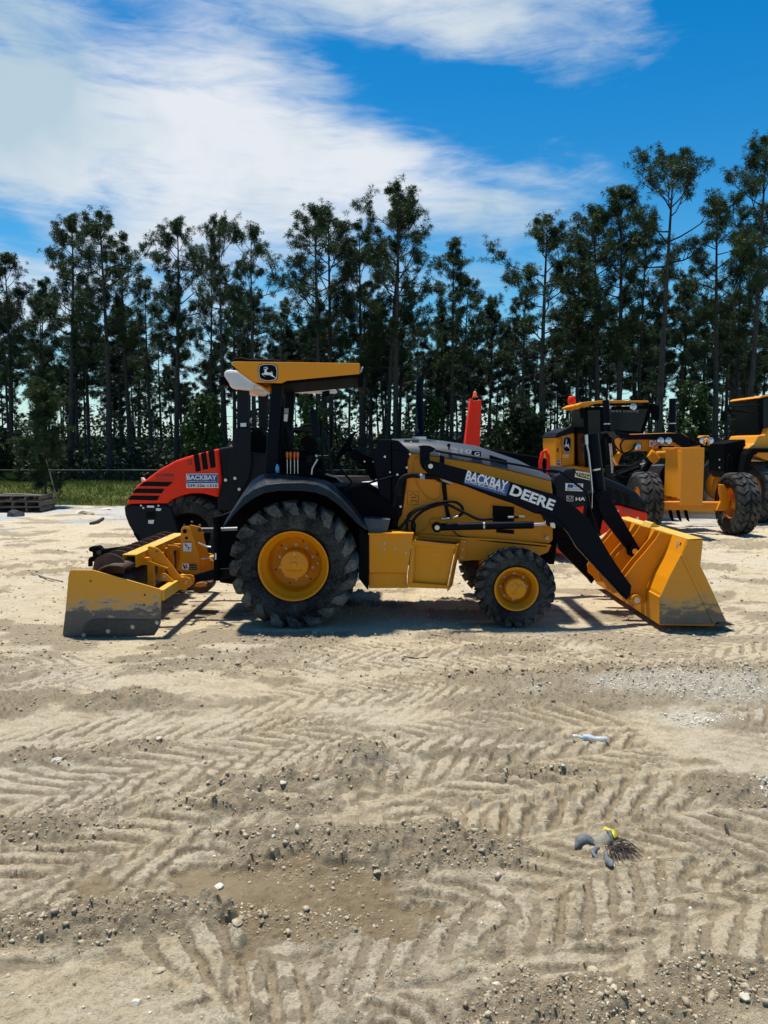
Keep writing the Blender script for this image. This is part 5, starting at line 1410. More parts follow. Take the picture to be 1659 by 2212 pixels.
# ---- bucket
bk = put('bucket_side', None, None) if False else None
BY0, BY1 = 8.18, 10.70
bucket = bpy.data.objects.new('bucket', None); col.objects.link(bucket); bucket.parent = tr; ORG[bucket.name] = ORG[tr.name]; bucket.empty_display_size = .3
side = [(1252, 958), (1372, 952), (1372, 1000), (1353, 1175), (1450, 1380), (1568, 1640), (1480, 1668), (1020, 1666), (1022, 1430), (1100, 1260), (1195, 1080), (1240, 990)]
sp_ = ZL(5, side, BY0)
def shift(pts, y): return [Vector((p.x, y, p.z)) for p in pts]
put('side_plate', G().plate(sp_, .022), M['bucket'], bucket, bevel=.003)
put('side_plate', G().plate(shift(sp_, BY1 - .022), .022), M['bucket'], bucket, bevel=.003)
put('side_stiffener', G().beam(Z(5, 1200, 1085, BY0 - .006), Z(5, 1470, 1655, BY0 - .006), .012, .03, up=(1, 0, 0)), M['bucket'], bucket)
shell = ZL(5, [(1248, 956), (1195, 1080), (1150, 1170), (1085, 1290), (1035, 1410), (1022, 1470), (1020, 1666), (1480, 1672)], BY0 + .022)
put('shell', G().loft([shell, shift(shell, BY1 - .022)], smooth=False), M['yellow'], bucket, solid=.016)
tf = ZL(5, [(1246, 957), (1372, 950), (1372, 962), (1258, 968)], BY0)
put('top_flange', G().plate(tf, BY1 - BY0), M['blade_top'], bucket, bevel=.003)
tl = ZL(5, [(1250, 960), (1262, 966), (1205, 1078), (1192, 1072)], BY0 + .01)
# back plate hanging from the flange, and the curved lower back
bp = ZL(5, [(1250, 960), (1195, 1080), (1060, 1150), (1110, 1062)], BY0 + .022)
back = [Z(5, 1252, 960, BY0), Z(5, 1240, 1000, BY0), Z(5, 1198, 1080, BY0)]
ledge = ZL(5, [(1250, 958), (1140, 925), (1130, 1040), (1190, 1078)], BY0 + .02)
cut = ZL(5, [(1020, 1640), (1480, 1650), (1640, 1672), (1480, 1690), (1022, 1668)], BY0 - .01)
put('cutting_edge', G().plate(ZL(5, [(1480, 1648), (1560, 1645), (1640, 1672), (1480, 1684)], BY0 + .0), BY1 - BY0), M['dark_steel'], bucket)
heel = ZL(5, [(1022, 1430), (1012, 1440), (1012, 1668), (1022, 1668)], BY0 + .02)
put('heel_plate', G().plate(heel, BY1 - BY0 - .04), M['yellow_dusty'], bucket)
# ribs on the back of the bucket: (Y, has pin boss)
def rib(Y, big):
    # outline in the near-plane frame of the bucket, moved to the rib's own plane
    pts = [(1246, 962), (1240, 1000), (1196, 1086), (1100, 1260), (1030, 1400), (1016, 1470), (1012, 1560), (880, 1570), (850, 1510), (800, 1470), (790, 1400), (830, 1330), (930, 1200), (1010, 1110), (1100, 1000), (1140, 935)] if big else \
          [(1246, 962), (1240, 1000), (1196, 1086), (1100, 1260), (1030, 1400), (1000, 1430), (960, 1380), (990, 1260), (1060, 1130), (1130, 1010), (1180, 945)]
    r = shift(ZL(5, pts, BY0), Y)
    o = put('rib', G().plate(r, .02), M['yellow'], bucket, bevel=.002)
    hx = shift(ZL(5, [(1120, 1110), (1135, 1085), (1150, 1090), (1152, 1120), (1128, 1180), (1105, 1200), (1095, 1185)] if big else [(1140, 1100), (1155, 1075), (1170, 1085), (1168, 1110), (1140, 1170), (1120, 1180)], BY0), Y - .003)
    put('rib_hole', G().add(hx, [tuple(range(len(hx)))]), M['decal_black'] if False else M['yellow_dusty'], o, fix=False)
    return o
for Y, b in ((8.62, True), (8.80, True), (9.30, True), (9.50, True), (10.05, True), (10.22, True)):
    o = rib(Y, b)
pb_ = Z(5, 817, 1460, 8.56)
ob = put('pin_boss', G().cyl(pb_ + Vector((0, .06, 0)), pb_ - Vector((0, .02, 0)), .060, n=24), M['yellow'], bucket)
put('pin', G().cyl(pb_ - Vector((0, .02, 0)), pb_ - Vector((0, .045, 0)), .034, n=20), M['steel'], ob)
put('hook_plate', G().plate(shift(ZL(5, [(1240, 960), (1270, 918), (1285, 912), (1345, 952), (1340, 962)], BY0), 9.35), .30), M['blade_top'], bucket)
put('sticker', G().plate(ZL(5, [(1150, 970), (1168, 968), (1170, 1030), (1153, 1034)], 8.36), .003), M['decal_white'], bucket)
put('sticker', G().plate(ZL(5, [(1182, 984), (1220, 996), (1214, 1030), (1180, 1018)], 8.30), .003), M['decal_black'], bucket)

# ---- three-point arms behind the tractor
lk = put('lift_link', G().cyl(Z(1, 1462, 270, 8.75), Z(1, 1452, 800, 8.75), .038, n=14).cyl(Z(1, 1448, 225, 8.75), Z(1, 1460, 290, 8.75), .055, n=14), M['black_matte'], tr, kind='stuff')
put('lower_arm', G().plate(ZL(1, [(1205, 765), (1420, 700), (1600, 690), (1640, 770), (1420, 790), (1225, 825), (1200, 800)], 8.82), .06), M['black'], tr, bevel=.008)
put('lower_arm', G().plate([Vector((p.x, mir(p.y) - .06, p.z)) for p in ZL(1, [(1205, 765), (1420, 700), (1600, 690), (1640, 770), (1420, 790), (1225, 825), (1200, 800)], 8.82)], .06), M['black'], tr, bevel=.008)
put('sway_rod', G().cyl(Z(1, 1490, 340, 8.85), Z(1, 1640, 335, 8.85), .022, n=10), M['decal_grey'], tr)
put('upper_link', G().cyl(Z(1, 1310, 345, 9.35), Z(1, 1440, 345, 9.35), .03, n=10), M['dark_steel'], tr)
put('hitch_housing', G().plate(ZL(1, [(1420, 240), (1700, 140), (1700, 850), (1480, 820), (1420, 500)], 9.0), .8), M['black_matte'], tr, bevel=.01)
put('label_plate', G().plate(ZL(1, [(1436, 556), (1450, 556), (1449, 612), (1435, 612)], 8.705), .003), M['decal_white'], tr)

# ---------------------------------------------------------------- box scraper
bx_ = thing('box_blade', 'yellow box scraper blade with worn end plate hitched behind the tractor', 'box blade', (-2.9, 9.2, 0))
PY0 = 7.95; PY1 = 10.5
plate_ = [(130, 712), (150, 706), (340, 708), (600, 780), (940, 878), (952, 900), (946, 1180), (925, 1240), (888, 1296), (780, 1302), (400, 1312), (75, 1306), (66, 1280), (90, 1080), (118, 760)]
pn = ZL(1, plate_, PY0)
put('end_plate', G().plate(pn, .02), M['blade'], bx_, bevel=.003)
put('end_plate', G().plate(shift(pn, PY1), .02), M['blade'], bx_, bevel=.003)
wp = put('wear_plate', G().plate(ZL(1, [(234, 1304), (236, 1262), (262, 1205), (310, 1160), (365, 1146), (944, 1156), (944, 1184), (924, 1240), (888, 1292)], PY0 - .010), .010), M['wear'], bx_, bevel=.003)
for x, y in ((477, 1256), (697, 1217), (917, 1178), (257, 1292)):
    inst(bolt_mesh(.017), wp, Z(1, x, y, PY0 - .011), name='bolt')
hole = mesh_of('bolt_hole', G().cyl((0, 0, 0), (0, -.002, 0), .011, n=12), M['rust'])
for x, y in ((318, 805), (805, 930), (800, 1018)):
    inst(hole, bx_, Z(1, x, y, PY0 - .001), name='bolt_hole')
# rear moldboard: curved plate between the end plates
mb = ZL(1, [(352, 712), (400, 640), (450, 590), (520, 570)], PY0 + .1)
cxy = Z(1, 500, 850, PY0 + .1)
mold = shift(ZL(1, [(625, 690), (560, 668), (480, 668), (410, 690), (372, 725), (352, 800), (348, 950), (365, 1150), (420, 1285)], PY0 + .02), PY0 + .022)
put('moldboard', G().loft([mold, shift(mold, PY1)], smooth=True), M['rust'], bx_, solid=.014)
fm = ZL(1, [(560, 735), (610, 800), (635, 900), (620, 1010)], 8.2)
put('front_blade', G().loft([shift(fm, 8.25), shift(fm, PY1)], smooth=True), M['wear'], bx_, solid=.016)
# rounded scarifier guards standing in a row on the back
gd = []
for t in arc(14, radians(178), radians(2)):
    gd.append(Vector((.165 * cos(t), 0, .115 * sin(t))))
gd += [Vector((.15, 0, -.10)), Vector((-.19, 0, -.10))]
c0 = Z(1, 485, 672, 8.14)
guard = mesh_of('guard_plate', G().plate(gd, .016), M['rust'])
for i in range(9):
    inst(guard, bx_, (c0.x, 8.14 + i * .262, c0.z + .02), name='guard_plate')
put('back_shelf', G().beam((c0.x - .22, PY0 + .02, c0.z - .10), (c0.x - .22, PY1, c0.z - .10), .12, .05), M['blade_top'], bx_, bevel=.01)
# top beam: square tube, open at the near end
q = ZL(1, [(612, 560), (735, 575), (728, 690), (603, 668)], 8.30)
w_ = .018
cxm = sum((p.x for p in q)) / 4; czm = sum((p.z for p in q)) / 4; hw_ = (q[1].x - q[0].x) / 2 + .004; hh_ = (q[0].z - q[3].z) / 2 + .004
bm_ = put('top_beam', G().box(cxm - hw_, cxm + hw_, 8.30, 10.35, czm + hh_ - w_, czm + hh_), M['blade_top'], bx_, bevel=.004)
put('beam_side', G().box(cxm - hw_, cxm - hw_ + w_, 8.30, 10.35, czm - hh_, czm + hh_ - w_), M['yellow_dusty'], bm_)
put('beam_side', G().box(cxm + hw_ - w_, cxm + hw_, 8.30, 10.35, czm - hh_, czm + hh_ - w_), M['yellow_dusty'], bm_)
put('beam_bottom', G().box(cxm - hw_ + w_, cxm + hw_ - w_, 8.30, 10.35, czm - hh_, czm - hh_ + w_), M['rust'], bm_)
tab = mesh_of('shank_socket', G().box(-.05, .09, 0, .07, -.05, .03).box(.03, .10, .01, .06, -.30, -.05), M['yellow_dusty'])
for i in range(5):
    inst(tab, bx_, (cxm + hw_ + .01, 8.52 + i * .40, czm - .03), name='shank_socket')
# front lower tube
ft = ZL(1, [(885, 858), (954, 888), (954, 985), (885, 985)], PY0)
put('front_tube', G().box(Z(1, 880, 0, PY0).x, Z(1, 952, 0, PY0).x, PY0 + .02, PY1, Z(1, 0, 986, PY0).z, Z(1, 0, 886, PY0).z), M['blade_top'], bx_, bevel=.008)
gs = [(828, 498), (848, 492), (925, 512), (955, 545), (1135, 775), (1128, 808), (1100, 832), (1062, 812), (1045, 775), (1000, 700), (850, 640), (842, 560)]
for Y in (8.55, 9.95):
    o = put('gusset', G().plate(shift(ZL(1, gs, 8.55), Y), .018), M['yellow'], bx_, bevel=.003)
    inst(hole, o, Vector((Z(1, 912, 540, 8.55).x, Y - .001, Z(1, 912, 540, 8.55).z)), name='bolt_hole')
put('gusset_flange', G().plate(ZL(1, [(828, 628), (850, 626), (1010, 688), (1008, 702), (830, 642)], 8.50), .09), M['yellow'], bx_)
ear = put('tube_ear', G().plate(ZL(1, [(945, 800), (948, 755), (965, 738), (990, 736), (1030, 770), (1062, 800), (1062, 815), (948, 805)], 8.42), .018), M['yellow'], bx_, bevel=.002)
inst(bolt_mesh(.015), ear, Z(1, 978, 771, 8.42), name='bolt')
for Y in (8.62, 8.78, 9.90):
    put('link_ear', G().plate(shift(ZL(1, [(1070, 775), (1180, 768), (1212, 782), (1222, 810), (1212, 850), (1170, 888), (1090, 880), (1085, 830)], 8.62), Y), .018), M['yellow'], bx_, bevel=.003)
pq = Z(1, 1183, 818, 8.60); put('link_pin', G().cyl(pq + Vector((0, .2, 0)), pq - Vector((0, .03, 0)), .018, n=12), M['steel'], bx_)
ms = [(1130, 340), (1145, 318), (1170, 311), (1198, 318), (1215, 340), (1240, 420), (1290, 570), (1302, 620), (1300, 740), (1210, 770), (1096, 708), (1120, 600), (1128, 480)]
m1 = put('mast_plate', G().plate(ZL(1, ms, 9.02), .020), M['yellow'], bx_, bevel=.003)
pm_ = Z(1, 1167, 357, 9.018)
put('mast_ring', G().cyl(pm_ + Vector((0, .004, 0)), pm_ - Vector((0, .006, 0)), .042, n=24), M['yellow'], m1)
put('mast_hole', G().cyl(pm_ - Vector((0, .006, 0)), pm_ - Vector((0, .009, 0)), .026, n=20), M['decal_black'], m1)
put('mast_hole', G().cyl(Z(1, 1181, 418, 9.018), Z(1, 1181, 418, 9.014), .017, n=16), M['decal_black'], m1)
m2 = put('mast_plate', G().plate(shift(ZL(1, [(1190, 318), (1215, 300), (1300, 318), (1322, 340), (1340, 420), (1400, 640), (1405, 700), (1290, 735), (1250, 560), (1225, 400)], 9.30), 9.30), .020), M['yellow'], bx_, bevel=.003)
put('mast_hole', G().cyl(Z(1, 1300, 345, 9.298), Z(1, 1300, 345, 9.25), .024, n=14), M['dark_steel'], m2)
ds = [Z(1, 1152, 452, 9.015), Z(1, 1226, 455, 9.015), Z(1, 1224, 540, 9.015), Z(1, 1152, 538, 9.015)]
dk = put('warning_decal', G().plate(ds, .002), M['decal_white'], m1)
put('decal_band', G().plate([Z(1, 1152, 450, 9.0135), Z(1, 1226, 452, 9.0135), Z(1, 1226, 463, 9.0135), Z(1, 1152, 461, 9.0135)], .001), M['decal_red'], dk)
put('decal_figure', G().tube(ZL(1, [(1165, 470), (1178, 492), (1195, 505), (1218, 506)], 9.0135), .004, 4).tube(ZL(1, [(1172, 468), (1180, 490), (1190, 478)], 9.0135), .004, 4).tube(ZL(1, [(1197, 506), (1197, 528)], 9.0135), .005, 4), M['decal_black'], dk, kind='stuff')
dk = put('warning_decal', G().plate(ZL(1, [(1140, 645), (1202, 647), (1202, 706), (1140, 702)], 9.015), .002), M['decal_white'], m1)
put('decal_figure', G().tube(ZL(1, [(1152, 655), (1168, 695)], 9.0135), .008, 4).tube(ZL(1, [(1168, 690), (1178, 655), (1186, 690)], 9.0135), .006, 4), M['decal_black'], dk, kind='stuff')
dk = put('warning_decal', G().plate(ZL(1, [(1202, 662), (1274, 664), (1274, 706), (1202, 706)], 9.015), .002), M['decal_black'], m1)
put('decal_band', G().plate(ZL(1, [(1202, 647), (1274, 648), (1274, 662), (1202, 660)], 9.0145), .002), M['decal_red'], dk)
text('Pinch Area', dk, M['decal_white'], Z(1, 1206, 681, 9.013), .088, .014, name='lettering')
text('Keep Away', dk, M['decal_white'], Z(1, 1208, 700, 9.013), .082, .014, name='lettering')
put('crank_arm', G().plate(ZL(1, [(1010, 480), (1090, 485), (1118, 500), (1120, 525), (1075, 520), (1040, 570), (1000, 590)], 9.25), .02), M['yellow'], bx_, bevel=.003)
gw = Z(1, 1310, 830, 9.1)
put('shank_guard', G().plate([gw + Vector((.13 * cos(t), 0, .12 * sin(t))) for t in arc(12, radians(180), radians(360))] + [gw + Vector((.13, 0, .02)), gw + Vector((-.16, 0, .02))], .25), M['rust'], bx_)
ib = put('inner_bracket', G().plate(ZL(1, [(1250, 855), (1270, 825), (1345, 815), (1365, 830), (1355, 855), (1300, 862)], 9.05), .02), M['yellow'], bx_, bevel=.003)
inst(bolt_mesh(.014), ib, Z(1, 1335, 826, 9.05), name='bolt')
put('turnbuckle', G().tube(ZL(1, [(1285, 462), (1330, 480), (1370, 500), (1400, 500)], 8.95), .012, 7), M['steel'], bx_)
put('pto_rod', G().cyl(Z(1, 1320, 610, 8.95), Z(1, 1420, 592, 8.9), .010, n=8), M['steel'], bx_)
# black towing arm behind the scraper
hx = thing('towing_arm', 'black towing arm with a clevis sticking out left behind the box scraper', 'tow arm', P(345, 1215, 11.0))
hx.location = (P(345, 1215, 11.0).x, 11.0, 0); ORG[hx.name] = Vector(hx.location)
put('bar', G().beam(Z(10, 170, 590, 11.0), Z(10, 520, 545, 11.0), .10, .12), M['black_matte'], hx, bevel=.01)
put('head', G().plate(ZL(10, [(30, 520), (55, 500), (160, 488), (190, 520), (240, 560), (240, 620), (160, 650), (140, 700), (20, 690), (40, 640), (85, 640), (85, 570), (40, 560)], 10.95), .14), M['black_matte'], hx, bevel=.012)
put('clevis', G().cyl(Z(10, 175, 572, 10.94), Z(10, 175, 572, 10.92), .035, n=14), M['dark_steel'], hx)
put('leg', G().beam(Z(10, 60, 680, 11.02), Z(10, 60, 760, 11.02) * 1.0, .05, .05, up=(0, 1, 0)), M['black_matte'], hx)
# ---------------------------------------------------------------- left road roller (red engine cover)
ra_ = thing('road_roller', 'orange-red road roller with sloping engine cover parked behind the tractor on the left', 'road roller', (-3.4, 13.0, 0))
YN = 12.0
def z7(pts, Y): return ZL(7, pts, Y)
hoodo = [(112, 952), (140, 905), (200, 800), (250, 725), (350, 655), (450, 580), (560, 500), (760, 390), (980, 320), (1180, 270), (1310, 235), (1350, 640), (1300, 870), (1240, 850), (1100, 815), (960, 815), (830, 845), (720, 890), (640, 945)]
hd = put('engine_cover', G().plate(z7(hoodo, YN), 1.7), M['red'], ra_, bevel=.035)
gt = z7([(335, 660), (560, 500), (760, 388), (980, 318), (1310, 233)], YN)
for sl in ([(342, 668), (375, 662), (722, 668), (655, 726), (285, 720)], [(245, 752), (612, 756), (575, 815), (200, 808)], [(180, 842), (550, 846), (520, 905), (150, 896)]):
    put('grille_slot', G().plate(z7(sl, YN - .006), .012), M['mesh_black'], hd)
for sl in ([(985, 320), (1050, 300), (1082, 525), (1015, 540)], [(1080, 300), (1146, 278), (1176, 500), (1108, 512)], [(1174, 272), (1252, 252), (1272, 480), (1204, 492)]):
    put('vent', G().plate(z7(sl, YN - .006), .012), M['mesh_black'], hd, bevel=.004)
text('12', hd, M['decal_dark_red'], z7([(915, 447)], YN - .004)[0], .062, .085, name='lettering', bold=.02)
text('DOBBS', hd, M['decal_dark_red'], z7([(500, 598)], YN - .004)[0], .285, .044, bold=.03, name='lettering')
put('print_line', G().plate(z7([(485, 611), (760, 611), (760, 614), (485, 614)], YN - .004), .002), M['decal_dark_red'], hd)
text('EQUIPMENT', hd, M['decal_dark_red'], z7([(498, 647)], YN - .004)[0], .295, .018, name='lettering')
sg = put('company_sign', G().plate(z7([(892, 562), (1300, 558), (1306, 742), (895, 744)], YN - .008), .006), M['decal_white'], hd)
put('sign_blue', G().plate(z7([(898, 572), (1298, 568), (1302, 682), (896, 685)], YN - .011), .003), M['decal_blue'], sg)
text('BACKBAY', sg, M['decal_white'], z7([(902, 640)], YN - .013)[0], .465, .072, bold=.03, name='lettering')
text('CONSTRUCTION, INC.', sg, M['decal_white'], z7([(904, 670)], YN - .013)[0], .460, .020, bold=.01, name='lettering')
text('239-226-1310', sg, M['decal_black'], z7([(905, 732)], YN - .013)[0], .470, .042, bold=.015, name='lettering')
lw = put('lower_cover', G().plate(z7([(112, 960), (640, 955), (700, 1000), (800, 1300), (620, 1560), (280, 1420), (215, 1330), (150, 1220), (105, 1100), (92, 1000)], YN + .01), 1.66), M['charcoal'], ra_, bevel=.03)
for a in ([(388, 970), (480, 972), (480, 998), (388, 996)], [(505, 1005), (575, 1008), (560, 1040), (505, 1038)], [(405, 1158), (480, 1155), (470, 1205), (405, 1202)]):
    put('sticker', G().plate(z7(a, YN), .004), M['decal_white'], lw)
put('sticker', G().plate(z7([(380, 1050), (492, 1052), (490, 1138), (380, 1135)], YN), .004), M['decal_black'], lw)
for x, y in ((313, 970), (343, 1000), (537, 972)): inst(bolt_mesh(.012, 'steel'), lw, z7([(x, y)], YN + .006)[0], name='bolt')
put('foot_edge', G().plate(z7([(210, 1330), (235, 1330), (350, 1480), (290, 1450)], YN - .01), 1.7), M['black_matte'], lw)
put('beacon_shield', G().plate(z7([(310, 612), (325, 612), (350, 645), (320, 670)], YN + .3), .1), M['white'], ra_)
# tyre and centre
rt = tyre_mesh(block_tyre(.62, .32, .42, 22, .03, [(-.22, -.12, 1.0, .12), (-.09, -.01, .9, .1), (.01, .09, .9, -.1), (.12, .22, 1.0, -.12)], .095), 'carcass', 'rubber_sand')
wc = P(414, 1147, YN + .05 + .21)
for yy, fl in ((YN + .26, 1), (YN + 1.45, -1)):
    wheel(ra_, (wc.x, yy, .60), .62, .42, .32, rt, [(.32, -.16), (.335, -.165), (.33, -.15), (.30, -.12), (.28, .0), (.25, .03), (0, .03)], [(0, -.03), (.12, -.03), (.13, 0), (.14, .04)], ('black_matte', 'black_matte'), 8, .18, .03, .014, fl)
# operator platform behind the tractor
put('platform_side', G().plate(ZL(2, [(240, 755), (375, 755), (372, 1000), (385, 1040), (360, 1200), (255, 1385), (205, 1370), (170, 1150), (175, 1050), (210, 960)], YN - .02), .05), M['charcoal'], ra_, bevel=.01)
put('cab_base', G().plate(ZL(2, [(80, 940), (230, 915), (240, 960), (520, 990), (520, 1260), (340, 1500), (70, 1500), (75, 1380), (110, 1170)], YN + .05), 1.55), M['charcoal'], ra_, bevel=.03)
for x, y in ((235, 1208), (273, 1307), (151, 1224)): inst(bolt_mesh(.018, 'steel'), ra_, Z(2, x, y, YN - .02), name='bolt')
put('front_frame', G().plate([P(560, 1060, YN + .3), P(800, 1085, YN + .3), P(830, 1150, YN + .3), P(560, 1160, YN + .3)], 1.1), M['black_matte'], ra_, bevel=.02)
put('roof_post', G().plate(ZL(2, [(252, 400), (356, 420), (356, 755), (252, 755)], YN + .02), .12), M['charcoal'], ra_, bevel=.01)
put('roof_post', G().plate(ZL(2, [(440, 430), (528, 430), (525, 755), (450, 755)], YN + 1.35), .12), M['charcoal'], ra_, bevel=.01)
put('seat', G().plate(ZL(2, [(370, 780), (470, 770), (520, 850), (520, 1180), (370, 1200), (360, 850)], YN + .5), .6), M['black_matte'], ra_, bevel=.04)
put('rail', G().cyl(Z(2, 370, 765, YN + .1), Z(2, 530, 765, YN + .1), .02, n=8), M['black'], ra_)
put('rail', G().cyl(Z(2, 370, 1015, YN + .1), Z(2, 520, 1018, YN + .1), .02, n=8), M['black'], ra_)
put('post_label', G().plate(ZL(2, [(284, 712), (336, 710), (336, 744), (284, 744)], YN), .004), M['decal_white'], ra_)
rfp = ZL(2, [(135, 240), (160, 232), (262, 235), (415, 352), (385, 420), (300, 412), (200, 400), (170, 340), (130, 290)], YN - .1)
rr_2 = put('roof', G().plate(rfp, 1.7), M['white'], ra_, bevel=.05)
put('roof_slab', G().plate(ZL(2, [(380, 350), (1140, 402), (1138, 425), (1040, 430), (780, 424), (400, 400)], YN), .5), M['white'], rr_2, bevel=.03)
put('lamp', G().cyl(Z(2, 140, 300, YN), Z(2, 140, 375, YN), .08, n=12), M['black_matte'], rr_2)
put('lamp', G().cyl(Z(2, 1050, 425, YN), Z(2, 1062, 475, YN), .06, n=12), M['black_matte'], rr_2)
put('handrail', G().tube(ZL(11, [(340, 300), (380, 245), (430, 235), (690, 240), (930, 268), (960, 400), (1000, 700), (1040, 1000)], YN + .3), .022, 8), M['charcoal'], ra_)
put('handrail', G().tube(ZL(11, [(890, 1020), (900, 600), (880, 480), (860, 290)], YN + .9), .020, 8), M['charcoal'], ra_)
put('handrail', G().tube(ZL(11, [(620, 705), (1020, 700)], YN + .6), .018, 8), M['charcoal'], ra_)
put('fender_arc', G().tube(ZL(11, [(340, 300), (460, 250), (590, 180), (690, 175), (700, 240), (560, 260), (430, 300)], YN + .7), .03, 8), M['black_matte'], ra_)

# ---------------------------------------------------------------- right road roller (dark engine cover)
rb_ = thing('road_roller', 'road roller with dark grey engine cover and red bumper behind the loader arms', 'road roller', (4.6, 14.0, 0))
YB = 13.2
hp = [(130, 470), (150, 430), (240, 368), (290, 366), (340, 378), (520, 425), (700, 500), (820, 560), (890, 640), (915, 705), (905, 745), (750, 690), (650, 668), (560, 690), (420, 680), (300, 700), (150, 640), (125, 560)]
h2 = put('engine_cover', G().plate(ZL(5, hp, YB), 1.7), M['charcoal'], rb_, bevel=.06)
for sl in ([(560, 515), (612, 535), (635, 570), (632, 640), (610, 650), (575, 640)], [(640, 545), (682, 562), (700, 600), (702, 655), (672, 662), (652, 640)], [(708, 570), (752, 585), (770, 620), (770, 668), (740, 675), (722, 650)]):
    put('vent', G().plate(ZL(5, sl, YB - .008), .014), M['mesh_black'], h2, bevel=.006)
put('cover_crease', G().tube(ZL(5, [(300, 370), (330, 430), (520, 480), (700, 560), (860, 640), (910, 690)], YB - .004), .012, 5), M['charcoal'], h2)
lb = put('number_plate', G().plate(ZL(5, [(318, 388), (455, 412), (452, 472), (308, 440)], YB - .010), .006), M['decal_yellow'], h2)
text('109599', lb, M['decal_black'], Z(5, 326, 430, YB - .013), .255, .062, rot=-radians(10), bold=.02, name='lettering')
lb = put('rental_sticker', G().plate(ZL(5, [(232, 492), (378, 496), (376, 560), (230, 554)], YB - .010), .006), M['decal_white'], h2)
put('sticker_disc', G().cyl(Z(5, 258, 514, YB - .011), Z(5, 258, 514, YB - .014), .034, n=20).cyl(Z(5, 280, 516, YB - .011), Z(5, 280, 516, YB - .0135), .034, n=20), M['decal_blue'], lb, kind='stuff')
text('United', lb, M['decal_blue'], Z(5, 300, 512, YB - .013), .13, .032, name='lettering', bold=.02, shear=.2)
text('Rentals', lb, M['decal_blue'], Z(5, 300, 528, YB - .013), .14, .030, name='lettering', bold=.02, shear=.2)
put('sticker_line', G().plate(ZL(5, [(232, 535), (377, 539), (377, 541), (232, 537)], YB - .0115), .002), M['decal_black'], lb)
text('850-UR-RENTS', lb, M['decal_black'], Z(5, 244, 552, YB - .013), .27, .020, name='lettering', bold=.01, shear=.2)
text('HAMM', h2, M['decal_white'], Z(5, 316, 638, YB - .006), .34, .062, bold=.03, name='lettering')
for pth in ([(244, 598), (294, 600), (294, 641), (244, 638), (244, 598)], [(252, 606), (262, 630), (269, 615), (276, 630), (286, 606)]):
    put('maker_mark', G().tube(ZL(5, pth, YB - .004), .006, 4), M['decal_white'], h2)
bu = put('bumper', G().plate(ZL(5, [(640, 680), (660, 670), (900, 735), (915, 750), (912, 838), (880, 838), (700, 800), (640, 740)], YB - .02), 1.74), M['red'], rb_, bevel=.03)
put('bumper_slot', G().plate(ZL(5, [(705, 700), (730, 698), (800, 728), (805, 745), (780, 750), (715, 730)], YB - .026), .01), M['decal_red'], bu, bevel=.004)
for x, y in ((662, 725), (828, 782)): inst(bolt_mesh(.02, 'steel'), bu, Z(5, x, y, YB - .02), name='bolt')
put('red_frame', G().plate([P(1190, 1050, YB + .1), P(1335, 1095, YB + .1), P(1335, 1135, YB + .1), P(1230, 1200, YB + .1), P(1203, 1195, YB + .1), P(1190, 1150, YB + .1)], 1.4), M['red'], rb_, bevel=.02)
bl = tyre_mesh(block_tyre(.66, .34, .46, 22, .03, [(-.24, -.13, 1.0, .12), (-.10, -.01, .9, .1), (.01, .10, .9, -.1), (.13, .24, 1.0, -.12)], .095), 'carcass', 'rubber_sand')
for yy, fl in ((YB + .5, 1), (YB + 1.5, -1)):
    wheel(rb_, (P(1120, 1100, YB).x, yy, .64), .66, .46, .34, bl, [(.34, -.16), (.355, -.165), (.33, -.12), (.28, .0), (0, .03)], [(0, -.03), (.12, -.03), (.14, .04)], ('black_matte', 'black_matte'), 0, .18, .03, .014, fl)
# red roll bar post with beacon
ps = put('roll_bar_post', G().plate([P(1008, 968, 14.2), P(1020, 866, 14.2), P(1040, 864, 14.2), P(1036, 968, 14.2)], .22), M['red'], rb_, bevel=.01)
put('post_web', G().plate([P(1004, 968, 14.15), P(1017, 860, 14.15), P(1022, 858, 14.15), P(1012, 968, 14.15)], .32), M['red'], ps)
put('beacon', G().lathe([(0, -.02), (.05, -.02), (.05, .0), (.036, .01), (.036, .06), (.02, .085), (0, .09)], P(1026, 856, 14.3), 14, axis=2), M['orange'], ps)
put('post_wall', G().plate([P(985, 1100, 14.2), P(1000, 960, 14.2), P(1180, 960 + 30, 14.2), P(1200, 1100, 14.2)], .9), M['black_matte'], rb_, bevel=.02)
put('red_handle', G().tube([P(1170, 1042, 13.6), P(1167, 1000, 13.6), P(1172, 978, 13.6), P(1179, 972, 13.6), P(1184, 985, 13.6), P(1185, 1010, 13.6), P(1182, 1045, 13.6)], .035, 8), M['red'], rb_)

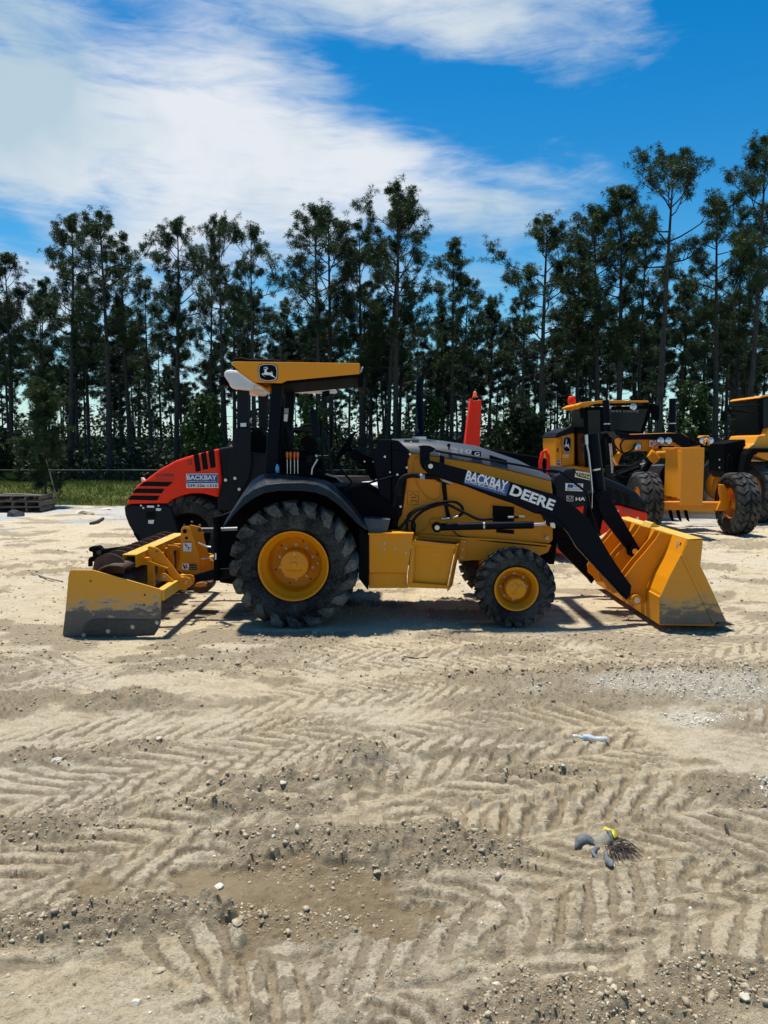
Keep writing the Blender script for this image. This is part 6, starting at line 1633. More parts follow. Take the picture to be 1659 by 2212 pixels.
# ---------------------------------------------------------------- motor grader, nose towards the camera
gr = thing('motor_grader', 'yellow motor grader with black cab facing the camera on the right', 'motor grader', (7.2, 17.8, 0))
YG = 17.3
gt_ = tyre_mesh(block_tyre(.70, .34, .46, 20, .04, [(-.23, -.13, 1.15, .16), (-.12, -.03, 1.05, -.12), (.03, .12, 1.05, .12), (.13, .23, 1.15, -.16)], .115), 'carcass', 'rubber_grey')
gx0 = P(1392, 1080, 17.9).x; gx1 = P(1592, 1085, 17.4).x
def gwheel(x, y, z=.70, rz=0.0):
    w = bpy.data.objects.new('wheel', None); col.objects.link(w); w.parent = gr; w.location = Vector((x, y, z)) - ORG[gr.name]; w.rotation_euler = (0, 0, pi / 2 + rz)
    ORG[w.name] = Vector((0, 0, 0))
    o = bpy.data.objects.new('tyre', gt_); col.objects.link(o); o.parent = w; ORG[o.name] = Vector((0, 0, 0))
    # axis Y of the tyre points along X of the world after the turn; inner face (seen) is +Y local
    put('rim', G().lathe([(.34, .17), (.36, .175), (.35, .15), (.31, .10), (.29, -.02), (.0, -.02)], (0, 0, 0), 36), M['yellow_grader'], w)
    put('rim', G().lathe([(.34, -.17), (.36, -.175), (.35, -.15), (.31, -.10), (.29, .0), (.0, .0)], (0, 0, 0), 36), M['yellow_grader'], w)
    put('hub', G().lathe([(0, .14), (.10, .13), (.14, .08), (.15, -.02)], (0, 0, 0), 20), M['yellow_grader'], w)
    return w
gwheel(gx0, 17.9, .69); gwheel(gx1, 17.4, .69)
put('front_axle', G().beam((gx0 + .2, 17.75, .62), (gx1 - .2, 17.5, .62), .22, .20), M['yellow_grader'], gr, bevel=.03)
put('steering_knuckle', G().plate(ZL(6, [(1318, 690), (1350, 695), (1372, 730), (1380, 790), (1395, 800), (1380, 860), (1340, 880), (1290, 880), (1330, 800), (1318, 750)], 17.35), .12), M['yellow_grader'], gr, bevel=.02)
# front block
nb_ = put('push_block', G().box(P(1506, 0, 16.4).x, P(1557, 0, 16.4).x, 16.4, 16.46, P(0, 1091, 16.4).z, P(0, 967, 16.4).z), M['yellow_grader'], gr, bevel=.01)
bxw = P(1505, 0, 16.42).x
g = G(); z0, z1 = P(0, 1082, 16.4).z, P(0, 970, 16.4).z
g.box(P(1507, 0, 16.4).x, P(1556, 0, 16.4).x, 16.461, 17.4, z0 + .05, z1 - .02)
put('block_body', g, M['yellow_grader'], nb_, bevel=.01)
put('block_cap', G().box(P(1500, 0, 16.4).x, P(1540, 0, 16.4).x, 16.7, 17.45, z1 - .02, z1 + .03), M['yellow_grader'], nb_, bevel=.008)
put('lifting_eye', G().tube([P(1522, 962, 16.9), P(1520, 952, 16.9), P(1526, 948, 16.9), P(1531, 954, 16.9), P(1530, 962, 16.9)], .025, 8), M['yellow_grader'], nb_)
for x, y in ((1511, 993), (1554, 993), (1511, 1010), (1554, 1010)): inst(bolt_mesh(.014), nb_, P(x, y, 16.395), name='bolt')
# gooseneck frame (seen from its left side), receding
def gq(pts, Y): return ZL(6, pts, Y)
fr_ = put('gooseneck', None, None) if False else None
neck = put('gooseneck', G().plate(gq([(600, 345), (640, 335), (960, 325), (1050, 328), (1180, 412), (1180, 640), (1130, 800), (1065, 790), (1063, 560), (1000, 455), (900, 455), (620, 455)], 18.4), .45), M['yellow_grader'], gr, bevel=.02)
put('neck_top', G().plate(gq([(560, 310), (690, 338), (960, 327), (1045, 327), (1185, 412), (1065, 432), (975, 375), (810, 372), (640, 376), (590, 350)], 18.30), .65), M['black'], neck, bevel=.02)
text('DEERE', neck, M['decal_white'], gq([(816, 424)], 18.29)[0], .46, .15, bold=.02, name='lettering')
put('lamp_bar', G().plate(gq([(850, 415), (992, 418), (992, 440), (850, 438)], 18.1), .05), M['black_matte'], gr)
def lampy(x, y, r, Y, parent=gr):
    c = gq([(x, y)], Y)[0]; o = put('headlight', G().lathe([(0, .09), (r, .05), (r * 1.15, .0), (r * 1.15, -.01), (r, -.015)], c, 18), M['black_matte'], parent)
    put('lens', G().lathe([(r, -.012), (r * .6, -.022), (0, -.026)], c, 18), M['lamp_glass'], o); return o
for x, y in ((896, 382), (951, 382), (1196, 380), (1248, 380)): lampy(x, y, .082, 18.05)
lampy(732, 425, .085, 18.3)
put('marker_lamp', G().cyl(gq([(857, 438)], 18.0)[0], gq([(857, 418)], 18.0)[0], .07, n=10), M['orange'], gr)
put('striped_cover', G().plate(gq([(1188, 360), (1200, 344), (1240, 344), (1256, 362)], 18.2), .3), M['yellow_grader'], gr, bevel=.02)
put('black_hoop', G().tube([p for p in gq([(930, 700), (935, 620), (960, 575), (1000, 560), (1045, 580), (1075, 630), (1075, 680)], 18.15)], .15, 8, flat=1.0), M['black'], gr)
put('pivot', G().cyl(gq([(1055, 672)], 18.0)[0], gq([(1055, 672)], 17.9)[0], .07, n=14), M['steel'], gr)
put('swing_arm', G().tube(gq([(815, 470), (830, 480), (850, 505), (870, 520)], 18.2), .11, 8).tube(gq([(860, 480), (930, 475)], 18.25), .09, 8), M['yellow_grader'], gr, bevel=0, kind='stuff')
put('side_cylinder', G().cyl(gq([(830, 510)], 18.4)[0], gq([(780, 600)], 18.6)[0], .08, n=10), M['black'], gr)
cy_ = put('side_cylinder', G().cyl(gq([(560, 620)], 20.0)[0], gq([(750, 548)], 18.8)[0], .06, n=10), M['black'], gr)
put('rod', G().cyl(gq([(750, 548)], 18.8)[0], gq([(790, 535)], 18.6)[0], .03, n=8), M['steel'], cy_)
for xt, yt, xb, yb_, Yq in ((505, 92, 530, 400, 19.6), (981, 82, 978, 330, 19.6)):
    o = put('blade_lift_cylinder', G().cyl(gq([(xt, yt)], Yq)[0], gq([(xb, yb_)], Yq)[0], .082 if xt < 900 else .085, n=16), M['black'], gr)
    if xt < 900:
        put('rod', G().cyl(gq([(538, 400)], Yq)[0], gq([(556, 610)], Yq)[0], .035, n=10), M['steel'], o)
        put('yoke', G().cyl(gq([(470, 345)], Yq - .1)[0], gq([(565, 330)], Yq - .1)[0], .09, n=12), M['black_matte'], o)
        put('clamp', G().cyl(gq([(516, 258)], Yq)[0], gq([(516, 266)], Yq)[0], .090, n=16), M['steel'], o)
    else:
        put('clamp', G().cyl(gq([(980, 255)], Yq)[0], gq([(980, 262)], Yq)[0], .093, n=16), M['steel'], o)
# blade and scarifier
bl_ = put('moldboard', G().plate(gq([(905, 842), (1290, 842), (1290, 938), (905, 930)], 19.0), .06), M['blade_top'], gr)
put('cutting_edge', G().plate(gq([(900, 895), (1292, 900), (1292, 938), (900, 932)], 18.97), .03), M['decal_grey'], bl_)
put('scarifier_bar', G().plate(gq([(900, 690), (1060, 690), (1060, 720), (900, 718)], 18.3), .15), M['yellow_grader'], gr)
put('scarifier_block', G().plate(gq([(975, 768), (1105, 765), (1118, 815), (978, 818)], 17.9), .3), M['yellow_grader'], gr, bevel=.02)
put('scarifier_arm', G().plate(gq([(905, 790), (985, 735), (1045, 740), (1110, 750), (1130, 790), (1050, 770), (985, 772), (920, 810)], 18.1), .12), M['yellow_grader'], gr, bevel=.02)
put('sticker', G().plate(gq([(1006, 780), (1046, 780), (1046, 808), (1006, 808)], 17.89), .004), M['decal_white'], gr)
tth = mesh_of('scarifier_tooth', G().plate([Vector((0, 0, 0)), Vector((.16, 0, 0)), Vector((.24, 0, -.35)), Vector((.34, 0, -.78)), Vector((.22, 0, -.70)), Vector((.10, 0, -.45))], .05), M['black_matte'])
for x in (945, 1000, 1055): inst(tth, gr, gq([(x, 842)], 18.2)[0], name='scarifier_tooth', scale=.5)
put('scarifier_beam', G().plate(gq([(920, 822), (1075, 820), (1080, 850), (925, 858)], 18.15), .14), M['dark_steel'], gr)
# drawbar, circle, hoses under the cab
put('drawbar', G().plate(gq([(560, 560), (980, 550), (950, 690), (640, 700), (560, 640)], 20.5), .8), M['black_matte'], gr, bevel=.02)
put('tank_cover', G().plate(gq([(800, 560), (945, 552), (905, 620), (870, 690), (800, 680)], 19.8), .5), M['grey_box'], gr, bevel=.02)
put('drawbar_pipes', G().tube(gq([(570, 640), (620, 600), (700, 560), (760, 530)], 20.0), .05, 6).tube(gq([(590, 340), (560, 400), (600, 450), (580, 520)], 20.2), .06, 6).tube(gq([(640, 380), (700, 350), (600, 345), (560, 380)], 19.9), .06, 6), M['black_matte'], gr, kind='stuff')
put('frame_leg', G().plate(gq([(560, 500), (600, 470), (660, 400), (700, 455), (620, 480), (590, 560)], 19.3), .2), M['yellow_grader'], gr, bevel=.02)
for pth, Yq in (([(600, 345), (560, 380), (590, 440), (640, 470), (700, 440), (720, 400)], 18.25), ([(640, 360), (610, 420), (650, 500), (720, 520), (800, 505)], 18.2), ([(960, 440), (940, 500), (960, 560)], 18.0), ([(1180, 470), (1120, 460), (1110, 520), (1150, 560)], 17.0), ([(560, 600), (640, 640), (720, 600), (800, 590)], 19.4)):
    put('hose', G().tube(spl(gq(pth, Yq)), .022, 6), M['rubber_black'], gr)
# cab
YQ = 22.0
cb = put('cab', G().plate(gq([(352, 148), (840, 132), (770, 330), (640, 350), (560, 560), (470, 580), (360, 572)], YQ), 1.5), M['glass_dark'], gr, bevel=.02)
for a in ([(350, 148), (378, 148), (385, 570), (360, 570)], [(470, 140), (495, 140), (500, 570), (475, 575)], [(815, 135), (842, 134), (775, 330), (755, 330)], [(352, 142), (840, 132), (838, 152), (352, 165)], [(560, 305), (775, 318), (770, 335), (560, 330)]):
    put('cab_pillar', G().plate(gq(a, YQ - .03), .06), M['black_matte'], cb)
rf_ = put('roof', G().plate(gq([(300, 128), (340, 108), (480, 94), (810, 97), (816, 108), (440, 116), (390, 132), (345, 150), (330, 140), (302, 136)], YQ - .25), 1.9), M['yellow_grader'], cb, bevel=.02)
text('JOHN DEERE', cb, M['decal_grey'], gq([(512, 183)], YQ - .04)[0], .62 * 22 / 15, .075, name='lettering', bold=.01)
put('beacon', G().lathe([(0, -.1), (.10, -.1), (.115, -.02), (.10, .11), (.08, .13), (0, .13)], gq([(263, 98)], YQ)[0], 14, axis=2), M['red'], cb)
lampy(701, 140, .10, YQ - .3, cb); lampy(530, 142, .06, YQ - .3, cb)
mm2 = put('mirror', G().plate(gq([(840, 130), (880, 125), (888, 140), (888, 225), (878, 238), (848, 235), (842, 220)], YQ - .1), .1), M['black_matte'], cb, bevel=.02)
put('mirror_arm', G().tube(gq([(780, 125), (845, 122), (862, 128)], YQ - .1), .03, 6), M['black_matte'], mm2)
put('mirror', G().plate(gq([(325, 145), (360, 148), (362, 225), (328, 220)], YQ - .3), .1), M['black_matte'], cb, bevel=.02)
# engine cover at the back
ec = put('engine_cover', G().plate(gq([(146, 362), (150, 354), (270, 326), (285, 330), (285, 560), (270, 580), (150, 572)], 23.0), 1.8), M['yellow_grader'], gr, bevel=.03)
put('engine_hood', G().plate(gq([(142, 356), (165, 322), (240, 288), (285, 282), (288, 322), (150, 362)], 22.95), 1.9), M['charcoal'], ec, bevel=.02)
put('door_frame', G().tube(gq([(152, 366), (180, 360), (188, 364), (188, 560)], 22.99), .022, 6), M['yellow_grader'], ec)
put('handle', G().tube(gq([(166, 372), (180, 370), (182, 415), (168, 420)], 22.97), .02, 6), M['yellow_grader'], ec)
b0 = gq([(200, 468)], 23.0)[0]; b1 = gq([(263, 347)], 23.0)[0]
deer_badge(ec, b0, b1.x - b0.x, b1.z - b0.z, tall=True)
text('DOBBS', ec, M['decal_white'], gq([(199, 494)], 22.99)[0], .165 * 23 / 20 * 1.0, .055, name='lettering', bold=.02)
put('print_line', G().plate(gq([(197, 499), (244, 499), (244, 502), (197, 502)], 22.99), .002), M['decal_white'], ec)
sn = put('company_sign', G().plate(gq([(156, 524), (196, 525), (196, 553), (156, 552)], 22.99), .004), M['decal_blue'], ec)
text('BACKBAY', sn, M['decal_white'], gq([(158, 541)], 22.985)[0], .17, .045, name='lettering', bold=.02)
put('lock', G().plate(gq([(158, 435), (170, 435), (170, 462), (158, 462)], 22.99), .01), M['dark_steel'], ec)
put('rear_fender', G().plate(gq([(170, 575), (270, 560), (480, 560), (560, 600), (600, 640), (250, 640)], 22.9), .8), M['yellow_grader'], gr, bevel=.02)
for yy in (23.8, 25.4):
    x = P(1250, 1000, yy).x
    gwheel(P(1215, 1000, 24).x, yy, .69); gwheel(P(1215, 1000, 24).x + 2.0, yy, .69)
put('chassis', G().beam((P(1300, 1000, 22.5).x + .4, 21.5, .95), (P(1215, 1000, 24).x + 1.0, 26.2, .95), .9, .5), M['black_matte'], gr, bevel=.03)
put('front_frame', G().beam((P(1500, 1000, 17.6).x - .15, 17.6, .9), (P(1400, 1000, 20).x, 20.0, .95), .3, .25), M['yellow_grader'], gr)

# ---------------------------------------------------------------- wheel loader at the right edge
ld = thing('wheel_loader', 'yellow wheel loader cut by the right edge beyond the grader', 'wheel loader', (9.8, 20.5, 0))
YL = 20.0
lt = tyre_mesh(block_tyre(.80, .40, .56, 20, .05, [(-.28, -.16, 1.15, .16), (-.14, -.03, 1.05, -.12), (.03, .14, 1.05, .12), (.16, .28, 1.15, -.16)], .115), 'carcass', 'rubber_grey')
for x, y in ((P(1640, 1060, 20.0).x, 20.0), (P(1640, 1060, 20.0).x + 2.0, 19.8), (P(1640, 1060, 20).x + .3, 23.0)):
    w = bpy.data.objects.new('wheel', None); col.objects.link(w); w.parent = ld; w.location = Vector((x, y, .79)) - ORG[ld.name]; w.rotation_euler = (0, 0, pi / 2 + .15); ORG[w.name] = Vector((0, 0, 0))
    o = bpy.data.objects.new('tyre', lt); col.objects.link(o); o.parent = w
    put('rim', G().lathe([(.40, -.2), (.42, -.21), (.36, -.1), (.34, .05), (0, .05)], (0, 0, 0), 32), M['yellow_loader'], w); put('rim', G().lathe([(.40, .2), (.42, .21), (.36, .1), (.34, -.0), (0, -.0)], (0, 0, 0), 32), M['yellow_loader'], w)
put('body', G().plate(gq([(1520, 430), (1560, 400), (1590, 345), (1640, 340), (1660, 290), (1900, 270), (1900, 560), (1640, 520), (1560, 480), (1520, 505)], YL - .3), 1.6), M['yellow_loader'], ld, bevel=.03)
put('fender', G().plate(gq([(1490, 600), (1520, 480), (1550, 434), (1900, 434), (1900, 470), (1570, 465), (1540, 530), (1515, 610)], YL - .5), .7), M['black_matte'], ld, bevel=.02)
put('articulation', G().plate(gq([(1350, 400), (1500, 370), (1520, 620), (1380, 650), (1350, 600)], YL), 1.0), M['black_matte'], ld, bevel=.03)
cb2 = put('cab', G().plate(gq([(1600, 85), (1660, 75), (1850, 75), (1850, 330), (1640, 340), (1600, 345), (1590, 400)], YL), 1.4), M['glass_dark'], ld, bevel=.02)
put('roof', G().plate(gq([(1592, 76), (1612, 62), (1650, 56), (1850, 52), (1850, 66), (1650, 68), (1600, 80)], YL - .15), 1.7), M['yellow_loader'], cb2, bevel=.02)
for a in ([(1600, 85), (1625, 82), (1625, 350), (1598, 350)], [(1700, 76), (1730, 76), (1730, 340), (1705, 340)]):
    put('cab_pillar', G().plate(gq(a, YL - .04), .08), M['black_matte'], cb2)
text('KOMATSU', ld, M['decal_grey'], gq([(1530, 426)], YL - .34)[0], .24, .05, name='lettering', bold=.01)
put('mirror_rack', G().tube(gq([(1600, 130), (1380, 135), (1375, 165), (1600, 190)], YL - .2), .02, 6).tube(gq([(1375, 130), (1400, 200), (1430, 210)], YL - .2), .02, 6), M['black_matte'], cb2, kind='stuff')
put('mirror', G().plate(gq([(1330, 175), (1362, 168), (1372, 200), (1360, 240), (1335, 245)], YL - .2), .06), M['black_matte'], cb2, bevel=.02)
put('handrail', G().tube(gq([(1370, 600), (1372, 500), (1385, 482), (1400, 490), (1400, 600)], YL - .4), .018, 6), M['black_matte'], ld)
put('lamp_hole', G().cyl(gq([(1560, 458)], YL - .31)[0], gq([(1560, 458)], YL - .33)[0], .09, n=16), M['decal_black'], ld)

# ---------------------------------------------------------------- white pickup seen through the gap, timber pile
pk_ = thing('pickup_truck', 'white pickup front with round lamp glimpsed under the tractor cowl', 'truck', (P(790, 1060, 16).x, 16.5, 0))
bdy = ZL(9, [(205, 1200), (300, 1140), (400, 1108), (560, 1094), (680, 1085), (1200, 1090), (1200, 1500), (900, 1500), (700, 1330), (540, 1215), (380, 1225), (260, 1260)], 16.0)
put('body', G().plate(bdy, 1.7), M['white'], pk_, bevel=.04)
hl = Z(9, 596, 1212, 15.9); put('headlight', G().lathe([(0, .1), (.09, .05), (.10, 0), (.09, -.01), (0, -.04)], hl, 16), M['lamp_glass'], pk_)
put('grille', G().plate(ZL(9, [(540, 1150), (680, 1130), (700, 1300), (540, 1270)], 15.96), .05), M['black_matte'], pk_, bevel=.01)
tyr = mesh_of('tyre', tyre_geo(.42, .22, .26), M['rubber'])
for x in (P(775, 1100, 16).x, P(775, 1100, 16).x + 3.2):
    for y in (16.15, 17.5):
        o = inst(tyr, pk_, (x + .0, y, .42), name='tyre')
put('underbody', G().box(P(760, 0, 16).x, P(760, 0, 16).x + 3.6, 16.1, 17.6, .35, .75), M['black_matte'], pk_)
tp_ = thing('timber_pile', 'pile of dark rough timbers behind the tractor floor', 'timber pile', (P(770, 1040, 24).x, 24.4, 0))
rr = random.Random(4)
bmx = {}
for k in range(3):
    L = (3.4, 2.6, 3.0)[k]
    bmx[k] = mesh_of('beam', G().box(-L / 2, L / 2, -.09, .09, -.065, .065), M[('wood_dark', 'wood_grey', 'wood_dark')[k]])
base = P(760, 1060, 24)
for lv in range(7):
    for j in range(3):
        inst(bmx[(lv + j) % 3], tp_, (base.x + rr.uniform(-.4, .4), 24.0 + j * .35 + rr.uniform(-.05, .05), .10 + lv * .145), rot=(0, rr.uniform(-.02, .02), rr.uniform(-.12, .12)), name='beam')

# ---------------------------------------------------------------- pallets and small things on the left
PL = bpy.data.meshes
pal_me = {}
def boards(L, w, t, key, mat):
    if key not in pal_me: pal_me[key] = mesh_of('board', G().box(-L / 2, L / 2, -w / 2, w / 2, -t / 2, t / 2), M[mat])
    return pal_me[key]
def pallet(x, y, z, rz, lab, W_=1.7, D_=1.1, mat='wood_grey'):
    o = thing('pallet', lab, 'pallet', (x, y, z), local=True, group='pallets stacked by the young tree', rz=rz)
    top = boards(W_, .12, .022, ('t', W_, mat), mat); run = boards(D_, .05, .10, ('r', D_, mat), mat)
    for i in range(6):
        inst(top, o, (0, -D_ / 2 + .06 + i * (D_ - .12) / 5, .155), name='board')
    for i in range(3):
        inst(top, o, (0, -D_ / 2 + .06 + i * (D_ - .12) / 2, .012), name='board')
    for i in range(5):
        inst(run, o, (-W_ / 2 + .03 + i * (W_ - .06) / 4, 0, .083), rot=(0, 0, pi / 2), name='runner')
    return o
pb0 = P(30, 1101, 23.0)
pallet(pb0.x, 23.4, .0, .05, 'bottom weathered pallet of the stack at the left edge')
pallet(pb0.x + .05, 23.4, .17, -.03, 'middle weathered pallet of the stack at the left edge')
pallet(pb0.x - .05, 23.4, .34, .08, 'top weathered pallet of the stack at the left edge')
o = put('plank', G().beam(P(8, 1066, 23.2), P(90, 1070, 23.2), .10, .03), M['wood_pale']); tag(o, 'pale thin plank lying on top of the pallet stack', 'plank')
o = put('plank', G().beam(P(75, 1078, 23.0), P(98, 1071, 24.2), .05, .12), M['wood_grey']); tag(o, 'grey board leaning out at the right end of the pallet stack', 'plank')
# young tree with its stake
yt = plant(SAP, P(98, 1080, 25.0).x, 25.0, P(98, 812, 25.0).z, 'young pine standing at the near edge of the grass bank behind the pallets', rz=.4, wide=1.0, name='young_pine')
o = put('tree_stake', G().tube([P(124, 1083, 24.8), P(110, 1030, 24.9), P(97, 985, 25.0)], .022, 6), M['wood_pale']); tag(o, 'pale bent stake leaning against the young pine', 'stake')
# dark lump, stick, rubble
def lump(px, py, s, Y, mat, name, lab, cat, seed, flat=.6):
    rg = np.random.RandomState(seed); bm = bmesh.new(); bmesh.ops.create_icosphere(bm, subdivisions=3, radius=1)
    v = np.array([q.co[:] for q in bm.verts])
    r = 1 + .55 * (fbm(v[:, 0] * 1.3 + 5 + seed, v[:, 1] * 1.3 + v[:, 2] * 1.7, 3, seed) - .5) + .3 * (fbm(v[:, 0] * 4 + 5, v[:, 1] * 4 + v[:, 2] * 3, 2, seed + 1) - .5)
    # chipped faces
    for _ in range(7):
        n = rg.normal(size=3); n /= np.linalg.norm(n); d = v @ n; lim = rg.uniform(.55, .85); m = d * r > lim; r = np.where(m, lim / np.maximum(d, .05), r)
    v = v * r[:, None] * np.array([1, .8, flat]) * s
    for q, c in zip(bm.verts, v): q.co = c
    me_ = bpy.data.meshes.new(name); bm.to_mesh(me_); bm.free(); me_.materials.append(mat)
    p = Gd(px, py) if Y is None else P(px, py, Y); z = ground_z(p.x, p.y)
    o = bpy.data.objects.new(name, me_); col.objects.link(o); o.location = (p.x, p.y, z + s * flat * .12); o.rotation_euler = (0, 0, rg.uniform(0, 6)); ORG[o.name] = Vector(o.location)
    return tag(o, lab, cat)
lump(36, 1116, .30, None, M['dark_steel'], 'dirt_lump', 'black lump of earth on the pale ground in front of the pallets', 'lump', 3, .6)
lump(176, 1110, .22, None, M['pebble'], 'concrete_rubble', 'white lump of broken concrete beyond the box scraper', 'rubble', 4, .5)
lump(190, 1112, .20, None, M['clod'], 'concrete_rubble', 'grey lump of rubble right beside the white concrete', 'rubble', 5, .5)
lump(233, 1102, .25, None, M['pebble'], 'concrete_rubble', 'flat white slab of rubble near the grass, left of the red roller', 'rubble', 6, .25)
o = put('stick', G().tube([Gd(196, 1131, .05), Gd(210, 1127, .06), Gd(223, 1120, .05)], .04, 6), M['wood_dark']); tag(o, 'dark stick lying on the sand left of the red roller', 'stick')
o = put('stick', G().tube([Gd(68, 1236, .03), Gd(100, 1248, .04), Gd(135, 1256, .02)], .014, 5), M['wood_pale']); tag(o, 'pale thin stick beside the rear end of the box scraper', 'stick')
M['pale_stone'] = stone_mat('pale_sandy_stone', (.40, .36, .28), (.58, .53, .43), 60)
STONES = [((473, 1911), .028, 'pebble', 'white stone on the wet sand left of the middle'), ((511, 2001), .042, 'clod', 'tan angular stone at the end of the crumbly ridge'),
          ((538, 1803), .018, 'pebble', 'small white stone above the wet hollow'), ((342, 2098), .030, 'clod', 'pale flat stone below the left ridge'), ((418, 2098 - 10), .028, 'clod', 'pale stone in the wet rut right of the flat stone'),
          ((590, 1827), .016, 'pebble', 'white chip at the left of the clod heap'), ((296, 2170), .026, 'pebble', 'white stone at the bottom left in the rut'), ((1048, 2135), .024, 'clod', 'stone leaning on another near the bottom middle'),
          ((815, 1891), .024, 'clod', 'dark round stone on the rim of the middle heap'), ((1280, 2100), .034, 'clod', 'pale stone in the dark soil at the bottom right'), ((1072, 2134), .022, 'pebble', 'white pebble right of the bottom middle stones'),
          ((122, 1654), .045, 'pebble', 'pale grey rock at the left end of the long ridge'), ((343, 1607), .038, 'pebble', 'pale rock at the right end of the left ridge'), ((195, 1620), .050, 'clod', 'large tan block in the left ridge'), ((255, 1612), .036, 'clod', 'tan block between the two paler ridge rocks'),
          ((445, 1652), .022, 'clod', 'lone clod right of the left ridge'), ((610, 1707), .030, 'pebble', 'whitish flake on the ridge left of the middle heap'), ((770, 1745), .020, 'pebble', 'white stone right of the ridge flake'), ((1190, 1680), .018, 'pebble', 'pair of white pebbles above the glove, left one'),
          ((1216, 1683), .018, 'pebble', 'pair of white pebbles above the glove, right one'), ((1125, 1585), .022, 'clod', 'pale clod left of the plastic bottle'), ((1610, 2180), .03, 'pebble', 'pale stone at the bottom right corner')]
for i, ((x, y), s, m_, lab) in enumerate(STONES):
    lump(x, y, s * .9, None, M['pale_stone' if m_ == 'pebble' and i else m_], 'stone', lab, 'stone', 20 + i, .48)

# plastic bottle
def clear_mat():
    m, t, b = base_mat('clear_crumpled_plastic'); b.inputs['Base Color'].default_value = (.80, .85, .88, 1); b.inputs['Roughness'].default_value = .12
    b.inputs['Transmission Weight'].default_value = .55; b.inputs['IOR'].default_value = 1.35; bump(t, b, noise(t, 60, 3, .6, geopos(t)), .5, .01); return m
M['clear'] = clear_mat()
A_b = Gd(1240, 1604); B_b = Gd(1313, 1611)
bl0 = thing('plastic_bottle', 'crushed clear plastic bottle lying on the tyre tracks', 'bottle', (A_b + B_b) / 2)
z = max(ground_z((A_b.x + B_b.x) / 2, A_b.y), ground_z(B_b.x, B_b.y)) + .014
d = (B_b - A_b); L = d.length; d.normalize()
prof = [(0, .007), (.02, .010), (.055, .011), (.06, .017), (.10, .022), (.13, .021), (.17, .017), (.22, .023), (.25, .021), (L - .01, .018), (L, .008)]
pts = [A_b + d * a * (L / max(L, .27) if a > L else 1) for a, r in prof if a <= L]; rs = [r for a, r in prof if a <= L]
pts = [Vector((p.x, p.y, z + .006 * sin(i * 2.1))) for i, p in enumerate(pts)]
bdy_ = put('bottle_body', G().tube(pts, rs, 12, flat=.8), M['clear'], bl0)
put('label_band', G().cyl(pts[3] + d * .0, pts[3] + d * .03, .0225, n=14, cap=False), simple('bottle_label_blue', (.35, .50, .62), .4), bl0)
put('cap', G().cyl(pts[0] - d * .012, pts[0] + d * .004, .014, n=12), M['clear'], bl0)

# work glove: dusty grey palm with fingers and yellow cuff
gv = Gd(1300, 1845); gz_ = ground_z(gv.x, gv.y)
glv = thing('work_glove', 'dusty grey and yellow work glove pressed into the sand', 'glove', (gv.x, gv.y, gz_))
GM = simple('grey_glove_rubber', (.15, .16, .17), .7, bumpy=.3, bs=60, var=.5)
def gp(x, y, h): 
    p = Gd(1245 - 50 + 0, 1800); q = Gd(1221.0 + x * .12, 1791.7 + y * .12); return Vector((q.x, q.y, ground_z(q.x, q.y) + h * .62))
put('palm', G().tube([gp(480, 300, .015), gp(560, 310, .022), gp(650, 300, .024), gp(740, 270, .028), gp(800, 250, .03)], [0.0216, 0.0324, 0.0360, 0.0360, 0.0288], 10, flat=.45), simple('sandy_glove_cloth', (.30, .27, .20), .9, bumpy=.3, bs=60), glv)
put('finger', G().tube([gp(500, 350, .015), gp(430, 330, .03), gp(330, 330, .03), (gp(240, 355, .022)), gp(185, 380, .012)], [0.0144, 0.0245, 0.0259, 0.0216, 0.0072], 10, flat=.6), GM, glv)
put('finger', G().tube([gp(600, 420, .01), gp(520, 470, .02), gp(500, 500, .022), gp(560, 560, .018), gp(610, 590, .01)], [0.0086, 0.0130, 0.0144, 0.0130, 0.0058], 8, flat=.6), GM, glv)
put('finger', G().tube([gp(720, 500, .01), gp(740, 600, .02), gp(770, 690, .026), gp(810, 745, .026), gp(830, 775, .02)], [0.0101, 0.0144, 0.0180, 0.0187, 0.0101], 10, flat=.7), GM, glv)
put('knuckle_pad', G().tube([gp(690, 230, .03), gp(730, 200, .045), gp(790, 240, .045), gp(840, 290, .03)], [0.0130, 0.0216, 0.0230, 0.0115], 10, flat=.6), GM, glv)
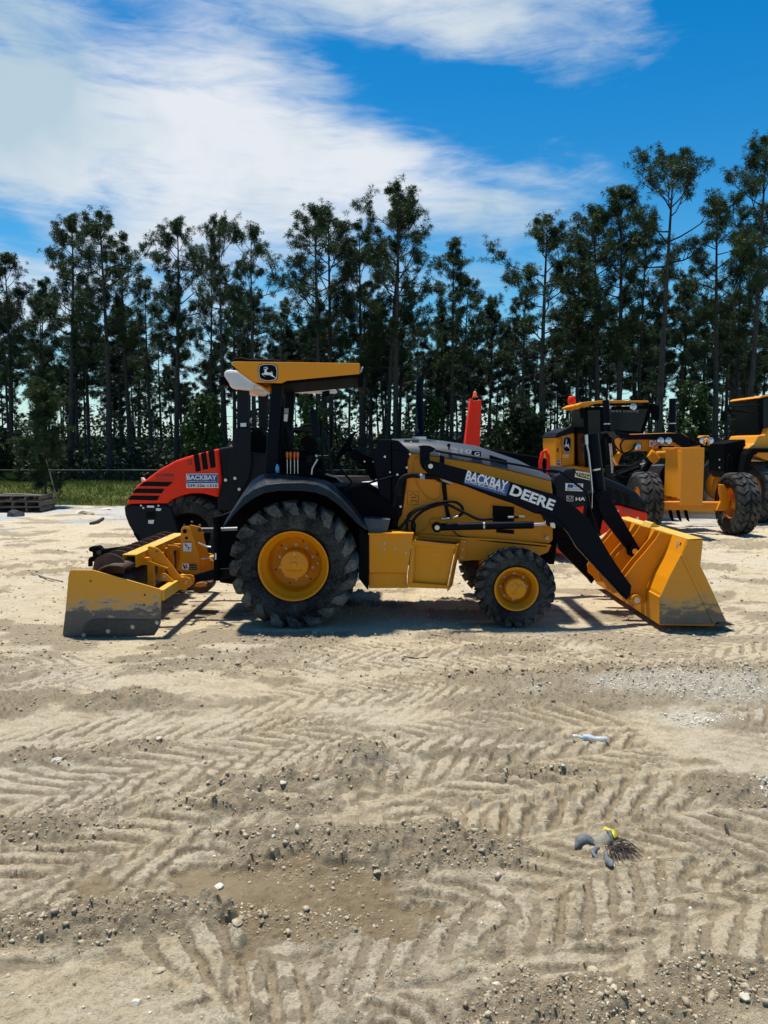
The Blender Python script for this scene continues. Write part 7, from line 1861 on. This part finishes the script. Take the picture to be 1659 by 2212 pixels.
put('cuff', G().loft([[gp(x, y, h) for x, y, h in ((650, 160, .02), (700, 140, .05), (800, 130, .06), (890, 150, .055), (960, 240, .02))], [gp(x, y, h) for x, y, h in ((690, 200, .03), (750, 190, .045), (820, 215, .05), (850, 250, .045), (880, 285, .02))]]), simple('yellow_glove_cloth', (.60, .48, .03), .7), glv, solid=.004)
rg = random.Random(9); g = G()
for i in range(120):
    a = gp(rg.gauss(900, 80), rg.gauss(400, 55), .01); dr = rg.choice([(1, .9), (.3, 1), (-.2, 1), (1, .4)])
    b = a + Vector((dr[0] * rg.uniform(.015, .06), -dr[1] * rg.uniform(.015, .08), rg.uniform(-.005, .04))); c = b + Vector((dr[0] * .03, -dr[1] * .04, -.02))
    g.tube([a, b, c], [.0025, .002, .001], 4)
o = put('root_clump', g, M['wood_dark'], kind=None); tag(o, 'clump of dark roots and dead grass lying across the glove', 'roots')
o['kind'] = 'stuff'; del o['category']
for pts_, lab in (([(1543, 1760), (1562, 1772), (1570, 1790), (1576, 1812)], 'thin dark twig at the right below the gravel'), ([(930, 1371), (965, 1376), (985, 1369)], 'short dark twig in front of the front wheel'), ([(870, 1418), (900, 1422), (925, 1420)], 'thin curved twig on the pale sand below the tractor')):
    o = put('twig', G().tube([Gd(x, y, ground_z(Gd(x, y).x, Gd(x, y).y) + .008) for x, y in pts_], .006, 5), M['wood_dark']); tag(o, lab, 'twig')
# white building far behind the trees
fb = thing('far_building', 'long pale low building glimpsed between trunks on the left', 'building', (P(230, 955, 150).x, 152, 0))
a_, b_ = P(120, 962, 150), P(420, 944, 150)
w_ = put('wall', G().box(a_.x, b_.x, 150, 160, -.5, b_.z - .5), M['white'], fb)
put('roof', G().box(a_.x - .5, b_.x + .5, 149.5, 160.5, b_.z - .5, b_.z), M['decal_grey'], fb)
fb = thing('far_building', 'pale shed roof glimpsed between the red post and the exhaust', 'building', (P(970, 955, 150).x, 152, 0))
a_, b_ = P(900, 962, 150), P(1010, 932, 150)
w_ = put('wall', G().box(a_.x, b_.x, 150, 160, -.5, b_.z - 1), M['white'], fb)
put('roof', G().box(a_.x - .5, b_.x + .5, 149.5, 160.5, b_.z - 1, b_.z), M['decal_grey'], fb)
